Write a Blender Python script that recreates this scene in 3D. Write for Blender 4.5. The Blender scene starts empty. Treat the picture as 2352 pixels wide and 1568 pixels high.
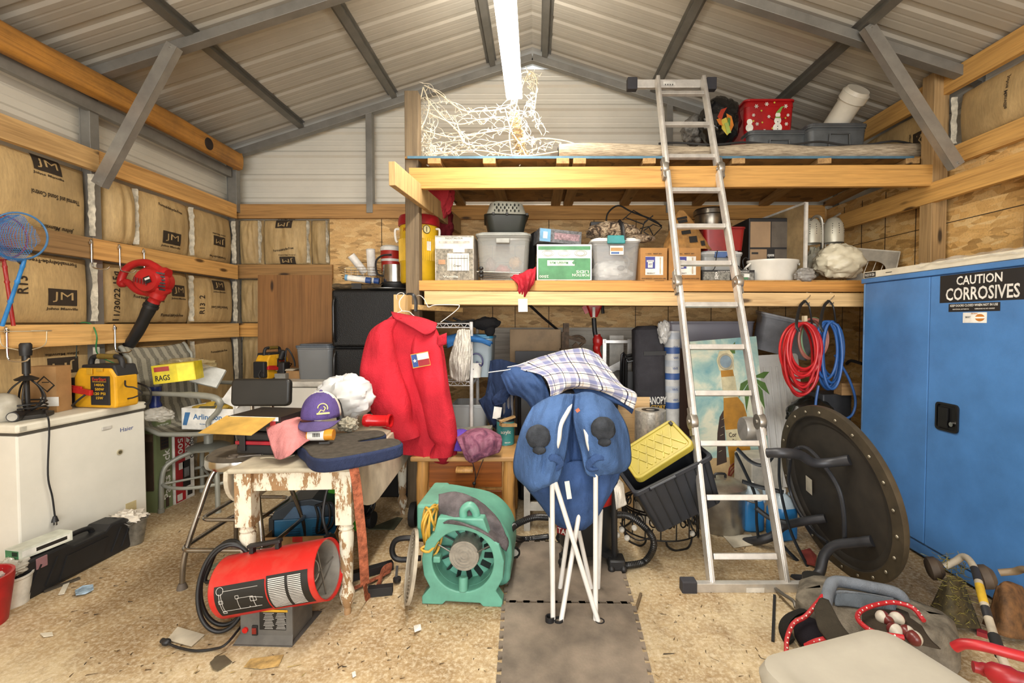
import bpy, bmesh, math, random
from mathutils import Vector as V, Matrix as M, noise
PI = math.pi
R = math.radians
rnd = random.Random(7)
# camera model: 2352x1568 frame, focal 1056 px, eye 1.353 m, pitched 1.68 deg down
F, CX, CY, CZ, PT = 1056.0, 1230.0, 769.0, 1.353, R(1.68)
def ray(u, v):
    a, b = (u-CX)/F, (v-CY)/F
    return V((a, math.cos(PT)-b*math.sin(PT), -math.sin(PT)-b*math.cos(PT)))
def at(u, v, Y):
    d = ray(u, v); return V((0, 0, CZ)) + d*(Y/d.y)
def onz(u, v, z=0.0):
    d = ray(u, v); return V((0, 0, CZ)) + d*((z-CZ)/d.z)
def onx(u, v, X):
    d = ray(u, v); return V((0, 0, CZ)) + d*(X/d.x)
def rect(u0, v0, u1, v1, Y):
    a, b = at(u0, v0, Y), at(u1, v1, Y)
    return a.x, b.x, b.z, a.z        # x0,x1,z0,z1
COL = bpy.context.scene.collection
def lin(h):
    h = h.lstrip('#'); out = []
    for i in (0, 2, 4):
        c = int(h[i:i+2], 16)/255.0
        out.append(c/12.92 if c <= .04045 else ((c+.055)/1.055)**2.4)
    return out + [1.0]
# ---------------------------------------------------------------- materials
MATS = {}
class NT:
    def __init__(s, name):
        s.m = bpy.data.materials.new(name); s.m.use_nodes = True
        s.t = s.m.node_tree; s.t.nodes.clear()
        s.o = s.n('ShaderNodeOutputMaterial'); s.b = s.n('ShaderNodeBsdfPrincipled')
        s.l(s.b.outputs[0], s.o.inputs[0])
    def n(s, k, **kw):
        x = s.t.nodes.new(k)
        for a, b in kw.items(): setattr(x, a, b)
        return x
    def l(s, a, b): s.t.links.new(a, b)
    def co(s, scale=(1, 1, 1), kind='Object', rot=(0, 0, 0), loc=(0, 0, 0)):
        c = s.n('ShaderNodeTexCoord'); mp = s.n('ShaderNodeMapping')
        mp.inputs['Scale'].default_value = scale; mp.inputs['Rotation'].default_value = rot; mp.inputs['Location'].default_value = loc
        s.l(c.outputs[kind], mp.inputs[0]); return mp.outputs[0]
    def noise(s, vec, scale, detail=4, rough=.55, dist=0):
        x = s.n('ShaderNodeTexNoise'); x.inputs['Scale'].default_value = scale
        x.inputs['Detail'].default_value = detail; x.inputs['Roughness'].default_value = rough; x.inputs['Distortion'].default_value = dist
        if vec: s.l(vec, x.inputs['Vector'])
        return x.outputs['Fac']
    def ramp(s, fac, stops, interp='LINEAR'):
        x = s.n('ShaderNodeValToRGB'); e = x.color_ramp.elements; x.color_ramp.interpolation = interp
        while len(e) < len(stops): e.new(.5)
        for q, (p, c) in zip(e, stops):
            q.position = p; q.color = lin(c) if isinstance(c, str) else (c, c, c, 1)
        s.l(fac, x.inputs[0]); return x.outputs[0]
    def mix(s, fac, a, b, mode='MIX'):
        x = s.n('ShaderNodeMix'); x.data_type = 'RGBA'; x.blend_type = mode
        for v_, i in ((fac, 0), (a, 6), (b, 7)):
            if hasattr(v_, 'links'): s.l(v_, x.inputs[i])
            elif isinstance(v_, str): x.inputs[i].default_value = lin(v_)
            elif i == 0: x.inputs[0].default_value = v_
            else: x.inputs[i].default_value = (v_, v_, v_, 1)
        return x.outputs[2]
    def bump(s, h, strength=.3, dist=.004):
        x = s.n('ShaderNodeBump'); x.inputs['Strength'].default_value = strength; x.inputs['Distance'].default_value = dist
        s.l(h, x.inputs['Height']); s.l(x.outputs[0], s.b.inputs['Normal'])
    def col(s, c):
        if hasattr(c, 'links'): s.l(c, s.b.inputs['Base Color'])
        else: s.b.inputs['Base Color'].default_value = lin(c)
    def set(s, rough=.6, metal=0., spec=None, alpha=None, coat=None):
        s.b.inputs['Roughness'].default_value = rough; s.b.inputs['Metallic'].default_value = metal
        if spec is not None: s.b.inputs['Specular IOR Level'].default_value = spec
        if alpha is not None: s.b.inputs['Alpha'].default_value = alpha
        if coat: s.b.inputs['Coat Weight'].default_value = coat
def shade(h, k):
    h = h.lstrip('#'); return '#' + ''.join('%02x' % max(0, min(255, int(int(h[i:i+2], 16)*k))) for i in (0, 2, 4))
def cached(fn):
    def w(*a, **k):
        key = (fn.__name__, a, tuple(sorted(k.items())))
        if key not in MATS: MATS[key] = fn(*a, **k)
        return MATS[key]
    return w
@cached
def plain(c, rough=.55, metal=0., var=.18, scale=9., bump=0., bscale=120., alpha=None, spec=None, coat=None):
    t = NT('surface_'+c.strip('#'))
    co = t.co()
    f = t.noise(co, scale, 5, .6)
    t.col(t.ramp(f, [(.3, shade(c, 1-var)), (.7, shade(c, 1+var*.35))]))
    if bump: t.bump(t.noise(co, bscale, 2), bump, .003)
    t.set(rough, metal, spec, alpha, coat); return t.m
@cached
def dusty(c, dust='#b5a58c', amt=.5, rough=.6, metal=0., scale=7.):
    t = NT('dusty_'+c.strip('#')); co = t.co()
    f = t.ramp(t.noise(co, scale, 8, .7), [(.45, 0.), (.8, amt)])
    t.col(t.mix(f, c, dust)); t.set(rough, metal); return t.m
@cached
def fabric(c, rough=.9, var=.22, scale=5., weave=900., bump=.25):
    t = NT('fabric_'+c.strip('#')); co = t.co()
    t.col(t.ramp(t.noise(co, scale, 6, .6), [(.3, shade(c, 1-var)), (.7, shade(c, 1+var*.6))]))
    fold = t.noise(t.co((1, 1, .45)), 16., 4, .6, 1.2)
    t.bump(t.mix(.25, fold, t.noise(co, weave*.25, 2)), .55, .022); t.set(rough, 0., .2); return t.m
@cached
def wood(c='#c9a066', d='#8f6430', ax=0, rough=.6, rings=1.0, dirt=0.0, seed=0.):
    t = NT('wood_'+c.strip('#'))
    sc = [22., 22., 22.]; sc[ax] = 1.3
    co = t.co(tuple(sc), loc=(seed, seed*.7, seed*1.3))
    f = t.noise(co, 1.0*rings, 5, .6, .6)
    s2 = [90., 90., 90.]; s2[ax] = 2.2
    g = t.noise(t.co(tuple(s2)), 1.0, 3, .6)
    base = t.mix(.45, t.ramp(f, [(.32, d), (.47, c), (.6, shade(c, 1.1)), (.75, shade(d, 1.15))]), c)
    base = t.mix(t.ramp(g, [(.45, 0.), (.75, .45)]), base, shade(d, .75))
    vo = t.n('ShaderNodeTexVoronoi'); s3 = [7., 7., 7.]; s3[ax] = 2.0
    t.l(t.co(tuple(s3), loc=(seed*2, 1, 3)), vo.inputs['Vector']); vo.inputs['Scale'].default_value = 1.
    kn = t.ramp(vo.outputs['Distance'], [(.07, 1.), (.14, 0.)])
    base = t.mix(kn, base, shade(d, .55))
    if dirt:
        q = t.ramp(t.noise(t.co(), 3.5, 8, .7), [(.42, 0.), (.72, dirt)])
        base = t.mix(q, base, '#4a3a28')
    t.col(base); t.bump(g, .15, .002); t.set(rough); return t.m
@cached
def osb(c='#c8a067', d='#8f6d3c', l='#e3c48c'):
    t = NT('oriented_strand'); acc = None
    for i, (sx, ry) in enumerate(((1., .3), (1., 1.35), (1., 2.4))):
        vo = t.n('ShaderNodeTexVoronoi'); vo.inputs['Scale'].default_value = 1.
        t.l(t.co((11, 11, 34), rot=(ry, ry*1.0, ry), loc=(i*3.3, i, i*2)), vo.inputs['Vector'])
        vo.inputs['Randomness'].default_value = 1.
        sp = t.n('ShaderNodeSeparateColor'); t.l(vo.outputs['Color'], sp.inputs[0])
        k = t.ramp(sp.outputs[0], [(0., d), (.25, c), (.6, shade(c, 1.08)), (1., l)])
        acc = k if acc is None else t.mix(t.ramp(sp.outputs[1], [(.45, .12), (.55, .85)]), acc, k)
    fine = t.noise(t.co((30, 30, 30)), 3., 5, .7)
    acc = t.mix(t.ramp(fine, [(.5, 0.), (.8, .55)]), acc, shade(d, .7))
    big = t.noise(t.co(), 1.3, 3)
    acc = t.mix(t.ramp(big, [(.4, 0.), (.75, .4)]), acc, shade(c, .72))
    t.col(acc); t.bump(fine, .25, .003); t.set(.62); return t.m
@cached
def kraft(c='#a98a58'):
    t = NT('kraft_paper'); co = t.co()
    f = t.noise(co, 2.2, 5, .6); g = t.noise(t.co((60, 60, 9)), 1.6, 4, .7)
    base = t.ramp(f, [(.3, shade(c, .84)), (.7, shade(c, 1.1))])
    base = t.mix(t.ramp(g, [(.4, 0.), (.75, .45)]), base, shade(c, .68))
    t.col(base); t.bump(g, .25, .004); t.set(.68); return t.m
@cached
def glassy(c='#dfe4e4', alpha=.28, rough=.12):
    t = NT('clear_plastic_'+c.strip('#')); t.col(c); t.set(rough, 0., .6, alpha); return t.m
@cached
def emit(c, k):
    t = NT('lamp_glow'); t.b.inputs['Emission Color'].default_value = lin(c); t.b.inputs['Emission Strength'].default_value = k
    t.col(c); return t.m
@cached
def uvmat(kind):
    t = NT('pattern_'+kind)
    c = t.n('ShaderNodeTexCoord'); sp = t.n('ShaderNodeSeparateXYZ'); t.l(c.outputs['UV'], sp.inputs[0])
    def saw(o, n, ph=0.):
        a = t.n('ShaderNodeMath', operation='MULTIPLY_ADD'); t.l(o, a.inputs[0]); a.inputs[1].default_value = n; a.inputs[2].default_value = ph
        b = t.n('ShaderNodeMath', operation='FRACT'); t.l(a.outputs[0], b.inputs[0]); return b.outputs[0]
    def band(o, n, lo, hi, ph=0.):
        return t.ramp(saw(o, n, ph), [(0., 0.), (lo, 1.), (hi, 0.)], 'CONSTANT')
    U, W_ = sp.outputs[0], sp.outputs[1]
    if kind == 'plaid':
        base = '#dedbd8'
        for (o, n) in ((U, 5.), (W_, 5.)):
            base = t.mix(t.mix(.62, 0., band(o, n, .1, .45)), base, '#5d679c')
            base = t.mix(band(o, n, .60, .66), base, '#35323f')
            base = t.mix(band(o, n, .78, .81), base, '#b9a58e')
    elif kind == 'plaidkey':
        base = '#e9e6e4'
    elif kind == 'chairstripe':
        base = t.mix(band(U, 7., .5, .98), '#989586', '#6c6a60')
        base = t.mix(t.ramp(t.noise(t.co((60, 60, 60)), 3., 3), [(.45, 0.), (.7, .4)]), base, '#b8b4a4')
    elif kind == 'redwhite':
        base = t.mix(band(U, 14., .5, .99), '#c9b9ac', '#7d3a36')
    elif kind == 'tieddye':
        base = t.ramp(t.noise(c.outputs['UV'], 5., 5, .6, 1.), [(.3, '#4a2c40'), (.5, '#7b4a5e'), (.65, '#8c6272'), (.8, '#4d3550')])
    elif kind == 'rug':
        f = t.noise(t.co((9, 160, 160)), 1.2, 4, .7)
        base = t.ramp(f, [(.35, '#6f6253'), (.5, '#a89a84'), (.68, '#c8bba4')])
    elif kind == 'foil':
        base = '#c9c5bd'
    t.col(base); t.bump(t.noise(t.co(), 220., 2), .2, .002); t.set(.85, 0., .25)
    return t.m
@cached
def concrete():
    t = NT('stained_concrete'); co = t.co()
    a = t.noise(co, .55, 6, .65); b = t.noise(co, 3.2, 7, .7); g = t.noise(co, 55., 4, .75); h = t.noise(co, 14., 6, .8, .4)
    base = t.ramp(a, [(.33, '#856a45'), (.48, '#ac9570'), (.64, '#cdbf9f')])
    base = t.mix(t.ramp(b, [(.42, 0.), (.68, .75)]), base, '#775b38')
    base = t.mix(t.ramp(h, [(.52, 0.), (.72, .5)]), base, '#5d472c')
    base = t.mix(t.ramp(g, [(.45, 0.), (.66, .5)]), base, '#e0d6be')
    base = t.mix(t.ramp(t.noise(co, 130., 3, .8), [(.6, 0.), (.74, .5)]), base, '#54422c')
    t.col(base); t.bump(t.mix(.5, g, h), .35, .006); t.set(.8, 0., .25); return t.m
@cached
def peeled():
    t = NT('peeling_white_paint'); co = t.co((14, 14, 5))
    f = t.noise(co, 1.3, 9, .72, .3)
    base = t.ramp(f, [(.44, '#d9d3c0'), (.50, '#cfc6b0'), (.515, '#8d6c48'), (.7, '#a3825a')])
    base = t.mix(t.ramp(t.noise(t.co(), 8., 4), [(.5, 0.), (.75, .35)]), base, '#a59a84')
    t.col(base); t.bump(f, .4, .004); t.set(.7); return t.m
@cached
def camo():
    t = NT('camouflage_cloth'); co = t.co()
    t.col(t.ramp(t.noise(co, 22., 5, .7, 1.5), [(.38, '#1d1813'), (.46, '#4b3b2c'), (.54, '#8a7660'), (.6, '#b7a68c'), (.66, '#2a221b')]))
    t.set(.9); return t.m
@cached
def sky_paint():
    t = NT('painted_sky'); co = t.co((1, 1, 1))
    f = t.noise(co, 4.5, 6, .6, .5)
    t.col(t.ramp(f, [(.32, '#6f9fa6'), (.48, '#9fbdb4'), (.6, '#d5d6bf'), (.75, '#c3cdb8')])); t.set(.6); return t.m
# ---------------------------------------------------------------- mesh builder
def face(loc, yaw=0., pitch=0., roll=0.):
    """frame whose +X is to the right, +Y up and +Z out of a wall facing -Y when yaw = 0"""
    return M.Translation(loc) @ M.Rotation(yaw, 4, 'Z') @ M.Rotation(PI/2+pitch, 4, 'X') @ M.Rotation(roll, 4, 'Z')
def basis(p, d, up=(0, 0, 1)):
    z = V(d).normalized(); u = V(up)
    x = u.cross(z)
    if x.length < 1e-5: x = V((1, 0, 0)).cross(z)
    if x.length < 1e-5: x = V((0, 1, 0)).cross(z)
    x.normalize(); y = z.cross(x)
    return M(((x.x, y.x, z.x, p[0]), (x.y, y.y, z.y, p[1]), (x.z, y.z, z.z, p[2]), (0, 0, 0, 1)))
def smoothpath(pts, k=6, closed=False):
    p = [V(q) for q in pts]; n = len(p); out = []
    rng = range(n if closed else n-1)
    for i in rng:
        a = p[(i-1) % n] if (closed or i > 0) else p[0]*2-p[1]
        b = p[i]; c = p[(i+1) % n]
        d = p[(i+2) % n] if (closed or i+2 < n) else c*2-b
        for j in range(k):
            t = j/k
            out.append(.5*((2*b)+(c-a)*t+(2*a-5*b+4*c-d)*t*t+(3*b-a-3*c+d)*t**3))
    if not closed: out.append(p[-1])
    return out
TXT = {}
def textmesh(s, bold):
    key = (s, bold)
    if key not in TXT:
        cu = bpy.data.curves.new('t', 'FONT'); cu.body = s; cu.align_x = 'CENTER'; cu.resolution_u = 2
        cu.offset = .018 if bold else 0.0
        ob = bpy.data.objects.new('t', cu); me = ob.to_mesh()
        vs = [v.co.copy() for v in me.vertices]; fs = [tuple(p.vertices) for p in me.polygons]
        ob.to_mesh_clear(); bpy.data.objects.remove(ob); bpy.data.curves.remove(cu)
        TXT[key] = (vs, fs)
    return TXT[key]
class MB:
    def __init__(s): s.v = []; s.f = []; s.m = []; s.s = []; s.uv = []; s.X = M()
    def add(s, vs, fs, mi=0, sm=False, uv=None, X=None):
        T = s.X @ X if X is not None else s.X
        o = len(s.v); s.v += [T @ V(p) for p in vs]
        s.uv += list(uv) if uv else [(0., 0.)]*len(vs)
        fl = T.determinant() < 0
        for f in fs:
            s.f.append(tuple(o+i for i in (reversed(f) if fl else f))); s.m.append(mi); s.s.append(sm)
        return s
    def box(s, x0, x1, y0, y1, z0, z1, mi=0, X=None, tap=(1, 1)):
        cx, cy = (x0+x1)/2, (y0+y1)/2; a, b = tap
        vs = [(x0, y0, z0), (x1, y0, z0), (x1, y1, z0), (x0, y1, z0)]
        vs += [(cx+(x-cx)*a, cy+(y-cy)*b, z1) for x, y, _ in vs[:4]]
        return s.add(vs, [(0, 3, 2, 1), (4, 5, 6, 7), (0, 1, 5, 4), (1, 2, 6, 5), (2, 3, 7, 6), (3, 0, 4, 7)], mi, False, None, X)
    def bar(s, p0, p1, w, h, up=(0, 0, 1), mi=0, off=(0, 0)):
        p0, p1 = V(p0), V(p1); L = (p1-p0).length
        return s.box(-w/2+off[0], w/2+off[0], -h/2+off[1], h/2+off[1], 0, L, mi, basis(p0, p1-p0, up))
    def cyl(s, p0, p1, r0, r1=None, n=20, mi=0, cap=True):
        r1 = r0 if r1 is None else r1; p0, p1 = V(p0), V(p1); X = basis(p0, p1-p0); L = (p1-p0).length
        return s.lathe([(0, 0), (r0, 0), (r1, L), (0, L)] if cap else [(r0, 0), (r1, L)], n, mi, X)
    def lathe(s, prof, n=24, mi=0, X=None, sx=1., sy=1.):
        vs = []; fs = []; idx = []
        for r, z in prof:
            if r <= 1e-6: idx.append([len(vs)]); vs.append((0, 0, z))
            else:
                idx.append(list(range(len(vs), len(vs)+n)))
                vs += [(r*math.cos(2*PI*k/n)*sx, r*math.sin(2*PI*k/n)*sy, z) for k in range(n)]
        for a, b in zip(idx, idx[1:]):
            for k in range(n):
                q = (k+1) % n
                if len(a) == 1 and len(b) == 1: continue
                if len(a) == 1: fs.append((a[0], b[q], b[k]))
                elif len(b) == 1: fs.append((a[k], a[q], b[0]))
                else: fs.append((a[k], a[q], b[q], b[k]))
        return s.add(vs, fs, mi, True, None, X)
    def tube(s, pts, r, n=8, mi=0, closed=False, k=0, flat=1., ref=None):
        if k: pts = smoothpath(pts, k, closed)
        p = [V(q) for q in pts]; N = len(p); vs = []; fs = []
        rr = r if isinstance(r, (list, tuple)) else None
        t0 = (p[1]-p[0]).normalized()
        x = V(ref) if ref else t0.orthogonal(); x = (x-t0*x.dot(t0)).normalized()
        for i in range(N):
            a = p[(i-1) % N] if (closed or i) else p[0]; b = p[(i+1) % N] if (closed or i < N-1) else p[-1]
            t = (b-a)
            t = t.normalized() if t.length > 1e-9 else t0
            x = (x-t*x.dot(t))
            x = x.normalized() if x.length > 1e-6 else t.orthogonal().normalized()
            y = t.cross(x)
            ri = r if rr is None else rr[min(len(rr)-1, int(i*(len(rr)-1)/max(1, N-1)+.5))]
            vs += [p[i]+x*(ri*math.cos(2*PI*j/n))+y*(ri*flat*math.sin(2*PI*j/n)) for j in range(n)]
        for i in range(N if closed else N-1):
            q = (i+1) % N
            for j in range(n):
                fs.append((i*n+j, i*n+(j+1) % n, q*n+(j+1) % n, q*n+j))
        if not closed:
            fs.append(tuple(reversed(range(n)))); fs.append(tuple(range((N-1)*n, N*n)))
        return s.add(vs, fs, mi, True)
    def prism(s, poly, d0, d1, mi=0, X=None, sm=False):
        """poly in local XY, extruded along local Z from d0 to d1"""
        n = len(poly); vs = [(x, y, d0) for x, y in poly]+[(x, y, d1) for x, y in poly]
        fs = [tuple(reversed(range(n))), tuple(range(n, 2*n))]+[(i, (i+1) % n, n+(i+1) % n, n+i) for i in range(n)]
        return s.add(vs, fs, mi, sm, None, X)
    def ring(s, outer, inner, d0, d1, mi=0, X=None):
        n = len(outer)
        vs = [(x, y, d0) for x, y in outer]+[(x, y, d0) for x, y in inner]+[(x, y, d1) for x, y in outer]+[(x, y, d1) for x, y in inner]
        fs = []
        for i in range(n):
            q = (i+1) % n
            fs += [(i, n+i, n+q, q), (2*n+i, 2*n+q, 3*n+q, 3*n+i), (i, q, 2*n+q, 2*n+i), (n+q, n+i, 3*n+i, 3*n+q)]
        return s.add(vs, fs, mi, False, None, X)
    def sheet(s, fn, nu, nv, mi=0, sm=True, X=None, cu=False):
        vs = []; uv = []; fs = []
        mu = nu if cu else nu+1
        for j in range(nv+1):
            for i in range(mu):
                u, v = i/nu, j/nv; vs.append(fn(u, v)); uv.append((u, v))
        for j in range(nv):
            for i in range(nu):
                a = j*mu+i; b = j*mu+(i+1) % mu; fs.append((a, b, b+mu, a+mu))
        return s.add(vs, fs, mi, sm, uv, X)
    def ell(s, c, r, mi=0, nu=20, nv=12, fn=None, X=None):
        c = V(c); r = (r, r, r) if isinstance(r, (int, float)) else r
        def f(u, v):
            a, b = 2*PI*u, -PI/2+PI*v
            d = V((math.cos(b)*math.cos(a), math.cos(b)*math.sin(a), math.sin(b))); k = fn(d) if fn else 1.
            return (c.x+d.x*r[0]*k, c.y+d.y*r[1]*k, c.z+d.z*r[2]*k)
        return s.sheet(f, nu, nv, mi, True, X, True)
    def text(s, t, w, h, X, mi=0, bold=True, fit=True):
        """text centred on X's origin, scaled into a w x h box"""
        vs, fs = textmesh(t, bold)
        if not vs: return s
        x0 = min(p.x for p in vs); x1 = max(p.x for p in vs); y0 = min(p.y for p in vs); y1 = max(p.y for p in vs)
        kx = w/max(1e-6, x1-x0); ky = h/max(1e-6, y1-y0)
        if not fit: kx = ky = min(kx, ky)
        return s.add([((p.x-(x0+x1)/2)*kx, (p.y-(y0+y1)/2)*ky, 0) for p in vs], fs, mi, False, None, X)
    def quad(s, w, h, X, mi=0, t=.0003, dx=0, dy=0):
        return s.box(dx-w/2, dx+w/2, dy-h/2, dy+h/2, 0, t, mi, X)
    def build(s, name, mats, parent=None, bev=0., sub=0, solid=0., ang=38., seg=2, world=False):
        me = bpy.data.meshes.new(name)
        vs = s.v
        if world and parent is not None:
            I = parent.matrix_basis.inverted(); vs = [I @ p for p in vs]
        me.from_pydata([tuple(p) for p in vs], [], s.f)
        if not isinstance(mats, (list, tuple)): mats = [mats]
        for m in mats: me.materials.append(m)
        me.polygons.foreach_set('material_index', s.m); me.polygons.foreach_set('use_smooth', s.s)
        if any(a != (0., 0.) for a in s.uv):
            ul = me.uv_layers.new(name='UVMap'); buf = []
            for lp in me.loops: buf += s.uv[lp.vertex_index]
            ul.data.foreach_set('uv', buf)
        me.update()
        if any(s.s): me.set_sharp_from_angle(angle=R(ang))
        ob = bpy.data.objects.new(name, me); COL.objects.link(ob)
        if parent is not None: ob.parent = parent
        if bev:
            b = ob.modifiers.new('bevel', 'BEVEL'); b.width = bev; b.segments = seg; b.limit_method = 'ANGLE'; b.angle_limit = R(40)
        if solid:
            b = ob.modifiers.new('thickness', 'SOLIDIFY'); b.thickness = solid; b.offset = 0
        if sub:
            b = ob.modifiers.new('subdivision', 'SUBSURF'); b.levels = sub; b.render_levels = sub
        return ob
def T(name, label, cat, loc=(0, 0, 0), rz=0., group=None, rot=None):
    o = bpy.data.objects.new(name, None); COL.objects.link(o); o.empty_display_size = .05
    o.location = loc; o.rotation_euler = rot if rot else (0, 0, rz)
    o['label'] = label; o['category'] = cat
    if group: o['group'] = group
    return o
def tag(o, label, cat, group=None, kind=None):
    if label: o['label'] = label
    if cat: o['category'] = cat
    if group: o['group'] = group
    if kind: o['kind'] = kind
    return o
def struct(o): o['kind'] = 'structure'; return o
def dup(root, loc, rz=None, label=None, group=None, rot=None):
    r = root.copy(); COL.objects.link(r); r.location = loc
    if rz is not None: r.rotation_euler = (0, 0, rz)
    if rot: r.rotation_euler = rot
    if label: r['label'] = label
    if group: r['group'] = group
    for ch in list(root.children):
        c = ch.copy(); COL.objects.link(c); c.parent = r
        for g in ch.children:
            d = g.copy(); COL.objects.link(d); d.parent = c
    return r
def N3(p, s=1., o=0.): return noise.noise(V((p[0]*s+o, p[1]*s+o*1.7, p[2]*s-o)))
def circ(n, rx, ry=None, a0=0.): ry = rx if ry is None else ry; return [(rx*math.cos(a0+2*PI*k/n), ry*math.sin(a0+2*PI*k/n)) for k in range(n)]
def rrect(w, h, r, k=5):
    out = []
    for cx, cy, a in ((w/2-r, h/2-r, 0), (-w/2+r, h/2-r, PI/2), (-w/2+r, -h/2+r, PI), (w/2-r, -h/2+r, 1.5*PI)):
        out += [(cx+r*math.cos(a+PI/2*i/k), cy+r*math.sin(a+PI/2*i/k)) for i in range(k+1)]
    return out
# shared colours
BLACK = lambda: plain('#17171a', .45); 
def rubber(): return plain('#1a1a1b', .75)
def chrome(): return plain('#c9c7c4', .16, 1., .08)
def alu(): return plain('#d6d3ce', .36, .55, .10, 14.)
def steel(): return plain('#77746f', .42, .75, .15, 6.)
def ink(): return plain('#1e1a16', .7)
def white(): return plain('#e4e2dc', .5)
def card(): return plain('#a67d4d', .8, 0., .12)
# ================================================================ the setting
XL, XR, YB = -2.98, 2.84, 4.56
YF = -3.2
PINE = lambda s=0., ax=1: wood('#c99a55', '#9a6a30', ax, .6, 1., 0., s)
# floor
m = MB(); m.box(-4.2, 4.2, -7, 5.0, -.12, 0); struct(m.build('floor', concrete()))
# ribbed steel: a profile along one axis
def ribs(L, pitch=.229, h=.012, minor=.0012):
    out = []; y = 0.
    while y < L:
        out += [(y, 0), (y+.020, h), (y+.052, h), (y+.072, 0)]
        if minor:
            for k in (.105, .16):
                out += [(y+k, 0), (y+k+.006, minor), (y+k+.012, minor), (y+k+.018, 0)]
        y += pitch
    return [p for p in out if p[0] <= L]
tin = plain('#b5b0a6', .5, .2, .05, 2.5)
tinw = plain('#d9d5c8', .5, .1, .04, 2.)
RIDGE, EAVE, XE = 3.95, 2.98, 3.05
def roofz(x): return RIDGE-(RIDGE-EAVE)*abs(x+.03)/XE
for side, sg in (('left', -1), ('right', 1)):
    m = MB(); pr = ribs(4.75-YF)
    vs = []; fs = []
    for y, h in pr:
        vs += [(-.03, YF+y, RIDGE+h), (-.03+sg*XE*1.04, YF+y, RIDGE-(RIDGE-EAVE)*1.04+h)]
    for i in range(len(pr)-1): fs.append((2*i, 2*i+1, 2*i+3, 2*i+2))
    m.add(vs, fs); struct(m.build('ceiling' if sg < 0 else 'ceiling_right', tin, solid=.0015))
def wallpanel(name, w, h, X, mtl):
    """horizontal ribs; local x along the wall, local y up, local z out of the wall"""
    m = MB(); pr = ribs(h, .229, .02, .002); vs = []; fs = []
    for z, d in pr: vs += [(0, z, d), (w, z, d)]
    for i in range(len(pr)-1): fs.append((2*i, 2*i+1, 2*i+3, 2*i+2))
    m.add(vs, fs, 0, False, None, X); return struct(m.build(name, mtl, solid=.0015))
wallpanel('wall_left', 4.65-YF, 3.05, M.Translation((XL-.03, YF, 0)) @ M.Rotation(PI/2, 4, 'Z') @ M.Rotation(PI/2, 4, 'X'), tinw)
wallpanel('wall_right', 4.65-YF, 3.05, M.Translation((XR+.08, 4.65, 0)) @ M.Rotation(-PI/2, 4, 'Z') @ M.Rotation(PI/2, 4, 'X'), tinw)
# gable wall at the back: ribbed, cut to the roof line
m = MB(); vs = []; fs = []
prg = ribs(3.88, .229, .02, .002)
for z, d in prg:
    hw = XE if z < EAVE-.05 else XE*(RIDGE-.05-z)/(RIDGE-EAVE)
    vs += [(-.03-hw, YB+.06-d, z), (-.03+hw, YB+.06-d, z)]
for i in range(len(prg)-1): fs.append((2*i, 2*i+1, 2*i+3, 2*i+2))
m.add(vs, fs); struct(m.build('wall_back', tinw, solid=.0015))
# front wall around the open door behind the viewer
m = MB(); m.box(-3.1, -2.3, YF-.02, YF, 0, 3.0); m.box(2.3, 3.0, YF-.02, YF, 0, 3.0)
m.prism([(-3.1, 2.75), (3.05, 2.75), (3.05, 3.0), (-.03, 3.95), (-3.1, 3.0)], 0, .02, 0, M.Translation((0, YF, 0)) @ M.Rotation(PI/2, 4, 'X'))
struct(m.build('wall_front', tinw))
NTR = [0]
def trim(m, mtl, bev=.002):
    NTR[0] += 1; return struct(m.build('trim_%d' % NTR[0], mtl, None, bev))
# ---- steel frame
ST = plain('#8b8983', .45, .45, .12, 6.)
def frame(Y, first):
    for sg in (-1, 1):
        m = MB(); x = sg*2.93
        p0 = V((x, Y, roofz(x)-.075)); p1 = V((-.03, Y, RIDGE-.075))
        m.bar(p0, p1, .064, .064, (0, 1, 0)); trim(m, ST)
        m = MB(); m.box(x-.032, x+.032, Y-.032, Y+.032, 0, roofz(x)-.05); m.box(x-.036, x-.03, Y-.036, Y-.028, 0, 2.9); trim(m, ST)
frame(3.06, True); frame(4.49, False)
for (a, b) in (((400, 105), (228, 425)), ((1992, 60), (2198, 382))):
    sg = -1 if a[0] < 1000 else 1
    top = at(a[0], a[1], 2.97); bot = at(b[0], b[1], 2.97)
    m = MB(); d = (bot-top).normalized(); X = basis(top, d, (0, -1, 0))
    L = (bot-top).length
    m.box(-.038, .038, .018, .021, 0, L, 0, X); m.box(-.038, -.035, -.03, .02, 0, L, 0, X); m.box(.035, .038, -.03, .02, 0, L, 0, X)
    for k in (.02, L-.02): m.cyl(X @ V((0, .02, k)), X @ V((0, .03, k)), .008, n=6)
    trim(m, plain('#a3a19b', .38, .6, .1, 9.), 0)
# hat purlins under the roof, along the depth
for x in (-2.25, -1.36, -.42, .10, 1.13, 2.12):
    m = MB(); z = roofz(x); sl = math.atan((RIDGE-EAVE)/XE)*(1 if x < -.03 else -1)
    X = M.Translation((x, 0, z)) @ M.Rotation(-sl, 4, 'Y')
    for (a, b, c, d) in ((-.05, -.025, -.003, 0), (.025, .05, -.003, 0), (-.027, -.024, -.04, 0), (.024, .027, -.04, 0), (-.027, .027, -.043, -.04)):
        m.box(a, b, YF, 4.45, c-.002, d-.002, 0, X)
    trim(m, plain('#75736d', .45, .5, .12, 6.), 0)
# gable studs of steel
for u in (851, 1535):
    x = at(u, 400, 4.5).x
    m = MB(); m.box(x-.03, x+.03, 4.46, 4.53, 2.4, roofz(x)-.09); trim(m, ST)
m = MB(); x = -2.9; m.box(x-.03, x+.05, 4.42, 4.48, 2.4, 2.95); trim(m, ST)
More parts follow.
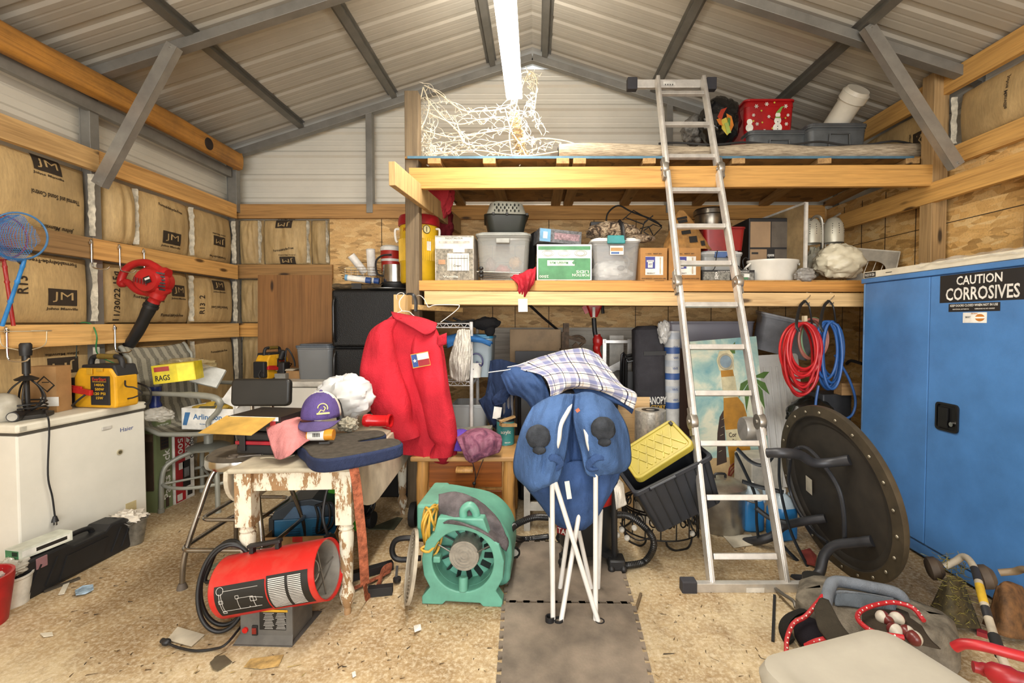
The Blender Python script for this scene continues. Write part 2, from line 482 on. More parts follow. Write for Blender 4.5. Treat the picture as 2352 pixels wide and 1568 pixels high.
# ---- timber on the left wall
OLD = wood('#b98238', '#7a4a1c', 1, .55, 1., .55, 3.)
m = MB()
def log(u, v):
    a = 2*PI*u; y = -1.0+5.4*v
    r = .078*(1+.10*N3((math.cos(a), math.sin(a), y*2.2), 1.3)); cx = -2.82+.012*math.sin(y*1.7)
    c, s_ = math.cos(a), math.sin(a)
    e = 3.2; k = (abs(c)**e+abs(s_)**e)**(-1/e)
    return (cx+r*.55*k*c, y, 2.868+r*1.05*k*s_+.012*math.sin(y*2.3))
m.sheet(log, 24, 60, 0, True, None, True)
m.box(-2.865, -2.775, 4.395, 4.40, 2.79, 2.94); m.ell((-2.773, 3.95, 2.86), (.014, .05, .05), 1)
trim(m, [OLD, plain('#2c2018', .8)], 0)
m = MB(); m.box(-2.92, -2.88, YF, 4.4, 2.72, 2.80); trim(m, ST)
def girtL(y0, y1, z0, z1, s, c='#d2a260', d='#a4733a', x=-2.85):
    m = MB(); m.box(x-.038, x, y0, y1, z0, z1); trim(m, wood(c, d, 1, .6, 1., 0., s))
girtL(3.02, 4.42, 2.335, 2.468, 1.); girtL(-1.2, 3.02, 2.325, 2.458, 5., '#c39e68', '#8d6a3c', -2.835)
girtL(2.98, 4.42, 1.757, 1.89, 2.); girtL(-1.2, 2.98, 1.757, 1.89, 7., '#8f7049', '#5c4024')
girtL(-1.2, 4.42, 1.205, 1.335, 4., '#d8ac6c', '#ad7d42')
def girtB(u0, u1, z0, z1, s, y=4.47, c='#c8954f', d='#96652c'):
    m = MB(); m.box(at(u0, 600, y).x, at(u1, 600, y).x, y, y+.038, z0, z1); trim(m, wood(c, d, 0, .6, 1., 0., s))
girtB(541, 1032, 2.35, 2.485, 1., 4.47, '#a87e49', '#71502a'); girtB(1032, 1893, 2.34, 2.475, 2.)
girtB(541, 762, 1.77, 1.905, 3., 4.47, '#9c7646', '#684a28'); girtB(541, 600, 1.205, 1.335, 4.)
# ---- oriented strand board
m = MB(); m.box(at(757, 600, 4.5).x, XR, 4.51, 4.53, 0, 2.45)
o = m.build('wall_back_board', osb()); struct(o)
ln = MB()
for x in (-1.5, -.42, -.2, .13, .57, .98, 1.3, 1.72, 2.18, 2.45): ln.box(x-.003, x+.003, 4.5085, 4.51, 0, 2.35)
for z in (1.1, 1.5, 1.93): ln.box(-1.75, XR, 4.5085, 4.51, z-.002, z+.002)
struct(ln.build('trim_seam', plain('#241a10', .8), None))
m = MB(); m.box(XR-.005, XR+.015, -1.0, 4.51, 0, 2.44); struct(m.build('wall_right_board', osb('#cfa565', '#97733d', '#e8cb93')))
ln = MB()
for z in (1.72, 2.03): ln.box(XR-.0065, XR-.005, 1.5, 4.4, z-.0025, z+.0025)
for y in (3.45, 3.75, 4.02, 4.25): ln.box(XR-.0065, XR-.005, y-.003, y+.003, 1.0, 2.4)
struct(ln.build('trim_seam_right', plain('#241a10', .8), None))
# ---- timber on the right wall
def girtR(y0, y1, z0, z1, s, x=XR-.09, th=.038, c='#c99c58', d='#9c6c32'):
    m = MB(); m.box(x-th, x, y0, y1, z0, z1); trim(m, wood(c, d, 1, .6, 1., 0., s))
girtR(2.56, 4.12, 2.165, 2.30, 1., XR-.10); girtR(-1.2, 4.05, 2.89, 3.035, 2., XR-.03); girtR(-1.2, 3.15, 2.40, 2.52, 3., XR-.02)
m = MB(); m.box(XR-.13, XR-.025, 3.17, 3.27, 0, 3.05); trim(m, wood('#a5875c', '#6e5433', 2, .7, 1., .1, 3.), .003)
m = MB(); m.box(XR-.09, XR-.0, 2.57, 2.61, 0, 2.2); trim(m, wood('#a5875c', '#6e5433', 2, .7, 1., .2, 6.), .003)
# ---- loft
m = MB(); a = at(941, 411, 3.27); b = at(2147, 404, 3.19)
m.bar(a, b, .145, .04, (0, 1, 0)); trim(m, wood('#c0924f', '#93642b', 0, .6, 1., 0., 8.), .003)
for i, u in enumerate((1000, 1125, 1292, 1330, 1488, 1690, 1885, 2085)):
    x0 = at(u, 380, 3.3).x; x1 = x0+(.0, .02, 0, 0, .05, .12, .16, .16)[i]
    m = MB(); m.bar((x0, 3.255, 2.478), (x1, 4.44, 2.478), .089, .038, (0, 0, 1)); trim(m, wood('#a98655', '#73522c', 1, .65, 1., .1, i*1.3))
m = MB(); m.box(-.92, 2.71, 3.27, 4.44, 2.499, 2.512); o = m.build('trim_loft_deck', osb('#8f6a36', '#553a19', '#a98045')); struct(o)
m = MB(); m.box(-.9, 2.66, 3.264, 3.272, 2.497, 2.514); o = m.build('trim_loft_edge', plain('#4d7389', .6)); struct(o)
WEA = wood('#6f5f48', '#463828', 2, .75, 1.2, .3, 2.)
m = MB(); x = at(950, 400, 3.34).x; m.box(x-.052, x+.045, 3.30, 3.39, 0, 2.985)
trim(m, WEA, .004)
m = MB(); a = at(900, 398, 2.78); b = at(1054, 520, 4.38); m.bar(a, b, .142, .040, (1, 0, 0)); trim(m, wood('#b99a68', '#75552f', 2, .65, 1., .15, 1.), .003)
# ---- long shelf
m = MB(); a = at(962, 656, 3.32); b = at(1988, 659, 3.30); m.bar(a, b, .072, .038, (0, 1, 0)); trim(m, wood('#c08a45', '#98652c', 0, .6, 1., 0., 3.), .002)
m = MB(); a = at(976, 684, 3.255); b = at(1987, 689, 3.235); m.bar(a, b, .094, .038, (0, 1, 0)); trim(m, wood('#cfae7c', '#a37d4c', 0, .6, 1., 0., 6.), .002)
m = MB(); m.box(-.82, XR-.03, 3.325, 4.5, 1.632, 1.650); struct(m.build('trim_shelf_deck', osb('#a5793d', '#6b4a20', '#bd9454')))
m = MB(); m.box(-.80, 2.3, 4.43, 4.465, 1.50, 1.63); trim(m, PINE(4., 0))
# block the coat hangers hang on
m = MB(); m.box(at(908, 700, 3.2).x, at(940, 700, 3.2).x, 3.16, 3.27, at(0, 728, 3.2).z, at(0, 677, 3.2).z); trim(m, wood('#c6a46c', '#94703e', 2, .6, 1., 0., 9.), .002)
m = MB(); m.bar(at(936, 705, 3.25), at(1052, 712, 3.6), .115, .035, (0, 0, 1)); trim(m, wood('#c6a46c', '#94703e', 0, .6, 1., 0., 4.), .002)
# grey panelling standing behind the clutter under the shelf
m = MB(); x0 = at(1135, 760, 4.46).x; x1 = at(1560, 760, 4.46).x
m.box(x0, x1, 4.47, 4.485, .0, at(0, 752, 4.46).z)
for k in range(12): m.box(x0+(x1-x0)*k/12, x0+(x1-x0)*k/12+.006, 4.466, 4.47, 0, at(0, 752, 4.46).z)
struct(m.build('trim_panelling', wood('#b3aca0', '#8f877a', 0, .7, 1., .1, 2.)))
# ---- insulation batts, each one in its own bay
def batt(label, y0, y1, z0, z1, texts, wall='L', depth=.085, wrinkle=.006, ragged=True, seed=1.):
    def bul(y, z):
        u = (y-y0)/(y1-y0); v = (z-z0)/(z1-z0); u = min(1, max(0, u)); v = min(1, max(0, v))
        k = (math.sin(PI*u))**.32*(math.sin(PI*v))**.25
        w = wrinkle*(N3((y*14, z*3, seed), 1.)+.6*N3((y*30, z*6, seed), 1.))*1.3
        return depth*k*(1+.12*N3((y*2, z*2, seed)))+w*k
    base = -2.955 if wall == 'L' else (4.565 if wall == 'B' else XR+.045)
    def P(y, z, e=0.):
        d = bul(y, z)+e
        return (base+d, y, z) if wall == 'L' else ((y, base-d, z) if wall == 'B' else (base-d, y, z))
    m = MB(); m.sheet(lambda u, v: P(y0+(y1-y0)*u, z0+(z1-z0)*v), 44, 34, 0, True)
    for (s, cy, cz, w, h, rot) in texts:
        if s == 'LOGO':
            for (t, ww, hh, dy, mi, e) in ((None, w, h, 0, 1, .003), ('JM', w*.72, h*.62, 0, 0, .0045)):
                if t is None:
                    nn = 10; vs = []; fs = []
                    for j in range(nn+1):
                        for i in range(nn+1):
                            a, b = (i/nn-.5)*ww, (j/nn-.5)*hh
                            if i < 3 and j > 5: a, b = a, b-.0
                            ca, sa = math.cos(rot), math.sin(rot); vs.append(P(cy+a*ca-b*sa, cz+a*sa+b*ca, e))
                    for j in range(nn):
                        for i in range(nn):
                            q = j*(nn+1)+i; fs.append((q, q+1, q+nn+2, q+nn+1))
                    m.add(vs, fs, mi)
                else:
                    vs, fs = textmesh(t, False)
                    bx = [min(p.x for p in vs), max(p.x for p in vs), min(p.y for p in vs), max(p.y for p in vs)]
                    q = []
                    for p in vs:
                        a = ((p.x-(bx[0]+bx[1])/2)/(bx[1]-bx[0]))*ww; b = ((p.y-(bx[2]+bx[3])/2)/(bx[3]-bx[2]))*hh
                        ca, sa = math.cos(rot), math.sin(rot); q.append(P(cy+a*ca-b*sa, cz+a*sa+b*ca, e))
                    m.add(q, fs, 0)
            s = 'Johns Manville'; ca, sa = math.cos(rot), math.sin(rot); cy, cz = cy+sa*h*.72, cz-ca*h*.72; w, h = w*1.1, h*.2
        vs, fs = textmesh(s, True)
        bx = [min(p.x for p in vs), max(p.x for p in vs), min(p.y for p in vs), max(p.y for p in vs)]; q = []
        for p in vs:
            a = ((p.x-(bx[0]+bx[1])/2)/(bx[1]-bx[0]))*w; b = ((p.y-(bx[2]+bx[3])/2)/(bx[3]-bx[2]))*h
            ca, sa = math.cos(rot), math.sin(rot); q.append(P(cy+a*ca-b*sa, cz+a*sa+b*ca, .0035))
        m.add(q, fs, 1)
    o = m.build('insulation_batt', [kraft('#bb9f6e'), plain('#33281c', .8)])
    tag(o, label, 'insulation', 'paper faced insulation batts between the wall timbers')
    if ragged:
        w = MB()
        def edge(u, v):
            z = z0+.02+(z1-z0-.04)*v; k = .006+.012*N3((seed, z*9, 2.))
            y = y1-.01+(u-.5)*k*3; d = .05+.035*math.sin(PI*u)+.01*N3((y*40, z*30, seed))
            return (base+d, y, z) if wall == 'L' else ((y, base-d, z) if wall == 'B' else (base-d, y, z))
        w.sheet(edge, 6, 30); e = w.build('fibre_edge', plain('#c3bcaa', .9, 0., .25, 30.), o); e['label'] = 'white glass fibre showing at the batt edge'
    return o
S1 = 'Thermal and Sound Control'; FF = 'Formaldehyde-Free'
batt('large kraft batt at top left above the fishing nets, logo cut by the timber above', 1.5, 3.03, 1.89, 2.33, [('LOGO', 2.76, 2.28, .17, .09, 0), (S1, 2.80, 2.10, .3, .03, PI), ('Johns Manville', 2.82, 1.92, .2, .03, PI)], seed=2.)
batt('narrow torn kraft batt just right of the left steel post, above the wall hooks', 3.13, 3.36, 1.89, 2.33, [], seed=3., depth=.1, wrinkle=.012)
batt('kraft batt with one upright logo above the red leaf blower', 3.37, 3.9, 1.89, 2.33, [('LOGO', 3.66, 2.01, .18, .095, 0), (FF, 3.66, 2.24, .24, .03, -.08)], seed=4.)
batt('kraft batt with upside-down logo in the top bay next to the back corner', 3.91, 4.44, 1.89, 2.33, [('LOGO', 4.2, 2.08, .16, .085, PI), (FF, 4.2, 1.94, .22, .025, PI)], seed=5.)
batt('large kraft batt behind the fishing net handles with logo and R13 print', 1.5, 3.03, 1.335, 1.757, [('LOGO', 2.82, 1.50, .19, .1, 0), (FF, 2.78, 1.71, .3, .03, PI), ('R13', 2.585, 1.56, .1, .06, PI/2), ('4', 2.59, 1.68, .04, .05, PI/2)], seed=6.)
batt('dated kraft batt behind the red leaf blower', 3.13, 3.88, 1.335, 1.757, [('11/30/22 15q', 3.2, 1.53, .34, .055, PI/2), (FF, 3.43, 1.52, .25, .03, -.1), (FF, 3.66, 1.40, .25, .03, 0), ('LOGO', 3.72, 1.60, .17, .09, 0)], seed=7., wrinkle=.01)
batt('kraft batt with logo and R13 2 print in the middle bay beside the back corner', 3.9, 4.44, 1.335, 1.757, [('LOGO', 4.2, 1.68, .15, .085, 0), ('R13  2', 3.99, 1.5, .16, .05, PI/2), (S1, 4.2, 1.48, .24, .025, PI)], seed=8.)
batt('large kraft batt behind the black table lamp and small carton', 1.5, 3.03, .0, 1.205, [('LOGO', 2.86, 1.08, .19, .1, PI), ('Formaldehyde-Free', 2.95, .8, .3, .035, .2)], seed=9., depth=.02)
batt('kraft batt hidden mostly by the striped chair back', 3.13, 3.88, .0, 1.205, [('R13', 3.5, .9, .1, .06, PI/2)], seed=10.)
batt('kraft batt with R13 print in the low bay between striped chair and corner', 3.9, 4.44, .0, 1.205, [('R13', 3.98, .98, .11, .05, PI/2), (FF, 4.2, 1.08, .22, .025, .03)], seed=11.)
xb = lambda u: at(u, 600, 4.52).x
batt('crumpled pale batt at the left end of the back wall, top bay', xb(548), xb(602), 1.905, 2.35, [], 'B', .07, .02, seed=12.)
batt('kraft batt with two cut logos on the back wall below the grey steel stud', xb(604), xb(712), 1.905, 2.35, [('LOGO', xb(655), 2.30, .16, .08, PI), ('LOGO', xb(662), 1.95, .15, .07, PI), (FF, xb(655), 2.05, .2, .03, .15)], 'B', .075, .012, seed=13.)
batt('pale batt strip beside the left edge of the back strand board', xb(714), xb(756), 1.905, 2.35, [], 'B', .06, .015, seed=14.)
batt('pale wrinkled batt in the back corner behind the brown plywood', xb(548), xb(600), 1.335, 1.77, [], 'B', .06, .02, seed=15.)
batt('kraft batt strip above the brown plywood sheet', xb(602), xb(756), 1.335, 1.77, [], 'B', .03, .01, seed=16.)
batt('pale batt at the foot of the back corner behind the sander', xb(548), xb(600), 0., 1.205, [], 'B', .06, .02, seed=17.)
batt('kraft batt high on the right wall with sound control print', 1.4, 3.15, 2.53, 2.88, [(S1, 2.42, 2.70, .26, .03, -PI/2), ('Johns Manville', 2.78, 2.72, .2, .025, -PI/2)], 'R', .1, .01, seed=18.)
batt('kraft batt high on the right wall behind the loft bins', 3.28, 4.05, 2.5, 2.9, [('LOGO', 3.42, 2.66, .17, .1, PI/2)], 'R', .08, .01, seed=19.)
# ================================================================ helpers for things
def onplane(u, v, p0, n):
    d = ray(u, v); p0 = V(p0); n = V(n); c = V((0, 0, CZ)); return c+d*((p0-c).dot(n)/d.dot(n))
def inv(root, p): return root.matrix_basis.inverted() @ V(p)
def carton(name, label, cat, u0, v0, u1, v1, Y, d, mats, yaw=0., prints=(), group=None, bev=.003, tap=(1, 1), z0=None, shrink=1.):
    """a box whose front face fills the pixel rectangle at depth Y; prints = (text or None, cx, cz, w, h, material) on the front, in fractions"""
    x0, x1, a, b = rect(u0, v0, u1, v1, Y); a = a if z0 is None else z0
    w, h = (x1-x0)*shrink, b-a; m = MB(); m.box(-w/2, w/2, -d/2, d/2, 0, h, 0, None, tap)
    for i, p in enumerate(prints):
        t, cx, cz, pw, ph, mi = p[:6]; X = face((cx*w, -d/2-.0006-.0004*i-(.0006 if t else 0), cz*h), 0, 0, p[6] if len(p) > 6 else 0)
        if t is None: m.quad(pw*w, ph*h, X, mi)
        else: m.text(t, pw*w, ph*h, X, mi)
    o = m.build(name, mats if isinstance(mats, (list, tuple)) else [mats], None, bev)
    o.location = ((x0+x1)/2, Y+d/2, a); o.rotation_euler = (0, 0, yaw)
    if label: tag(o, label, cat, group)
    o['dims'] = (w, d, h); return o
def blob(name, label, cat, c, r, mtl, amp=.2, fr=2.2, seed=0., group=None, nu=44, nv=28, flat=None, ridged=False):
    m = MB(); c = V(c)
    def fn(d):
        k = N3(d, fr, seed)+.5*N3(d, fr*2.3, seed)+.25*N3(d, fr*5, seed)
        if ridged: k = .6*N3(d, fr, seed)+.55*(abs(N3(d, fr*1.6, seed+2))-.25)+.3*(abs(N3(d, fr*3.5, seed+4))-.2)
        return 1+amp*k
    m.ell((0, 0, 0), r, 0, nu, nv, fn)
    if flat is not None: m.v = [V((p.x, p.y, max(p.z, -flat))) for p in m.v]
    o = m.build(name, mtl); o.location = c; return tag(o, label, cat, group)
# ================================================================ chest freezer
WHT = plain('#e3e0d6', .42, 0., .05, 3.); BLK = plain('#1b1b1d', .5); INK = ink()
A = V((-2.59, 3.03, 0)); B = V((-2.655, 2.335, 0)); d = A-B; yaw = math.atan2(d.y, d.x); LW = d.length
fz = T('chest_freezer', 'white chest freezer at the left wall with lamp and jump starter on its lid', 'freezer', B, yaw)
def on_fz(u, v, e=0.): q = inv(fz, onplane(u, v, B, (math.sin(yaw), -math.cos(yaw), 0))); return V((q.x, -e, q.z))
m = MB(); m.box(0, LW, 0, .28, .02, .765); m.build('body', plain('#dedbd0', .4, 0., .05, 3.), fz, .008)
m = MB(); m.box(-.006, LW+.006, -.012, .28, .778, .825); m.build('lid', plain('#dcd8c8', .45, 0., .08, 4.), fz, .012)
m = MB(); m.box(.004, LW-.004, -.004, .278, .765, .778); m.build('gasket', plain('#4a463e', .8), fz)
m = MB(); p = on_fz(244, 983, .002); m.box(p.x-.028, p.x+.028, -.008, 0, p.z-.008, p.z+.012); m.build('latch', plain('#cfccc4', .4), fz, .003)
m = MB(); p = on_fz(291, 984, .0016); m.text('Haier', .085, .026, face(p), 0, False); m.build('badge', plain('#3d4f8f', .5), fz)
m = MB(); p = on_fz(274, 1038, .0); m.cyl((p.x, .002, p.z), (p.x, -.006, p.z), .017); m.cyl((p.x, -.006, p.z), (p.x, -.0075, p.z), .011, mi=1); m.build('lock', [plain('#b6ac90', .4), plain('#5c543c', .5)], fz)
m = MB(); p = on_fz(301, 1170, .001); m.box(p.x-.035, p.x+.035, -.0015, 0, p.z-.06, p.z+.05); m.build('rating_plate', plain('#d4c393', .5), fz)
m = MB(); m.quad(.03, .022, face((.02, -.0135, .80)), 0); m.build('hinge_cap', plain('#c9c5b5', .5), fz)
# ---- lamp
q = onz(64, 958, .826); lp = T('table_lamp', 'black table lamp with open wire cage stem and bare harp on the freezer', 'lamp', q)
m = MB(); m.lathe([(0, 0), (.105, 0), (.105, .02), (.06, .032), (0, .034)], 6); m.build('base', plain('#23211f', .6), lp, .003)
m = MB(); m.cyl((0, 0, .03), (0, 0, .29), .012, n=12); m.lathe([(0, .2), (.045, .205), (.05, .213), (.02, .23), (0, .23)], 20); m.cyl((0, 0, .24), (0, 0, .34), .017)
m.build('stem', plain('#1d1c1c', .45), lp)
for k in range(5):
    m = MB(); a = 2*PI*k/5+.3; m.tube([(math.cos(a)*r, math.sin(a)*r, z) for r, z in ((.01, .035), (.05, .06), (.078, .10), (.06, .16), (.015, .21))], .0045, 7, k=5); m.build('cage_wire', plain('#1d1c1c', .45), lp)
m = MB(); m.lathe([(0, .34), (.024, .34), (.026, .36), (.026, .40), (.02, .41), (0, .41)], 18); m.build('socket', BLK, lp)
m = MB(); m.tube(circ3 if False else [(.10*math.cos(a), .10*math.sin(a), .475) for a in [2*PI*k/28 for k in range(28)]], .003, 6, closed=True)
for a in (0.2, 2.3, 4.4): m.tube([(.1*math.cos(a), .1*math.sin(a), .475), (.09*math.cos(a), .09*math.sin(a), .40), (.03*math.cos(a), .03*math.sin(a), .372)], .0025, 6, k=4)
m.build('shade_ring', plain('#c9bda0', .4, .5), lp)
pts = [inv(lp, p) for p in (onz(75, 948, .84), onz(95, 945, .84)+V((.01, 0, .015)), onplane(108, 952, B+V((.02, 0, 0)), (math.sin(yaw), -math.cos(yaw), 0)), onplane(113, 985, B+V((.03, 0, 0)), (math.sin(yaw), -math.cos(yaw), 0)), onplane(110, 1090, B+V((.02, 0, 0)), (math.sin(yaw), -math.cos(yaw), 0)), onplane(120, 1140, B+V((.02, 0, 0)), (math.sin(yaw), -math.cos(yaw), 0)), onplane(126, 1185, B+V((.02, 0, 0)), (math.sin(yaw), -math.cos(yaw), 0)))]
m = MB(); m.tube(pts, .0042, 7, k=6); e = pts[-1]; c = m.build('cord', BLK, lp)
m = MB(); m.cyl(e, e-V((0, 0, .03)), .008, .016, 12); m.box(e.x-.009, e.x-.006, e.y-.004, e.y+.004, e.z-.05, e.z-.03, 1); m.box(e.x+.006, e.x+.009, e.y-.004, e.y+.004, e.z-.05, e.z-.03, 1); m.build('plug', [BLK, chrome()], c)
m = MB(); m.tube([(.085*math.cos(a)*(1-.004*k), .075*math.sin(a), .042+.0012*k) for k, a in enumerate([2*PI*j/16 for j in range(40)])], .0042, 6, k=2); m.build('cord_coil', BLK, lp)
# ---- carton and odds beside the lamp
KC = plain('#a07a4e', .8, 0., .12)
carton('carton', 'small kraft carton printed with warning diamond behind the black lamp', 'box', 40, 842, 128, 944, 2.64, .10, [KC, INK, white()], .12,
       [(None, .22, .62, .3, .3, 1, PI/4), (None, .22, .62, .24, .24, 0, PI/4), (None, .22, .66, .2, .02, 1), ('FABE', -.38, .64, .2, .08, 1), ('REMI', -.38, .54, .2, .08, 1), (None, .32, .24, .5, .2, 2), ('SCOR-PACK', .1, .08, .4, .05, 1)], z0=.826, shrink=.9)
q = onz(2, 940, .826); m = MB(); m.lathe([(0, 0), (.065, 0), (.075, .02), (.075, .09), (.05, .13), (.015, .145), (0, .145)], 28); o = m.build('plastic_dome', plain('#aaa597', .4)); o.location = V((-2.845, 2.44, .826)); tag(o, 'dusty white plastic dome at the left frame edge on the freezer', 'cover')
q = onz(20, 947, .826); fl_ = T('flashlight', 'black flashlight with clear lens lying on the freezer lid beside the lamp', 'flashlight', V((-2.735, 2.39, .854)), .4)
m = MB(); m.lathe([(0, 0), (.026, 0), (.028, .04), (.02, .06), (.016, .13), (0, .13)], 18, 0, M.Rotation(PI/2, 4, 'X') @ M.Rotation(PI, 4, 'X')); m.build('body', BLK, fl_)
m = MB(); m.lathe([(0, 0), (.021, .0), (.021, .003), (0, .003)], 18, 0, M.Translation((0, -.003, 0)) @ M.Rotation(-PI/2, 4, 'X')); m.build('lens', plain('#b9b8b0', .15, .4), fl_)
# ---- jump starter
def jumpstarter(loc, rz, label, s=1.):
    r = T('jump_starter', label, 'jump starter', loc, rz); YL = plain('#d9a11f', .5, 0., .1); DK = plain('#202022', .6); r.scale = (s, s, s)
    m = MB(); poly = [(-.15, 0), (.15, 0), (.155, .03), (.15, .20), (.115, .255), (-.115, .255), (-.15, .20), (-.155, .03)]
    m.prism(poly, -.075, .075, 0, M.Rotation(PI/2, 4, 'X')); m.build('case', YL, r, .012)
    m = MB(); m.prism([(-.12, .2), (.15, .2), (.125, .275), (-.11, .275)], -.085, .06, 0, M.Rotation(PI/2, 4, 'X')); m.build('top_panel', DK, r, .008)
    m = MB(); m.box(-.02, .115, -.083, -.07, .02, .205); m.build('front_panel', DK, r, .003)
    m = MB(); X = lambda x, z: face((x, -.0842, z))
    m.text('EverStart', .10, .022, X(.047, .186), 1)
    for t, z, w in (('1400A', .150, .07), ('500W', .122, .065), ('120 PSI', .094, .085), ('15W', .066, .05)): m.text(t, w, .017, X(.047, z), 0)
    m.quad(.1, .003, X(.047, .17), 0); m.build('printing', [plain('#e3b22c', .5), plain('#c2412e', .5)], r)
    m = MB(); m.tube([(-.11, 0, .25), (-.105, 0, .30), (-.07, 0, .325), (.08, 0, .325), (.115, 0, .30), (.12, 0, .25)], .016, 10, k=4); m.build('handle', DK, r)
    m = MB(); m.cyl((-.05, 0, .325), (.07, 0, .325), .0185, n=14); m.build('grip', plain('#6e5a22', .6), r)
    m = MB(); m.box(-.2, -.15, -.07, .06, .02, .19); m.box(-.215, -.17, -.08, -.03, .03, .08); m.build('side_module', DK, r, .01)
    m = MB(); m.bar((-.18, -.095, .125), (.01, -.10, .10), .022, .035, (0, 0, 1)); m.bar((-.17, -.095, .135), (-.06, -.10, .125), .012, .03); h = m.build('clamp', plain('#b8231f', .45), r, .005)
    m = MB(); m.tube([(-.02, -.1, .1), (-.06, -.12, .06), (-.13, -.12, .01), (-.22, -.08, .008), (-.24, -.04, .05), (-.2, -.03, .1)], .006, 8, k=6); m.build('cable', DK, h)
    m = MB(); m.tube([(.16, -.02, .17), (.2, -.05, .14), (.25, -.04, .13), (.26, 0., .09), (.2, 0, .06), (.15, 0, .05)], .005, 8, k=6); m.build('charging_cable', DK, r)
    for a, b, c in ((-.04, .0, .215), (.03, .075, .235)): m = MB(); m.box(a, b, -.088, -.083, c, .257); m.build('switch', plain('#c79a2a', .5), r, .002)
    return r
q = onz(222, 938, .826); jumpstarter(q+V((-.015, .085, .001)), -.12, 'yellow and black jump starter with red clamp on the white freezer', .95)
# ---- fishing nets on the wall
def net(label, u, v, rx, rz_, Y, hp, col, dark):
    c = at(u, v, Y); r = T('fishing_net', label, 'net', c)
    m = MB(); m.tube([(rx*math.cos(a), .04*math.cos(a), rz_*math.sin(a)) for a in [2*PI*k/40 for k in range(40)]], .005, 7, closed=True); m.build('hoop', plain(dark, .4), r)
    m = MB(); N = 15
    for k in range(-N, N+1):
        t = k/N
        w = math.sqrt(max(0, 1-t*t))
        bag = lambda s, q: (s, -.10*(1-(s/rx)**2)*(1-(q/rz_)**2)-.0+.012*N3((s*30, q*30, u)), q*1.02-.012)
        m.tube([bag(t*rx, rz_*w*(j/8-1)) for j in range(17)], .0011, 4)
        m.tube([bag(rx*w*(j/8-1), t*rz_) for j in range(17)], .0011, 4)
    m.build('mesh_bag', plain(col, .6, alpha=.75), r)
    e = inv(r, hp); b = V((0.03, 0, -rz_)); dv = (e-b)
    m = MB(); m.tube([b+dv*t for t in (0, .08, .1, .12, .3, .33, .36, .6, .63, .66, .9, 1.)], [.007, .009, .011, .009, .0085, .012, .0085, .0085, .012, .0085, .009, .009], 10); m.build('handle', plain(col, .4), r)
    return r
net('blue landing net hanging in front of the red one on the left wall', 42, 542, .108, .12, 2.38, at(5, 748, 2.40), '#2f7fc4', '#3f6f9c')
net('red landing net half outside the frame behind the blue net', -6, 545, .115, .12, 2.45, at(31, 748, 2.46), '#a32222', '#8a2420')
# ---- wire hooks on the timber
def hook(u, v, X, label, h=.17, reach=.09):
    p = onx(u, v, X); r = T('wall_hook', label, 'hook', p, 0, 'wire hooks on the left wall timbers')
    m = MB(); m.tube([(-.03, 0, -.005), (-.012, 0, .008), (.004, 0, .004), (.006, 0, -.06), (.006, 0, -h+.03), (.02, 0, -h), (reach*.8, .02, -h-.005), (reach, .03, -h+.012)], .0045, 8, k=5); m.build('wire', chrome(), r)
    m = MB(); m.box(.0, .008, -.012, .012, -.02, .0); m.build('clip', chrome(), r, .002)
hook(208, 554, -2.845, 'first chrome wire hook on the middle timber, beside the dark stained end'); hook(273, 565, -2.845, 'second chrome wire hook on the middle timber, above the blower handle')
hook(329, 575, -2.845, 'third chrome wire hook, the one the red blower hangs from'); hook(13, 756, -2.845, 'wire hook on the lower timber under the red net handle')
hook(262, 750, -2.845, 'wire hook on the lower timber beside the black blower tube')
# ---- leaf blower
c = at(345, 645, 3.18); lb = T('leaf_blower', 'red electric leaf blower with black tube hanging on the left wall', 'leaf blower', c)
RD = plain('#b01f20', .38, 0., .12)
px = lambda u, v, Y=3.18: inv(lb, at(u, v, Y))
m = MB(); m.ell((.01, 0, .0), (.115, .075, .095), 0, 28, 18, lambda d: 1+.10*math.sin(3*d.x+1)*abs(d.z)); m.lathe([(.0, -.085), (.075, -.085), (.085, -.05), (.085, .05), (.075, .075), (0, .075)], 28, 0, M.Translation((.03, 0, .0)) @ M.Rotation(PI/2, 4, 'X'))
m.build('housing', RD, lb)
m = MB(); m.tube([px(352, 672), px(320, 668), px(292, 648), px(280, 652), px(279, 640), px(290, 618), px(312, 605), px(340, 604), px(362, 618), px(385, 630)], [.03, .026, .024, .026, .024, .024, .024, .026, .03, .04], 14, k=5); m.build('handle', RD, lb)
m = MB(); m.tube([px(372, 660), px(362, 678), px(352, 695)], [.06, .048, .036], 16, k=4); m.build('outlet', RD, lb)
m = MB(); m.tube([px(351, 694), px(345, 705), px(320, 755, 3.2), px(298, 790, 3.22), px(280, 808, 3.24), px(258, 820, 3.26)], [.042, .040, .036, .034, .032, .026], 16, k=4)
m.tube([px(348, 700), px(345, 706)], .046, 16); m.build('blower_tube', BLK, lb)
m = MB()
for k in range(5): m.tube([(-.035+.018*k, -.083, .02-.006*k), (-.04+.02*k, -.083, -.012-.006*k)], .0045, 6)
m.build('vent', plain('#6b1313', .6), lb)
m = MB(); m.quad(.045, .045, face((.05, -.0865, .0), 0, 0, .35), 0); m.quad(.035, .013, face((.053, -.088, .008), 0, 0, .35), 1); m.build('label', [BLK, white()], lb)
m = MB()
for k in range(6): m.bar((.09+.004*k, -.06, .05-.022*k), (.125, -.03, .045-.022*k), .008, .012)
m.build('clamp_ridge', BLK, lb)
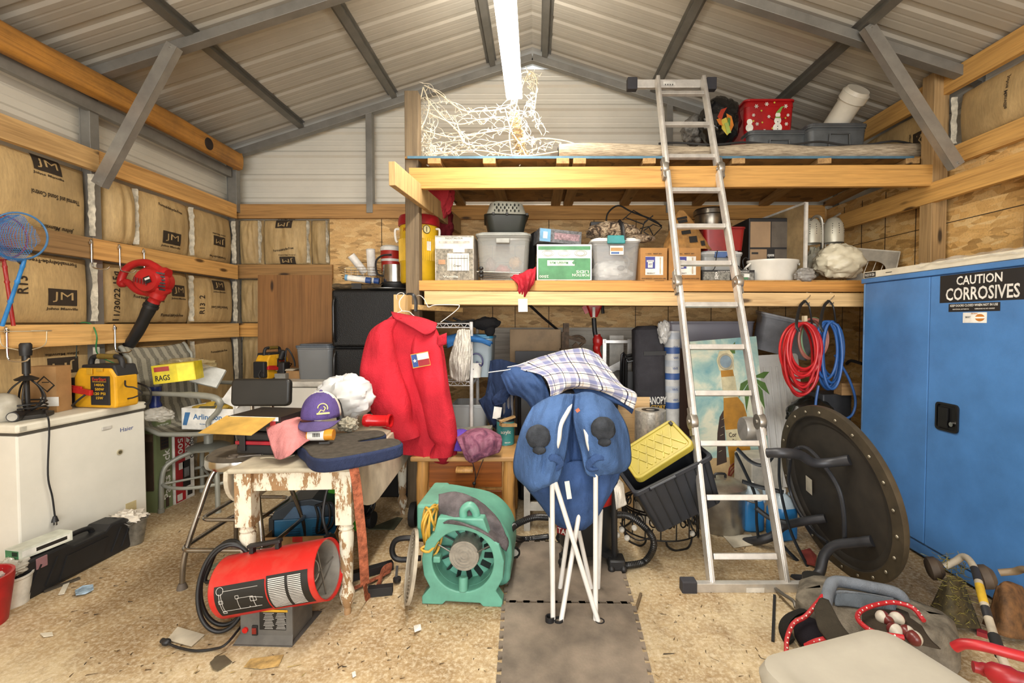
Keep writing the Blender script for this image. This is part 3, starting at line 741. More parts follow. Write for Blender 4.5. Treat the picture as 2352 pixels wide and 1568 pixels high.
# green garden wire on the low timber
m = MB(); m.tube([at(150, 745, 2.94), at(172, 742, 2.92), at(176, 780, 2.9), at(175, 822, 2.9)], .003, 6, k=6); o = m.build('garden_wire', plain('#2d3a2e', .5)); tag(o, 'dark thin cord draped over the lower left timber', 'wire')
m = MB(); m.tube([at(160, 743, 2.95), at(205, 742, 2.98), at(222, 770, 2.95), at(226, 815, 3.0), at(290, 850, 3.1), at(306, 905, 3.1)], .004, 6, k=6); o = m.build('garden_wire', plain('#2f7a45', .5)); tag(o, 'green cord hanging off the lower left timber behind the jump starter', 'wire')
# ---- boxes between the freezer and the chair
OLIVE = plain('#6f7a55', .6, 0., .06)
o = MB(); W2, D2, H2 = .20, .135, .665
o.box(-W2, 0, 0, D2, 0, H2, 0); o.quad(.13, .40, face((-.085, -.0012, .36)), 1); o.quad(.05, .35, face((-.05, -.002, .33)), 2)
FR = lambda y, z, r=0.: face((.0014, y, z), PI/2, 0, r)
o.text('Parts Rack', .36, .062, FR(.085, .25, PI/2), 3); o.text('18 Bin Wall Mount', .2, .02, FR(.045, .22, PI/2), 4); o.quad(.075, .16, FR(.07, .515), 2)
for k in range(6):
    for j in range(3): o.quad(.018, .015, M.Translation((.0012, 0, 0)) @ FR(.05+.022*j, .455+.024*k), 5)
o.text('Over 7700 Cubic Inches', .1, .014, FR(.06, .615), 3); o.quad(.03, .07, FR(.085, .045), 2)
ob = o.build('carton', [OLIVE, plain('#5c4a3a', .7, 0., .3, 20.), plain('#3a2c20', .7), white(), plain('#99a380', .6), plain('#15171c', .6)], None, .002); ob.location = (-2.672, 3.215, 0); tag(ob, 'tall olive green carton for a parts rack standing beside the white freezer', 'box')
o = MB(); o.box(-.17, 0, 0, .19, 0, .515, 0); FR2 = lambda y, z, r=0.: face((.0014, y, z), PI/2, 0, r)
o.quad(.095, .50, FR2(.052, .255), 1); o.text('ZXR', .14, .05, FR2(.13, .42, -PI/2), 1); o.text('5000', .16, .05, M.Translation((.001, 0, 0)) @ FR2(.055, .4, -PI/2), 0); o.text('BADLAND', .2, .04, FR2(.17, .40, -PI/2), 2)
o.quad(.075, .2, M.Translation((.001, 0, 0)) @ FR2(.11, .2), 2); o.quad(.05, .07, M.Translation((.002, 0, 0)) @ FR2(.11, .21), 3); o.quad(.05, .05, M.Translation((.001, 0, 0)) @ FR2(.06, .27), 0); o.quad(.05, .05, M.Translation((.001, 0, 0)) @ FR2(.04, .04), 0); o.quad(.05, .05, M.Translation((.001, 0, 0)) @ FR2(.14, .05), 2)
ob = o.build('carton', [plain('#ddd9d0', .5), plain('#a81e26', .5), BLK, plain('#8d8f92', .4, .5)], None, .002); ob.location = (-2.66, 3.36, 0); tag(ob, 'red and white winch carton standing behind the olive carton', 'box')
# ================================================================ striped swivel patio chair
ch = T('patio_chair', 'grey striped sling swivel patio chair heaped with boxes by the left wall', 'chair', (-2.45, 3.42, 0)); GR = plain('#8f8f85', .45, .2, .08)
m = MB()
def sling(u, v):
    y = -.27+.54*u
    prof = [(.32, .60), (.1, .575), (-.12, .575), (-.24, .62), (-.29, .75), (-.305, .95), (-.33, 1.10), (-.39, 1.18)]
    t = v*(len(prof)-1); i = min(int(t), len(prof)-2); k = t-i; k2 = k*k*(3-2*k)
    x = prof[i][0]+(prof[i+1][0]-prof[i][0])*k; z = prof[i][1]+(prof[i+1][1]-prof[i][1])*k2
    return (x, y, z-.02*math.sin(PI*u))
m.sheet(sling, 20, 42); m.build('sling', uvmat('chairstripe'), ch, solid=.006)
for y in (-.28, .28):
    m = MB(); m.tube([sling((y+.27)/.54, k/20) for k in range(21)], .016, 10); m.build('side_rail', GR, ch)
    m = MB(); m.tube([(-.30, y, .86), (-.1, y*1.06, .86), (.2, y*1.06, .845), (.29, y*1.05, .81), (.27, y, .74), (.2, y, .66), (.22, y, .58)], [.014, .016, .022, .022, .016, .014, .014], 10, k=5, flat=1.); m.build('arm', GR, ch)
m = MB(); m.cyl((0, 0, .42), (0, 0, .57), .03); m.lathe([(0, .40), (.13, .405), (.14, .42), (.1, .44), (0, .445)], 24); m.build('swivel', GR, ch)
for k in range(4):
    a = PI/4+PI/2*k; m = MB(); m.tube([(0.05*math.cos(a), .05*math.sin(a), .41), (.2*math.cos(a), .2*math.sin(a), .36), (.27*math.cos(a), .27*math.sin(a), .28), (.285*math.cos(a), .285*math.sin(a), .015)], .016, 10, k=4); m.cyl((.285*math.cos(a), .285*math.sin(a), 0), (.285*math.cos(a), .285*math.sin(a), .03), .02); m.build('leg', GR, ch)
m = MB(); m.tube([(.275*math.cos(2*PI*k/32), .275*math.sin(2*PI*k/32), .2) for k in range(32)], .012, 8, closed=True)
for k in range(4): a = PI/4+PI/2*k; m.cyl((0, 0, .2), (.275*math.cos(a), .275*math.sin(a), .2), .009, n=8)
m.build('foot_ring', GR, ch)
# things heaped on it
wb = T('carton', 'open white carton with blue lettering on the striped chair seat', 'box', (-2.26, 3.30, .60), -.12)
m = MB(); w, dd, h = .40, .26, .15
for a in ((-w/2, w/2, -dd/2, -dd/2+.004, 0, h), (-w/2, w/2, dd/2-.004, dd/2, 0, h*1.2), (-w/2, -w/2+.004, -dd/2, dd/2, 0, h), (w/2-.004, w/2, -dd/2, dd/2, 0, h*1.25), (-w/2, w/2, -dd/2, dd/2, 0, .004)): m.box(*a)
m.text('Arlington', .22, .05, face((.0, -dd/2-.0015, .085)), 1); m.text('Scranton, PA 18517', .16, .012, face((.02, -dd/2-.0015, .04)), 1); m.prism([(-.19, .03), (-.16, .03), (-.13, .12), (-.17, .12)], 0, .001, 1, face((0, -dd/2-.001, 0)))
m.build('body', [white(), plain('#3f6f9f', .6)], wb)
m = MB(); m.box(0, .16, -.004, 0, 0, .11, 0, M.Translation((.2, -.1, h)) @ M.Rotation(-.9, 4, 'Y') @ M.Rotation(.5, 4, 'X')); m.build('flap', white(), wb)
for i, (x, y, z, rz) in enumerate(((-2.33, 3.28, .735, .2), (-2.27, 3.33, .752, .5), (-2.17, 3.36, .74, .35))):
    m = MB(); m.ell((0, 0, 0), (.12, .05, .03), 0, 24, 12, lambda q: 1+.12*N3(q, 3, i)); m.bar((-.05, -.04, .022), (.05, -.04, .022), .03, .006, (0, 0, 1), 1)
    o = m.build('wire_connector_pack', [plain('#c9a640', .5), plain('#5b5a4a', .6)]); o.location = (x, y, z); o.rotation_euler = (.2, 0, rz)
    tag(o, ('yellow plastic pack at the left end inside the white carton', 'yellow plastic pack heaped in the middle of the white carton', 'yellow plastic pack at the right end of the white carton')[i], 'packet', 'yellow packs in the white carton')
YB_ = plain('#d9c51c', .5)
o = carton('carton', 'yellow and red box of rags tilted on the striped chair', 'box', 352, 842, 436, 884, 3.12, .14, [YB_, plain('#a8322a', .5), INK, plain('#e8dd3e', .5)], .35, [(None, .28, .5, .4, .92, 3), ('RAGS', -.27, .3, .34, .3, 2), (None, -.27, .78, .35, .25, 1)])
o.rotation_euler = (0, -.10, .3); o.location.z += .02
o = carton('card_pack', 'grey white flat carton leaning behind the yellow rag box', 'box', 432, 838, 492, 884, 3.36, .03, [plain('#c6c8c4', .5)], .1); o.rotation_euler = (-.5, .3, .2)
blob('plastic_wrap', 'crumpled clear plastic packaging on top of the rag box heap', 'packaging', at(430, 838, 3.45), (.2, .12, .05), glassy('#cbb98a', .45), .3, 2.5, 2.)
blob('plastic_wrap', 'clear bag with light bulbs on the floor side of the chair', 'packaging', at(362, 952, 3.1), (.1, .07, .045), glassy('#c9c5ba', .5), .25, 2.5, 4.)
m = MB(); m.lathe([(0, 0), (.035, 0), (.037, .02), (.025, .05), (.034, .1), (.036, .15), (0, .15)], 20); o = m.build('blue_bottle', plain('#27397f', .3)); o.location = at(358, 936, 3.22); tag(o, 'dark blue bottle standing behind the freezer corner under the chair arm', 'bottle')
m = MB(); m.tube([at(286, 878, 3.0), at(318, 880, 3.0), at(345, 895, 3.0), at(340, 925, 3.02), at(300, 928, 3.02)], .006, 8, k=6); o = m.build('power_cord', BLK); tag(o, 'black cord looping from the jump starter to the chair', 'cord')
# ================================================================ bar stool
st = T('bar_stool', 'old chrome bar stool with black vinyl backrest behind the white table', 'stool', (-1.58, 2.50, 0))
m = MB(); m.lathe([(0, .655), (.1, .665), (.165, .655), (.185, .63), (.185, .62), (0, .62)], 36); m.build('seat', plain('#5b5245', .8, 0., .3, 12.), st)
m = MB(); m.lathe([(.150, .59), (.192, .59), (.196, .61), (.192, .635), (.184, .635)], 36); m.build('seat_band', chrome(), st)
BS = plain('#22211f', .4, 0., .15)
m = MB(); m.sheet(lambda u, v: ((u-.5)*.36, .0, 0), 2, 2)
m = MB(); pp = rrect(.355, .165, .03)
for k in range(1): m.prism(pp, -.022, .022, 0, face((-.075, .27, .925), 0, -.08))
m.build('backrest', BS, st, .014, seg=4)
m = MB()
for x in (-.14, -.02): m.tube([(x, .16, .60), (x+.01, .22, .62), (x+.012, .262, .70), (x+.008, .262, .86)], .011, 10, k=4)
m.build('back_bracket', chrome(), st)
CH2 = plain('#a5a09a', .22, .95, .2, 5.)
for sx in (-1, 1):
    for sy in (-1, 1):
        m = MB(); m.tube([(sx*.09, sy*.09, .60), (sx*.12, sy*.12, .53), (sx*.15, sy*.15, .40), (sx*.19, sy*.19, .22), (sx*.205, sy*.205, .12), (sx*.21, sy*.21, .01)], .0125, 12, k=4); l = m.build('leg', CH2, st)
        m = MB(); m.lathe([(0, 0), (.024, 0), (.022, .012), (.015, .03), (0, .03)], 14, 0, M.Translation((sx*.21, sy*.21, 0))); m.build('foot_cap', plain('#5e5348', .7), l)
m = MB(); m.tube([(x, y, .20) for x, y in rrect(.43, .43, .05)], .0115, 10, closed=True); m.build('foot_ring', CH2, st)
m = MB(); m.tube([(x, y, .33) for x, y in rrect(.31, .31, .05)], .010, 10, closed=True); m.build('upper_ring', CH2, st)
# ================================================================ drop leaf table with peeling paint
tyaw = R(3.2); TR = V((-.873, 2.095, 0)); tx = V((math.cos(tyaw), math.sin(tyaw), 0)); ty = V((-math.sin(tyaw), math.cos(tyaw), 0))
TW, TL, TH = .44, 1.10, .70
tb = T('drop_leaf_table', 'old drop leaf table with peeling white paint in front of the red jacket', 'table', TR-tx*TW/2+ty*TL/2, tyaw)
def ont(u, v, z=TH+.001): return onz(u, v, z)
PW = peeled(); PW2 = plain('#cbc2ac', .7, 0., .2, 6.)
m = MB(); m.box(-TW/2-.055, TW/2+.04, -TL/2-.06, TL/2+.06, TH-.022, TH); m.build('tabletop', plain('#b4ab95', .6, 0., .25, 5.), tb, .008)
m = MB()
m.box(-TW/2+.03, TW/2-.03, -TL/2-.012, -TL/2+.01, TH-.115, TH-.022); m.box(-TW/2+.03, TW/2-.03, TL/2-.01, TL/2+.012, TH-.115, TH-.022)
m.box(-TW/2-.012, -TW/2+.01, -TL/2+.03, TL/2-.03, TH-.115, TH-.022); m.box(TW/2-.01, TW/2+.012, -TL/2+.03, TL/2-.03, TH-.115, TH-.022)
m.build('apron', PW, tb, .002)
for sx in (-1, 1):
    for sy in (-1, 1):
        x, y = sx*TW/2, sy*TL/2
        m = MB(); m.box(x-.036, x+.036, y-.036, y+.036, .43, TH-.022); X = M.Translation((x, y, 0))
        m.lathe([(0, .0), (.016, 0), (.018, .02), (.014, .03), (.026, .06), (.034, .10), (.026, .125), (.022, .14), (.026, .15), (.03, .30), (.034, .385), (.028, .395), (.034, .405), (.028, .415), (.034, .43), (0, .43)], 24, 0, X)
        m.build('leg', PW, tb)
for sg in (-1, 1):
    m = MB(); L = TL/2+.06; D = .25 if sg > 0 else .22
    poly = [(-L, 0)]+[(-L+ (1-math.cos(t))*.30, -D*math.sin(t)**.9) for t in [PI/2*k/10 for k in range(1, 11)]]+[(L-(1-math.cos(t))*.30, -D*math.sin(t)**.9) for t in [PI/2*k/10 for k in range(10, 0, -1)]]+[(L, 0)]
    X = M.Translation((sg*(TW/2+.046)+(-.012 if sg < 0 else 0), 0, TH-.012)) @ M.Rotation(sg*-.10, 4, 'Y') @ M.Rotation(PI/2, 4, 'Z') @ M.Rotation(PI/2, 4, 'X')
    m.prism(poly, -.01, .01, 0, X); m.build('drop_leaf', PW2, tb, .003)
# ---- things on the table
Z = TH+.001
bx = T('carton', 'black glossy carton with tan inner flap hanging open on the white table', 'box', ont(600, 1045, Z)+V((-.03, .14, .115)), -.12)
m = MB(); m.box(-.14, .14, -.12, .12, 0, .07); m.quad(.03, .03, face((.1, -.1212, .035)), 1); m.quad(.26, .02, face((.0, -.1212, .06)), 2); m.build('body', [plain('#1d1c1c', .35), plain('#a52e33', .5), white()], bx, .003)
m = MB(); m.box(-.135, .135, -.17, 0, -.0015, .0015, 0, M.Translation((-.02, -.115, .068)) @ M.Rotation(.28, 4, 'X') @ M.Rotation(-.02, 4, 'Z')); m.build('flap', plain('#c19a4b', .6), bx)
cs = T('tool_case', 'black tool case with red band under the black carton on the white table', 'case', ont(606, 1046, Z)+V((-.0, .09, 0)), -.08)
m = MB(); m.box(-.14, .15, -.085, .10, 0, .05); m.box(-.14, .15, -.085, .10, .068, .112); m.build('body', BLK, cs, .01)
m = MB(); m.box(-.142, .152, -.088, .10, .05, .068); m.build('red_band', plain('#a3172a', .4), cs, .003)
m = MB(); m.box(-.115, -.085, -.096, -.085, .02, .10); m.build('latch', BLK, cs, .003)
def cloth(name, label, cat, fn, nu, nv, mtl, th=.003, sub=0, group=None, o0=None):
    m = MB(); m.sheet(fn, nu, nv)
    c = V(o0) if o0 else m.v[0].copy()
    m.v = [p-c for p in m.v]; o = m.build(name, mtl, None, 0, sub, th); o.location = c
    return tag(o, label, cat, group) if label else o
# pink cloth draped over the case and the table edge
pc = [[(618, 975, 2.34, .2), (655, 958, 2.36, .2), (700, 960, 2.36, .2), (742, 975, 2.34, .2)],
      [(612, 985, 2.22, 0), (650, 972, 2.22, 0), (690, 985, 2.2, 0), (735, 1000, 2.22, 0)],
      [(620, 1015, 2.14, 0), (648, 1012, 2.13, 0), (678, 1020, 2.12, 0), (705, 1015, 2.16, 0)],
      [(632, 1052, 2.09, 0), (645, 1055, 2.08, 0), (662, 1048, 2.07, 0), (680, 1035, 2.1, 0)]]
def grid(ctrl, fold=.0, fs=20., seed=0.):
    G = [[at(q[0], q[1], q[2]) for q in row] for row in ctrl]
    def cr(a, b, c, d, t): return .5*((2*b)+(c-a)*t+(2*a-5*b+4*c-d)*t*t+(3*b-a-3*c+d)*t**3)
    def row(i, u):
        r = G[i]; n = len(r)-1; t = u*n; k = min(int(t), n-1); t -= k
        a = r[k-1] if k else r[0]*2-r[1]; d = r[k+2] if k+2 <= n else r[n]*2-r[n-1]
        return cr(a, r[k], r[k+1], d, t)
    def fn(u, v):
        n = len(G)-1; t = v*n; k = min(int(t), n-1); t -= k
        b, c = row(k, u), row(k+1, u); a = row(k-1, u) if k else b*2-c; d = row(k+2, u) if k+2 <= n else c*2-b
        p = cr(a, b, c, d, t)
        if fold:
            w = N3((u*fs*.4, v*fs*.15, seed))+.5*N3((u*fs, v*fs*.5, seed+3)); p = p+V((0, -fold*w, fold*w*.3))
        return p
    return fn
cloth('shop_cloth', 'faded pink shop cloth draped over the tool case and table edge', 'cloth', grid(pc, .012, 9., 1.), 30, 30, fabric('#c07d7c'), .004)
# purple cap
cp = T('baseball_cap', 'purple and white baseball cap resting on a bottle on the seat cushion', 'cap', at(738, 955, 2.32), R(12))
m = MB()
def dome(u, v):
    a = 2*PI*u; b = PI/2*v; k = 1+.04*math.cos(a)
    return (.092*math.cos(a)*math.cos(b), .108*math.sin(a)*math.cos(b), .125*math.sin(b)**.9)
m.sheet(dome, 36, 14, 0, True, None, True)
m.f, m.m = m.f, [1 if -.02 < (sum((m.v[i].y for i in f), 0.)/len(f)) else 0 for f in m.f]
m.build('crown', [fabric('#57487f'), fabric('#d9d3c8')], cp, solid=.003)
m = MB()
def brim(u, v):
    a = PI*(1.03+.94*u) ; r = .0+v*.075*(math.sin(PI*u)**.5)
    return (.094*math.cos(a)*(1-.02*v), .108*math.sin(a)-r, -.004-.030*v*math.sin(PI*u)-.010*abs(math.cos(a))*1.5)
m.sheet(brim, 24, 8); m.build('brim', fabric('#564a75'), cp, solid=.005)
m = MB(); m.ell((0, 0, .125), .009); m.build('button', fabric('#57487f'), cp)
m = MB(); X = face((.030, -.0985, .045), .3, -.22)
m.tube([X @ V((.022*math.cos(a), .012+.022*math.sin(a), 0)) for a in [-.4+.35*k for k in range(11)]], .0025, 6); m.tube([X @ V(p) for p in ((-.02, -.012, .002), (-.008, .004, 0), (.004, -.004, 0), (.012, .012, .0), (.004, .02, 0))], .003, 6); m.box(-.028, .03, -.018, -.010, -.002, .003, 0, X); m.build('embroidery', plain('#d8cf86', .8), cp)
# bottle beneath the cap
q = ont(725, 1003, Z+.075); bt = T('pill_bottle', 'orange bottle with white barcode label lying under the cap', 'bottle', at(752, 998, 2.19), R(4))
m = MB(); m.cyl((-.09, 0, 0), (.03, 0, 0), .026, n=24); m.build('body', plain('#cf8b2c', .3), bt)
m = MB(); m.cyl((-.085, 0, 0), (-.01, 0, 0), .0267, n=24)
for k in range(9): m.box(-.06+.004*k, -.0585+.004*k+(k % 3)*.0008, -.0275, -.0265, -.004, .014, 1)
m.build('paper_label', [white(), INK], bt)
# seat cushion with a U cut-out
def cush(u, v): pass
CH = T('seat_cushion', 'dark grey U-shaped seat cushion with navy sides at the table edge', 'cushion', V((-.905, 2.22, Z+.0)), R(8))
half = [(0, -.20), (.10, -.205), (.17, -.195), (.215, -.15), (.225, -.05), (.215, .08), (.18, .19), (.11, .215), (.05, .19), (.032, .10), (.022, .05), (0, .04)]
out = smoothpath([(x, y, 0) for x, y in half]+[(-x, y, 0) for x, y in half[-2:0:-1]], 4, True)
Xc = M.Translation((0, 0, 0)) @ M.Rotation(R(-60), 4, 'Z')
pts = [(p.x, p.y) for p in out]
m = MB(); m.prism(pts, .0, .062, 0, Xc, True); m.build('foam_side', fabric('#2b3450'), CH, .012, seg=3)
m = MB(); m.prism([(x*.965, y*.965) for x, y in pts], .055, .066, 0, Xc, True); m.build('mesh_top', fabric('#4a453e', .95, .2, 30., 1500., .8), CH, .004)
m = MB(); m.quad(.045, .008, face(inv(CH, at(745, 1017, 2.03))+V((0, 0, 0)))); m.build('sewn_tag', BLK, CH)
# white plastic bag
blob('plastic_bag', 'bulging white plastic carrier bag between the cap and the red jacket', 'bag', at(795, 912, 2.62), (.155, .12, .13), plain('#c6c8c8', .4, 0., .06), .34, 2.2, 5., ridged=True)
# red canister and black gadgets behind the cushion
rc = T('canister', 'red metal canister lying on its side behind the seat cushion', 'canister', at(868, 966, 2.5), R(-6))
m = MB(); X = M.Translation((-.075, 0, 0)) @ M.Rotation(PI/2, 4, 'Y'); m.lathe([(0, 0), (.034, 0), (.036, .01), (.036, .028), (.031, .035), (.031, .13), (.038, .135), (.038, .15), (.03, .15), (.028, .12), (0, .12)], 28, 0, X); m.build('body', plain('#b8161a', .22), rc)
m = MB(); m.lathe([(0, .121), (.028, .121)], 20, 0, X); m.build('inside', plain('#caa79c', .5), rc)
m = MB(); m.tube([at(772, 920, 2.5), at(780, 950, 2.48), at(786, 985, 2.44)], [.022, .02, .018], 14); m.tube([at(764, 918, 2.5), at(772, 921, 2.5)], .024, 14); o = m.build('hose_nozzle', BLK); tag(o, 'short black nozzle standing between the cap and the white bag', 'nozzle')
blob('fitting', 'dusty grey plastic fitting lying behind the cap beside the nozzle', 'fitting', at(800, 975, 2.45), (.05, .05, .035), dusty('#8c8878'), .35, 3., 2.)
# scissors on the table corner
q = ont(565, 1046, Z+.006); sc_ = T('scissors', 'old scissors lying on the front left corner of the white table', 'scissors', q, .3)
for k, sg in enumerate((-1, 1)):
    m = MB(); m.tube([(-.055+.02*math.cos(a), sg*.017+.013*math.sin(a), 0) for a in [2*PI*j/18 for j in range(18)]], .0035, 7, closed=True); m.bar((-.036, sg*.012, 0), (.07, -sg*.012, .002*sg), .009, .003, (0, 0, 1)); m.build('blade', plain('#8f8a84', .35, .7), sc_)
m = MB(); m.tube([ont(598, 1052, Z+.004)+V((0, 0, 0)), ont(620, 1050, Z+.004), ont(648, 1052, Z+.004), ont(676, 1045, Z+.004)], .004, 6, k=5); o = m.build('string', plain('#b2a68e', .8)); tag(o, 'frayed pale string lying along the front of the white table', 'string')
# orange ratchet strap hanging down
sp = [onz(806, 1058, Z+.004), at(812, 1072, 2.03), at(820, 1120, 2.03), at(826, 1180, 2.03), at(832, 1240, 2.04), at(836, 1300, 2.06), at(838, 1340, 2.09)]
SR = fabric('#96573f', .9, .35, 40.)
m = MB(); m.tube(sp, .020, 8, k=6, flat=.12, ref=(1, 0, 0)); m.tube([at(838, 1340, 2.09), onz(845, 1372, .012), onz(868, 1345, .03), onz(880, 1310, .06), onz(898, 1300, .05), onz(893, 1312, .015), onz(848, 1335, .012), onz(815, 1350, .012), onz(800, 1362, .01)], .018, 8, k=6, flat=.15, ref=(0, 1, 0)); o = m.build('ratchet_strap', SR); tag(o, 'long faded orange webbing strap hanging off the table to the floor', 'strap')
for (a, b, l) in (((800, 1325), (902, 1296), 'rear of two black steel tubes on the floor behind the strap'), ((845, 1358), (902, 1352), 'front of two black steel tubes on the floor, end facing right')):
    p0, p1 = onz(a[0], a[1], .022), onz(b[0], b[1], .022); m = MB(); m.bar(p0, p1, .04, .04); m.bar(p1, p1+(p1-p0).normalized()*.001, .03, .03, mi=1); o = m.build('steel_tube', [BLK, plain('#050505', .9)], None, .002); tag(o, l, 'tube', 'black steel tubes by the table leg')
m = MB(); p = onz(912, 1330, .02); m.lathe([(0, -.01), (.02, -.008), (.02, .008), (0, .01)], 16, 0, M.Translation(p)); m.bar(p+V((-.005, 0, 0)), p+V((-.02, .07, .03)), .012, .012); o = m.build('clamp_knob', BLK); tag(o, 'black clamp knob on the floor beside the steel tubes', 'clamp')
# ================================================================ red forced air heater
hA, hB = V((-1.235, 1.885, 0)), V((-.90, 1.945, 0))
hy = math.atan2(.13, .345)
hr = T('forced_air_heater', 'red cylindrical forced air heater on a grey base in front of the white table', 'heater', (-1.135, 1.985, 0), R(-2)); hr.scale = (.84, .84, .84)
GRY = plain('#5b5854', .55, 0., .2, 8.)
m = MB(); m.prism([(-.15, -.13), (.15, -.13), (.16, .15), (-.15, .15)], 0, .004); m.prism([(-.15, 0), (.15, 0), (.135, .05), (-.135, .05)], -.004, 0, 0, M.Translation((0, -.125, .002)) @ M.Rotation(PI/2-.75, 4, 'X')); m.build('base_plate', GRY, hr)
m = MB(); m.box(-.135, .135, -.095, .10, .004, .185); m.build('base_housing', GRY, hr, .006)
m = MB(); m.quad(.135, .105, face((.035, -.0965, .115)), 0); m.quad(.135, .012, face((.045, -.097, .16)), 1)
for k in range(11):
    for j in range(2): m.quad(.055-.006*((k*7+j*3) % 4), .0035, face((.015+.062*j, -.0975, .148-.0078*k)), 2)
m.build('warning_label', [plain('#191919', .45), plain('#c79a27', .5), plain('#9a9690', .6)], hr)
m = MB(); m.cyl((-.105, -.095, .06), (-.105, -.105, .06), .014, n=16); m.build('reset_button', plain('#b51e1a', .3), hr)
m = MB(); m.box(-.07, -.042, -.103, -.095, .035, .085, 0); m.box(-.067, -.045, -.108, -.10, .045, .075, 1); m.build('rocker_switch', [BLK, plain('#7c2016', .4)], hr, .002)
HX = M.Translation((-.0, .0, .275)) @ M.Rotation(R(-11), 4, 'Y') @ M.Rotation(PI/2, 4, 'Y')
RDH = dusty('#b9201c', '#a8705c', .35, .38)
m = MB(); m.lathe([(.0, -.265), (.142, -.265), (.150, -.255), (.150, .285), (.144, .285), (.140, .24), (.140, -.22), (0, -.22)], 56, 0, HX); m.build('barrel', RDH, hr)
m = MB(); m.lathe([(.1415, .27), (.134, .27), (.120, .12), (.126, .1), (0, .10)], 48, 0, HX); m.lathe([(.05, .13), (.055, .2), (.048, .2), (.045, .13)], 24, 0, HX); m.build('inner_liner', plain('#b5b0a8', .35, .6), hr)
m = MB(); m.tube([HX @ V((.13*math.cos(a), .13*math.sin(a), .24)) for a in (0, PI)], .004, 6); m.tube([HX @ V((.13*math.cos(a), .13*math.sin(a), .24)) for a in (PI/2, 1.5*PI)], .004, 6); m.build('outlet_guard', steel(), hr)
m = MB()
def onbar(x, ang, e=.1512): return HX @ V((e*math.cos(ang), e*math.sin(ang), x))
# the barrel's own angle 0 points down; -90 deg faces the viewer
def patch(m, x0, x1, a0, a1, mi, e=.1512, nn=10):
    vs = []; fs = []
    for j in range(nn+1):
        for i in range(2): vs.append(onbar(x0+(x1-x0)*i, a0+(a1-a0)*j/nn, e))
    for j in range(nn): fs.append((2*j, 2*j+1, 2*j+3, 2*j+2))
    m.add(vs, fs, mi)
AB = -PI/2
patch(m, -.225, .035, AB-.55+.1, AB+.55+.1, 0); patch(m, .042, .255, AB-.62+.1, AB+.62+.1, 0)
L_ = lambda x0, a0, x1, a1: m.tube([onbar(x0+(x1-x0)*t/6, AB+.1+a0+(a1-a0)*t/6, .1518) for t in range(7)], .0011, 4, 1)
for q in ((-.2, .3, .0, .3), (-.2, .3, -.2, -.32), (-.19, .3, -.19, -.32), (-.11, .3, -.11, -.1), (-.03, .3, -.03, -.1), (-.11, -.1, -.03, -.1), (-.05, -.1, .02, .0), (-.06, .25, -.06, .3), (-.18, -.38, -.0, -.38)): L_(*q)
for (x, a, w, h) in ((-.195, .36, .018, .08), (-.195, -.05, .02, .1), (-.11, -.14, .016, .1), (-.03, .0, .03, .13)):
    L_(x-w/2, a-h/2, x+w/2, a-h/2); L_(x-w/2, a+h/2, x+w/2, a+h/2); L_(x-w/2, a-h/2, x-w/2, a+h/2); L_(x+w/2, a-h/2, x+w/2, a+h/2)
m.tube([onbar(-.195+.018*math.cos(t), AB-.3+.12*math.sin(t), .1518) for t in [2*PI*k/20 for k in range(20)]], .0011, 4, 1, True)
for col in range(2):
    for k in range(19):
        w = .085-.012*((k*5+col*3) % 5)/2; x = .052+.10*col; a = AB+.62-.058*k
        patch(m, x, x+w, a, a+.032, 1, .1517, 2)
m.build('wiring_label', [plain('#171717', .45), plain('#c9c5bf', .6)], hr)
m = MB()
for z in (-.10, .04): p = HX @ V((-.15, 0, z)); m.bar(p, p+V((0, 0, .035)), .03, .022)
p0, p1 = HX @ V((-.188, 0, -.115)), HX @ V((-.188, 0, .065)); m.bar(p0, p1, .032, .018); m.build('carry_handle', BLK, hr, .004)
m = MB(); cpt = V((-1.52, 2.0, 0))
hz = []
for k in range(40):
    a = 2*PI*k/16; r = 1+.06*math.sin(k*.7)
    hz.append(V((-.27-.12*math.cos(a)*r, .0+.05*math.sin(k*.35)+.02*math.cos(a*.5), .23+.20*math.sin(a)*r)))
m.tube([(-.16, 0, .33)]+hz+[(-.16, .02, .12)], .0105, 10, k=4); m.build('gas_hose', plain('#161617', .5), hr)
m = MB(); pl = [inv(hr, onz(u, v, z)) for u, v, z in ((520, 1478, .03), (490, 1490, .008), (450, 1494, .008), (415, 1488, .008), (392, 1480, .012), (382, 1474, .015))]
m.tube([(-.16, -.03, .05)]+pl, .006, 8, k=5); c = m.build('power_cord', BLK, hr)
m = MB(); e = pl[-1]; m.ell(e, (.022, .018, .016), 0, 12, 8); m.cyl(e, e+V((-.03, .01, 0)), .012); m.build('plug', BLK, c)
# ================================================================ under the table
wd = T('welder', 'blue and black welding machine on the floor under the white table', 'welder', onz(700, 1262, 0)+V((0, .13, 0)), R(10))
BLU = plain('#20648c', .45, 0., .15)
m = MB(); m.box(-.20, .16, -.12, .12, .03, .185); m.build('case', BLU, wd, .008)
m = MB(); m.prism([(-.21, 0), (.17, 0), (.17, .03), (.12, .085), (.02, .115), (-.1, .105), (-.19, .05)], -.125, .125, 0, M.Translation((0, 0, .185)) @ M.Rotation(PI/2, 4, 'X')); m.build('rounded_top', plain('#2f3a44', .5), wd, .008)
m = MB(); m.prism([(-.14, 0), (.08, 0), (.06, .06), (-.0, .075), (-.08, .07)], -.001, .001, 0, face((0, -.127, .19))); m.build('side_sticker', plain('#4f6d8c', .5), wd)
m = MB(); m.box(-.22, -.19, -.125, .125, .02, .2); m.box(.15, .18, -.125, .125, .02, .2); m.box(-.21, .17, -.11, .11, 0, .032); m.build('end_frame', plain('#202326', .6), wd, .005)
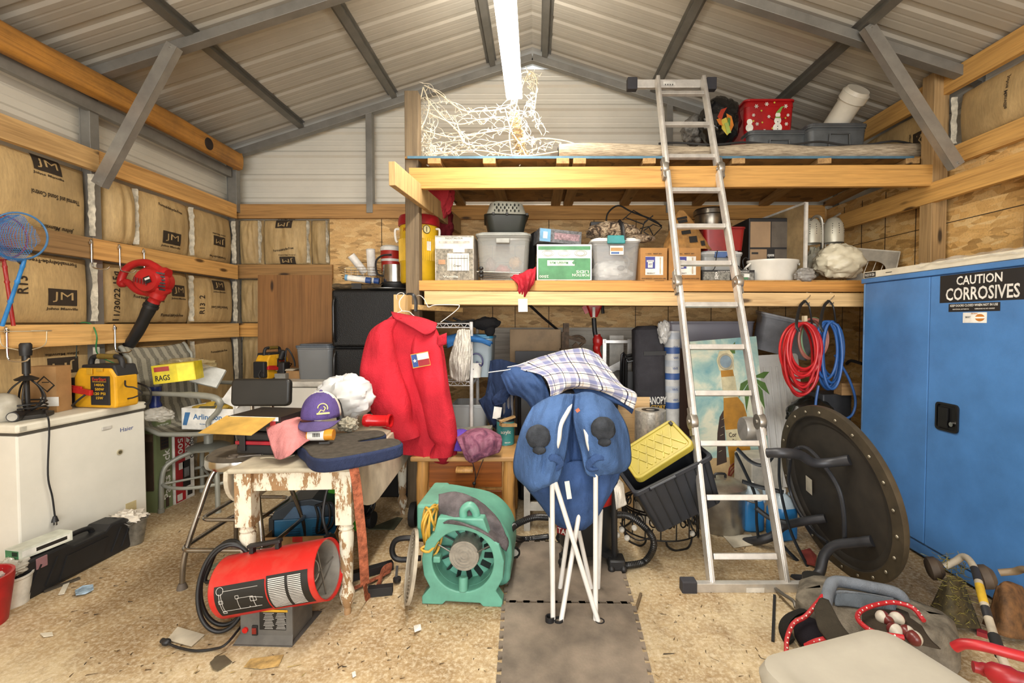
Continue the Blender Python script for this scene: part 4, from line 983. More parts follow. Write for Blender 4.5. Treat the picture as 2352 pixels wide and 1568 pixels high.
for j in range(2):
    m = MB()
    for k in range(6): m.bar((-.13+.15*j, -.122, .055+.014*k), (-.05+.15*j, -.122, .055+.014*k), .006, .006, (0, 0, 1))
    m.build('louvre', plain('#174a69', .5), wd)
m = MB()
for dx in (0, .025): m.tube([(.04+dx, -.13, .26), (.06+dx, -.15, .2), (.05+dx, -.14, .1), (.12+dx, -.15, .16), (.11+dx, -.13, .27), (.04+dx, -.13, .26)], .007, 8, k=5)
m.build('torch_cable', BLK, wd)
pw = T('pressure_washer', 'green and black electric pressure washer with coiled hose behind the table leg', 'pressure washer', onz(800, 1225, 0)+V((0, .05, 0)), R(-8))
GN = plain('#4c9a2e', .4)
m = MB(); m.box(-.12, .10, -.10, .10, .05, .30); m.build('body', BLK, pw, .03, seg=3)
m = MB(); m.box(-.11, .11, -.115, .07, .27, .325); m.box(.06, .115, -.105, -.06, .04, .28); m.build('green_cowl', GN, pw, .02, seg=3)
m = MB(); m.tube([(-.17, .05, .26), (-.15, .05, .33), (-.05, .05, .37), (.05, .05, .37), (.1, .05, .34), (.14, .05, .26)], .018, 10, k=5); m.build('handle', BLK, pw)
m = MB(); m.tube([(.11+.02*math.sin(k*.9), -.02+.09*math.cos(2*PI*k/12), .2+.1*math.sin(2*PI*k/12)) for k in range(38)], .009, 8, k=3); m.build('hose', BLK, pw)
for sx in (-1, 1):
    m = MB(); m.lathe([(0, -.02), (.05, -.02), (.055, 0), (.05, .02), (0, .02)], 24, 0, M.Translation((sx*.11, .05, .055)) @ M.Rotation(PI/2, 4, 'Y')); m.build('wheel', rubber(), pw)
tb_ = T('carton', 'open brown carton with red sticker behind the red heater', 'box', onz(665, 1292, 0)+V((.05, .14, 0)), R(4))
m = MB(); m.box(-.22, .17, -.10, -.095, 0, .13); m.box(-.22, .17, .09, .095, 0, .13); m.box(-.22, -.215, -.1, .095, 0, .13); m.box(.165, .17, -.1, .095, 0, .13); m.box(-.22, .17, -.1, .095, 0, .005); m.build('body', KC, tb_)
m = MB(); m.box(0, .003, -.095, .09, 0, .15, 0, M.Translation((.167, 0, .13)) @ M.Rotation(.45, 4, 'Y')); m.build('flap', KC, tb_)
m = MB(); m.quad(.055, .03, face((-.03, -.102, .115))); m.build('red_sticker', plain('#c4201c', .4), tb_)
tl = T('grinder', 'black handheld grinder with ribbed neck hanging by the table leg under the table', 'power tool', at(757, 1255, 2.18), 0)
m = MB(); m.tube([(-.01, 0, .06), (0, 0, .03), (.02, 0, -.03), (.035, 0, -.09), (.045, 0, -.16)], [.018, .032, .034, .03, .022], 16, k=4); m.build('body', BLK, tl)
m = MB()
for k in range(7): p = V((.004+.004*k, 0, .02-.013*k)); m.tube([p+V((.034*math.cos(a), .034*math.sin(a)*1., .006*math.cos(a))) for a in [2*PI*j/18 for j in range(18)]], .003, 6, closed=True)
m.build('rib', plain('#63625e', .5), tl)
m = MB(); m.tube([(-.01, 0, .06), (-.03, .0, .15), (-.02, .02, .26), (.0, .03, .30)], .007, 8, k=4); m.build('cable', BLK, tl)
# green board on the floor
p = [onz(u, v, .003) for u, v in ((845, 1215), (912, 1188), (925, 1190), (905, 1216))]
m = MB(); m.add([q+V((0, 0, z)) for z in (-.002, .004) for q in p], [(3, 2, 1, 0), (4, 5, 6, 7), (0, 1, 5, 4), (1, 2, 6, 5), (2, 3, 7, 6), (3, 0, 4, 7)]); o = m.build('board_offcut', plain('#4a4d3a', .7, 0., .3)); tag(o, 'dark green board offcut flat on the floor under the table back leg', 'board')
# ================================================================ floor at the left
tc = T('tool_case', 'long black plastic tool case standing on edge in front of the freezer', 'case', V((-2.515, 2.45, 0)), R(87))
BK2 = plain('#1c1c1d', .5, 0., .2)
m = MB(); m.prism([(-.30, .02), (-.27, 0), (.27, 0), (.30, .02), (.30, .15), (.25, .19), (.16, .19), (.13, .165), (-.04, .165), (-.07, .19), (-.26, .19), (-.30, .16)], -.07, .07, 0, M.Rotation(PI/2, 4, 'X')); m.build('shell', BK2, tc, .012)
m = MB(); m.tube([(-.05, 0, .16), (-.02, 0, .195), (.09, 0, .195), (.12, 0, .16)], .013, 10, k=4); m.build('handle', BK2, tc)
m = MB()
for x in (-.24, -.16, .18, .24): m.bar((x-.02, -.0725, .03), (x+.04, -.0725, .15), .006, .008)
m.prism([(-.12, .02), (.1, .02), (.14, .13), (-.08, .13)], 0, .006, 0, face((0, -.070, 0))); m.build('moulded_rib', BK2, tc)
m = MB(); m.box(-.22, -.17, -.074, -.068, .13, .185); m.build('latch', plain('#8f6a6f', .5), tc, .003)
q = inv(tc, onz(80, 1262, .2))
sb = T('carton', 'small white green carton lying on the black tool case', 'box', tc.matrix_basis @ V((-.15, -.01, .199)), R(80))
m = MB(); m.box(-.11, .11, -.045, .045, 0, .05); m.quad(.2, .03, face((0, -.046, .024)), 1); m.quad(.13, .018, face((.02, -.0468, .024)), 2); m.box(-.111, -.108, -.04, .04, .004, .045, 3)
for k in range(7): m.box(-.1125, -.1105, -.035+.005*k, -.033+.005*k, .02, .04, 2)
m.build('body', [plain('#cfd3c6', .5), plain('#e0e0d8', .5), INK, plain('#3f7b54', .5)], sb, .003)
gb = T('metal_bucket', 'oval galvanized bucket filled with rags beside the freezer corner', 'bucket', onz(282, 1262, 0)+V((-.03, .07, 0)), .1)
GV = plain('#8d8b84', .4, .7, .25, 25.)
m = MB(); m.lathe([(0, 0), (.075, 0), (.082, .01), (.105, .15), (.112, .155), (.112, .162), (.104, .162), (.10, .15), (.078, .012), (0, .012)], 36, 0, None, 1.0, .62); m.build('body', GV, gb)
m = MB(); m.tube([(.03+.0*k, -.066, .15) for k in (0,)]+[(.045, -.085, .16), (.07, -.08, .145), (.075, -.055, .15)], .003, 6, k=4); m.tube([(-.08, -.04, .15), (-.05, -.06, .185), (0, -.07, .19), (.03, -.065, .15)], .0025, 6, k=5); m.build('wire_handle', steel(), gb)
blob('rag_bundle', 'white rags and papers stuffed in the oval metal bucket', 'rags', gb.matrix_basis @ V((-.0, .0, .165)), (.095, .055, .035), plain('#d8cfc0', .8), .5, 3., 6.)
wbk = T('plastic_bucket', 'white printed plastic tub with a clear bag in it at the lower left', 'bucket', onz(28, 1405, 0)+V((-.07, .06, 0))); wbk.scale = (.85, .85, .85)
m = MB(); m.lathe([(0, 0), (.07, 0), (.085, .15), (.09, .155), (.09, .165), (.082, .165), (.068, .01), (0, .01)], 32); m.build('tub', plain('#d9d6cd', .4), wbk)
m = MB(); m.text('ICE MELT', .08, .02, face((.01, -.081, .05)), 0); m.tube([(.03+.018*math.cos(a), -.084, .095+.018*math.sin(a)) for a in [2*PI*k/16 for k in range(16)]], .003, 5, closed=True); m.build('printing', plain('#6c6762', .6), wbk)
blob('clear_bag', 'crumpled clear plastic bag tied up on the white tub', 'bag', wbk.location+V((-.01, 0, .17)), (.07, .07, .045), glassy('#dad6ca', .6), .45, 2.5, 1., ridged=True)
m = MB(); m.lathe([(0, 0), (.10, 0), (.125, .2), (.125, .22), (.115, .22), (.095, .02), (0, .02)], 32); o = m.build('red_bucket', plain('#a81c1e', .4)); o.location = onz(-58, 1440, 0); tag(o, 'red bucket cut off by the left edge of the frame on the floor', 'bucket')
m = MB(); a = onz(100, 1358, .006); b = onz(183, 1327, .006); m.bar(a, b, .018, .01); o = m.build('wood_strip', plain('#3d362c', .7)); tag(o, 'dark thin stick lying in front of the black tool case', 'stick')
def scrap(name, label, cat, uv, mtl, z=.004, th=.003, curl=.0):
    p = [onz(u, v, z+curl*(i % 2)) for i, (u, v) in enumerate(uv)]; n = len(p); c = sum(p, V())/n; c.z = 0
    m = MB(); m.add([q-c for q in p]+[q-c+V((0, 0, th)) for q in p], [tuple(range(n)), tuple(range(2*n-1, n-1, -1))]+[(i, n+i, n+(i+1) % n, (i+1) % n) for i in range(n)])
    bm = bmesh.new(); me = None
    o = m.build(name, mtl); o.location = c
    bm.from_mesh(o.data); bmesh.ops.recalc_face_normals(bm, faces=bm.faces); bm.to_mesh(o.data); bm.free()
    return tag(o, label, cat)
PAP = plain('#cbc3b0', .7, 0., .12)
scrap('paper_strip', 'narrow off-white paper strip on the floor in front of the tool case', 'paper', ((147, 1340), (160, 1338), (148, 1364), (134, 1366)), PAP)
scrap('wrapper', 'blue and white crumpled wrapper on the floor at left', 'litter', ((172, 1357), (190, 1346), (214, 1343), (215, 1354), (196, 1364), (174, 1367)), plain('#8fa5b8', .5, 0., .4, 40.), .008, .004, .006)
scrap('paper_sheet', 'dirty white paper under the heater hose', 'paper', ((383, 1470), (408, 1440), (470, 1458), (440, 1485)), PAP)
scrap('cardboard_piece', 'torn tan cardboard piece on the floor in front of the heater base', 'cardboard', ((560, 1532), (575, 1514), (652, 1504), (640, 1530), (600, 1536)), plain('#b3935a', .8, 0., .3, 30.))
scrap('metal_plate', 'grey metal plate with a hole on the floor left of the heater base', 'plate', ((482, 1522), (497, 1508), (516, 1505), (533, 1520), (500, 1541), (489, 1537)), plain('#6d6654', .5, .4))
scrap('paper_scrap', 'small white torn paper scrap on the floor near the green blower', 'litter', ((950, 1438), (966, 1434), (968, 1446), (952, 1452)), white(), .006, .003, .008)
scrap('paper_scrap', 'tiny white scrap at the lower middle of the floor below the heater', 'litter', ((808, 1545), (816, 1542), (818, 1552), (810, 1556)), white())
scrap('green_card', 'pale green card lying on the floor under the stool', 'card', ((468, 1306), (500, 1292), (508, 1298), (478, 1310)), plain('#7f8a72', .6))
scrap('paper_scrap', 'small white scrap on the floor left of the heater hose', 'litter', ((92, 1455), (120, 1452), (122, 1460), (100, 1463)), PAP)
# ================================================================ black fridge, plywood, second freezer
fg = T('refrigerator', 'black top freezer refrigerator standing behind the red jacket', 'refrigerator', (at(862, 700, 3.72).x, 3.70, 0))
FX0, FX1 = at(766, 700, 3.72).x-fg.location.x, at(958, 700, 3.72).x-fg.location.x; FZ = at(0, 665, 3.72).z
BKF = plain('#0c0c0d', .42, 0., .3, 60., .7, 160., None, .35)
m = MB(); m.box(FX0, FX1, .05, .68, .03, FZ); m.build('cabinet', BKF, fg, .008)
zs = at(0, 798, 3.7).z
m = MB(); m.box(FX0, FX1, -.02, .045, zs+.006, FZ-.004); m.build('door', BKF, fg, .02, seg=3)
m = MB(); m.box(FX0, FX1, -.02, .045, .10, zs-.006); m.build('door', BKF, fg, .02, seg=3)
for a, b in ((zs+.05, FZ-.06), (zs-.55, zs-.03)):
    m = MB(); m.tube([(FX0+.03, -.02, a), (FX0+.03, -.05, a+.05), (FX0+.03, -.052, (a+b)/2), (FX0+.03, -.05, b-.05), (FX0+.03, -.02, b)], .012, 10, k=4); m.build('handle', plain('#1a1a1b', .25), fg)
m = MB(); m.box(FX0+.02, FX1-.02, .0, .05, .0, .09); m.build('kick_grille', BLK, fg)
x0, x1, z0, z1 = rect(585, 630, 762, 990, 4.36)
m = MB(); m.box(-(x1-x0)/2, (x1-x0)/2, -.006, .006, 0, z1, 0); o = m.build('plywood_sheet', wood('#8c6237', '#6b4522', 2, .65, .35, .12, 3.), None, .001); o.location = ((x0+x1)/2, 4.36, 0); o.rotation_euler = (-.03, 0, 0); tag(o, 'brown plywood sheet standing against the back wall left of the fridge', 'plywood')
f2 = T('chest_freezer', 'second white chest freezer against the back wall behind the stool', 'freezer', (at(690, 900, 3.72).x, 3.72, 0))
a0, a1 = at(560, 900, 3.72).x-f2.location.x, at(764, 900, 3.72).x-f2.location.x; zt = at(0, 876, 3.72).z
m = MB(); m.box(a0, a1, 0, .55, .02, zt-.05); m.build('body', WHT, f2, .01)
m = MB(); m.box(a0-.005, a1+.005, -.012, .555, zt-.045, zt); m.build('lid', plain('#dcd9cf', .4), f2, .012)
# things on that freezer
jumpstarter(V((at(618, 866, 3.9).x, 3.95, zt+.002)), R(80), 'second black and yellow jump starter on the back freezer by the plywood', .8)
cmp_ = T('air_pump', 'small black pump with upright hose beside the second jump starter', 'pump', V((at(645, 866, 3.9).x, 3.95, zt)))
m = MB(); m.box(-.03, .03, -.05, .05, 0, .14); m.cyl((-.03, 0, .16), (.0, 0, .24), .025); m.build('body', BLK, cmp_, .01)
m = MB(); m.tube([(.01, 0, .12), (.02, 0, .22), (.03, 0, .255), (.06, .0, .22), (.09, 0, .15), (.095, 0, .1)], .007, 8, k=5); m.build('hose', BLK, cmp_)
carton('carton', 'small brown carton next to the grey lidded tote on the back freezer', 'box', 655, 852, 690, 876, 3.9, .15, [KC], .1, z0=zt)
m = MB(); m.box(-.09, .09, -.07, .07, 0, .006); m.box(-.08, .1, -.06, .06, .006, .012, 0); o = m.build('papers', plain('#b7ad98', .8), None); o.location = V((at(655, 850, 3.95).x, 3.98, at(0, 852, 3.9).z+.002)); tag(o, 'loose papers and packaging on the small carton', 'paper')
carton('grey_box', 'little pale grey plastic box in front of the small brown carton', 'box', 630, 858, 655, 876, 3.84, .06, [plain('#8d8c86', .5)], z0=zt)
def tote(name, label, u0, v0, u1, v1, Y, d, body, lid, tap=1.12, z0=None, yaw=0., fill=None, prints=True, lidh=.03, group=None, lidmat=None):
    x0, x1, a, b = rect(u0, v0, u1, v1, Y); a = a if z0 is None else z0
    r = T(name, label, 'storage tote', ((x0+x1)/2, Y+d/2, a), yaw, group); w, h = (x1-x0)/tap, b-a-lidh*(1 if lid else 0)
    d0 = d/tap
    def shell(w_, d_, h_, e):
        out = []
        for z, k in ((0, 1.), (h_*.9, 1+(tap-1)*.85), (h_*.9, 1+(tap-1)*.95), (h_, tap*.985)):
            out.append([(x, y, z) for x, y in rrect(w_*k-e, d_*k-e, .035*min(1, w_*4), 4)])
        return out
    m = MB(); S = shell(w, d0, h, 0); n = len(S[0]); vs = [p for q in S for p in q]; fs = [tuple(reversed(range(n)))]
    for j in range(len(S)-1): fs += [(j*n+i, j*n+(i+1) % n, (j+1)*n+(i+1) % n, (j+1)*n+i) for i in range(n)]
    m.add(vs, fs, 0, True); m.build('bin', body, r, solid=.003)
    m = MB(); m.ring(rrect(w*tap+.012, d0*tap+.012, .04, 4), rrect(w*tap-.012, d0*tap-.012, .03, 4), h-.012, h+.002, 0); m.build('rim', lidmat or body, r, .003)
    if lid:
        m = MB(); m.prism(rrect(w*tap+.02, d0*tap+.02, .045, 4), h, h+lidh*.6, 0); m.prism(rrect(w*tap-.03, d0*tap-.03, .04, 4), h+lidh*.5, h+lidh, 0); m.build('lid', lid, r, .004)
    r['dims'] = (w, d, h); return r
t_ = tote('storage_tote', 'clear grey tote with grey lid and price label on the back freezer', 678, 790, 762, 874, 3.86, .32, glassy('#8d9092', .62, .25), plain('#5a626c', .4), 1.1, zt)
w, d_, h = t_['dims']; m = MB(); m.quad(.10, .06, face((.0, -d_/2-.003+.012, h*.78), 0, .06), 0); m.quad(.07, .02, face((.0, -d_/2-.005+.012, h*.81), 0, .06), 1); m.build('price_label', [white(), INK], t_)
# on top of the fridge
CMF = plain('#5c4c34', .9, 0., .4, 30.)
m = MB()
def fold(u, v):
    a = 2*PI*v; x = (u-.5)*.40; k = 1+.15*N3((u*5, v*7, 1))
    return (x, .09*math.cos(a)*k, .02+.026*math.sin(a)*k*(1+.3*N3((u*9, v*3, 4))))
m.sheet(fold, 30, 24); m.box(-.04, .04, -.092, -.088, .0, .045, 1); o = m.build('folded_blanket', [CMF, BLK]); o.location = V((at(822, 655, 3.74).x, 3.80, FZ+.006)); tag(o, 'folded brown camouflage cloth with black strap on the fridge', 'cloth')
for i, (u, l) in enumerate(((826, 'longer white and blue paper roll pack resting on the brown cloth'), (840, 'short white and blue paper roll pack end beside the wire basket'))):
    m = MB(); m.cyl((-.10+.03*i, 0, 0), (.10, 0, 0), .024, n=18); m.cyl((.06, 0, 0), (.1005, 0, 0), .0245, n=18, mi=1); m.cyl((-.1005+.03*i, 0, 0), (-.08+.03*i, 0, 0), .0245, n=18, mi=2); o = m.build('foil_roll_pack', [white(), plain('#30508e', .4), plain('#6fa0c4', .4)]); o.location = V((at(u, 636, 3.75).x, 3.72+.05*i, FZ+.085)); o.rotation_euler = (0, .12, .1); tag(o, l, 'roll', 'white and blue roll packs on the fridge')
wbk = T('wire_basket', 'chrome wire basket with paper rolls standing on the fridge', 'basket', V((at(825, 625, 3.85).x, 3.9, FZ+.10)))
m = MB()
for k in range(5): z = .022*k; m.tube([(x, y, z) for x, y in rrect(.27+.012*k, .18+.012*k, .03, 3)], .0025, 6, closed=True)
for x in (-.1, -.05, 0, .05, .1): m.tube([(x, -.095, .09), (x, -.09, 0), (x, .09, 0), (x, .095, .09)], .002, 6)
m.build('wire', chrome(), wbk)
for i, (u, v, du, dv, l, r_) in enumerate(((806, 586, 32, 40, 'white paper tube leaning left in the wire basket on the fridge', .032), (851, 572, 4, 60, 'tall clear wrapped white tube standing in the wire basket', .036))):
    p0, p1 = at(u+du, v+dv, 3.9), at(u, v, 3.84); m = MB(); m.cyl(p0-p1, (0, 0, 0), r_, n=24, cap=False); m.cyl(p0-p1, (0, 0, 0), r_-.003, n=24, cap=False); o = m.build('paper_tube', plain('#dcd9d4', .5)); o.location = p1; tag(o, l, 'tube')
pb = T('pressure_pot', 'stainless pot with black base behind the yellow cooler on the fridge', 'pot', V((at(905, 650, 3.8).x, 3.84, FZ+.018)))
m = MB(); m.lathe([(0, 0), (.10, 0), (.115, .03), (.115, .04), (.105, .05), (0, .05)], 32, 1); m.lathe([(.10, .05), (.10, .19), (0, .19)], 32, 0); m.build('body', [plain('#b9b6b0', .2, .95), BLK], pb)
m = MB(); m.tube([(-.09, -.02, .1), (-.14, -.03, .12), (-.15, -.03, .22), (-.1, -.02, .27), (-.03, 0, .28)], .008, 8, k=5); m.build('handle', BLK, pb)
m = MB(); m.lathe([(0, 0), (.075, 0), (.085, .12), (.085, .17), (.08, .18), (0, .18)], 28, 0); m.lathe([(.087, .17), (.087, .2), (.07, .215), (0, .22)], 28, 1); m.lathe([(.0835, .08), (.086, .10)], 28, 1); o = m.build('jug_cooler', [plain('#b02a22', .4), white()]); o.location = V((at(895, 560, 3.95).x, 3.98, at(0, 622, 3.95).z)); tag(o, 'small red and white beverage jug behind the yellow cooler', 'cooler')
m = MB(); m.lathe([(0, 0), (.17, 0), (.19, .008), (.19, .012), (0, .012)], 32); o = m.build('tray', plain('#8e8c88', .35, .7)); o.location = V((at(890, 663, 3.8).x, 3.85, FZ+.002)); tag(o, 'thin grey tray under the pots on the fridge top', 'tray')
# ================================================================ red jacket on a wire hanger
jc = at(940, 880, 2.95)
JK = T('jacket', 'faded red work jacket with flag patch hanging from a wire hanger on the post', 'jacket', jc)
RJ = fabric('#bf2836', .85, .16, 3., 700., .3); RJ2 = fabric('#ad2534', .85, .16, 3., 700., .3)
def L(u, v, Y): return inv(JK, at(u, v, Y))
def wr(p, s=.014, seed=0., fx=9., fz=3.): 
    w = N3((p.x*fx, p.z*fz, seed))+.5*N3((p.x*fx*2.3, p.z*fz*2.2, seed+5)); return V((p.x+.4*s*w, p.y-s*w, p.z))
def loft(rows, nseg=40, s=.012, seed=0.):
    """rows: (left pixel, right pixel, v_left, v_right, depth, half thickness) -> closed tube of elliptical sections"""
    R_ = [(at(a, va, Y), at(b, vb, Y), t) for a, b, va, vb, Y, t in rows]
    def fn(u, v):
        n = len(R_)-1; q = v*n; k = min(int(q), n-1); t = q-k
        def cr(i):
            g = lambda j: R_[max(0, min(n, j))][i]
            a, b, c, d = g(k-1), g(k), g(k+1), g(k+2)
            return .5*((2*b)+(c-a)*t+(2*a-5*b+4*c-d)*t*t+(3*b-a-3*c+d)*t**3)
        A_, B_, th = cr(0), cr(1), cr(2)
        a = 2*PI*u; c = (A_+B_)/2; h = (B_-A_)/2
        p = c+h*math.copysign(abs(math.cos(a))**.8, math.cos(a))+V((0, th*math.sin(a), 0))
        w = N3((p.x*8, p.y*6, seed+p.z*2.6))+.55*N3((p.x*18, p.y*12, seed+3+p.z*4.5))
        return inv(JK, p+V((.3*s*w, -s*w, 0)))
    return fn
m = MB(); m.sheet(loft([(905, 975, 722, 735, 2.97, .04), (880, 1000, 745, 752, 2.97, .08), (862, 1018, 800, 800, 2.96, .10), (866, 1030, 880, 880, 2.95, .11), (872, 1045, 960, 960, 2.95, .12), (880, 1052, 1005, 1010, 2.95, .12), (895, 1048, 1030, 1040, 2.95, .12)], 56, .032, 1.), 64, 44, 0, True, None, True); m.build('body', RJ, JK)
m = MB(); m.sheet(loft([(885, 930, 735, 730, 2.92, .05), (850, 905, 762, 765, 2.90, .07), (833, 912, 820, 815, 2.86, .085), (828, 925, 870, 870, 2.84, .09), (840, 942, 920, 920, 2.83, .085), (868, 950, 965, 960, 2.83, .075), (895, 962, 1000, 985, 2.82, .07), (915, 965, 1012, 1000, 2.81, .06)], 40, .038, 2.), 40, 40, 0, True, None, True); m.build('sleeve', RJ, JK)
m = MB(); m.sheet(loft([(960, 1000, 742, 752, 2.92, .05), (945, 1015, 790, 800, 2.88, .07), (948, 1020, 850, 855, 2.86, .075), (965, 1035, 910, 915, 2.85, .08), (975, 1046, 960, 965, 2.84, .075), (985, 1050, 1000, 1005, 2.84, .07), (1000, 1045, 1020, 1022, 2.83, .05), (985, 1040, 1050, 1045, 2.83, .045)], 40, .038, 3.), 40, 40, 0, True, None, True); m.build('sleeve', RJ, JK)
m = MB(); m.sheet(lambda u, v: tuple(grid([[(898, 716, 3.0), (930, 722, 2.98), (970, 730, 2.96), (1004, 742, 2.95)], [(905, 730, 2.88), (935, 742, 2.86), (970, 750, 2.86), (1000, 756, 2.87)], [(925, 738, 2.85), (948, 752, 2.83), (975, 768, 2.83), (990, 765, 2.85)]])(u, v)-jc), 24, 10); m.build('collar', RJ2, JK, solid=.006)
m = MB()
def pk(u, v): p = at(1004+22*u, 772+26*v-8*u, 2.84); return inv(JK, p)
m.sheet(pk, 4, 4); m.build('pocket_flap', RJ2, JK, solid=.006)
# flag patch
m = MB(); pa = at(966, 826, 2.755); X = M.Translation(inv(JK, pa)) @ face((0, 0, 0), .12, 0, .18)
m.quad(.105, .085, X, 0, .003); m.quad(.032, .075, M.Translation((0, -.0032, 0)) @ X, 1, .001, -.0335); m.quad(.067, .037, M.Translation((0, -.0032, 0)) @ X, 2, .001, .0175, .019); m.quad(.067, .037, M.Translation((0, -.0032, 0)) @ X, 3, .001, .0175, -.019)
m.prism([((.013 if k % 2 == 0 else .0055)*math.sin(PI*k/5)-.0335, (.013 if k % 2 == 0 else .0055)*math.cos(PI*k/5)) for k in range(10)], .0042, .005, 2, X)
m.build('flag_patch', [plain('#c79a45', .7), plain('#2f4f95', .7), white(), plain('#9c1f2c', .7)], JK)
hg = T('wire_hanger', 'white wire hanger hooked over the wood block holding the red jacket', 'hanger', at(925, 700, 3.13))
def Lh(u, v, Y): return inv(hg, at(u, v, Y))
m = MB(); m.tube([Lh(912, 688, 3.14), Lh(911, 678, 3.13), Lh(920, 672, 3.12), Lh(928, 676, 3.1), Lh(918, 690, 3.08), Lh(918, 705, 3.05), Lh(922, 714, 3.0), Lh(905, 722, 2.99), Lh(880, 742, 2.98)], .0028, 7, k=6); m.tube([Lh(922, 714, 3.0), Lh(940, 716, 2.99), Lh(952, 726, 2.97), Lh(990, 748, 2.95)], .0028, 7, k=6); m.build('wire', white(), hg)
hg = T('wire_hanger', 'empty white wire hanger sticking out right above the wire rack', 'hanger', at(1000, 710, 3.15))
m = MB(); m.tube([Lh(952, 684, 3.2), Lh(962, 678, 3.15), Lh(972, 684, 3.1), Lh(980, 698, 3.1), Lh(985, 705, 3.1), Lh(1000, 700, 3.1), Lh(1048, 700, 3.12), Lh(1055, 703, 3.12), Lh(1045, 715, 3.12), Lh(1012, 740, 3.1)], .0025, 7, k=5); m.build('wire', white(), hg)
m = MB(); m.tube([at(935, 675, 3.12), at(948, 676, 3.1), at(955, 690, 3.1), at(955, 715, 3.08)], .012, 8, k=5, flat=.3); o = m.build('black_strap', BLK); tag(o, 'black webbing strap looped over the wood block by the hanger', 'strap')
# second red garment hanging below the jacket, over the dresser
SH = lambda: None
JK2 = JK
def cl2(label, rows, mtl, s, seed, name='coverall_leg'):
    m = MB(); m.sheet(loft(rows, 40, s, seed), 48, 24, 0, True, None, True); c = JK.location.copy(); o = m.build(name, mtl); o.location = c; return tag(o, label, 'garment')
cl2('lower red coverall hem hanging below the jacket beside the cushion', [(885, 1000, 975, 980, 3.0, .09), (890, 1010, 1005, 1005, 3.0, .09), (893, 1012, 1030, 1025, 3.0, .085), (898, 1000, 1040, 1032, 3.0, .08)], fabric('#ad1f27', .85, .16, 3.), .02, 4., 'coverall')
cl2('dark red bunched sleeve end lying over the dresser edge', [(985, 1045, 1000, 1005, 2.92, .06), (985, 1050, 1025, 1030, 2.88, .07), (980, 1048, 1045, 1048, 2.87, .06), (992, 1030, 1060, 1062, 2.87, .03)], fabric('#93182a', .85, .2, 3.), .03, 5., 'red_sleeve')
# ================================================================ rustic dresser
dz = at(0, 1040, 2.9).z
dr = T('dresser', 'rustic pine log dresser with cedar drawers under the red jacket', 'dresser', (at(1068, 1100, 2.86).x, 2.86, 0))
dx0, dx1 = at(958, 1100, 2.86).x-dr.location.x, at(1180, 1100, 2.86).x-dr.location.x
LOG = wood('#b98a4c', '#8a5c2a', 2, .5, .8, 0., 2.); CED = wood('#8c4f20', '#4f2610', 0, .3, .7, 0., 5.)
m = MB(); m.box(dx0-.03, dx1+.06, -.05, .50, dz-.03, dz); m.build('top', wood('#a9814e', '#7a5429', 0, .5, .8, 0., 1.), dr, .008)
for x in (dx0+.035, dx1-.03):
    for y in (.0, .42):
        m = MB(); m.tube([(x+.004*math.sin(k), y, .01+(dz-.04)*k/8) for k in range(9)], [.037, .035, .038, .036, .037, .035, .038, .036, .037], 16); m.build('leg', LOG, dr)
m = MB(); m.box(dx0+.06, dx1-.055, .015, .40, .05, dz-.03); m.build('carcass', LOG, dr)
zz = [at(0, v, 2.86).z for v in (1046, 1118, 1126, 1185, 1192, 1245)]
for i in range(3):
    a, b = zz[2*i+1], zz[2*i]
    m = MB(); m.box(dx0+.075, dx1-.075, -.004, .016, a, min(b, dz-.035)); dwr = m.build('drawer', CED, dr, .004)
    if i == 0:
        m = MB(); c = inv(dr, at(1067, 1078, 2.83)); m.tube([c+V((-.05, 0, 0)), c+V((0, -.008, .002)), c+V((.05, 0, 0))], .022, 12, k=3, flat=.6); m.build('pull', LOG, dwr)
# things on the dresser
PB = [[(1048, 1002, 2.86), (1085, 985, 2.9), (1120, 985, 2.9), (1150, 1000, 2.86)], [(1050, 1010, 2.78), (1085, 1000, 2.78), (1120, 998, 2.78), (1153, 1012, 2.8)], [(1062, 1035, 2.76), (1088, 1042, 2.74), (1115, 1042, 2.75), (1148, 1035, 2.78)], [(1070, 1055, 2.79), (1085, 1062, 2.79), (1108, 1052, 2.79), (1135, 1042, 2.80)]]
cloth('stuff_sack', 'maroon purple nylon sack slumped over the dresser top edge', 'bag', grid(PB, .018, 14., 2.), 40, 30, uvmat('tieddye'), .006)
cloth('purple_pouch', 'bright violet pouch with pink strap beside the maroon sack', 'bag', grid([[(1038, 990, 2.88), (1060, 985, 2.9), (1078, 990, 2.9)], [(1040, 1010, 2.84), (1058, 1008, 2.82), (1075, 1010, 2.83)], [(1042, 1035, 2.83), (1058, 1036, 2.82), (1070, 1032, 2.83)]], .01, 8., 3.), 20, 20, fabric('#5b3f9c'), .006)
m = MB(); p = at(1085, 1060, 2.80); m.tube([p, at(1092, 1090, 2.80), at(1088, 1125, 2.81)], .003, 6, k=4); m.tube([at(1110, 1055, 2.80), at(1100, 1080, 2.8), at(1090, 1108, 2.80)], .0025, 6, k=4); m.ell(at(1089, 1110, 2.80), .012, 0, 10, 6); o = m.build('draw_cord', BLK); tag(o, 'black drawstrings with toggle hanging from the maroon sack', 'cord')
pc_ = T('paint_can', 'teal paint can with dark lid on the dresser corner', 'can', (at(1161, 1010, 3.12).x, 3.12, dz))
hc = at(0, 964, 3.12).z-dz; rc_ = .060
m = MB(); m.lathe([(0, 0), (rc_, 0), (rc_, hc), (0, hc)], 32); m.build('can', plain('#8a8d8c', .3, .8), pc_)
m = MB(); m.lathe([(rc_+.0006, .004), (rc_+.0006, hc-.006)], 40, 0); m.build('wrapper', plain('#39898c', .45), pc_)
m = MB()
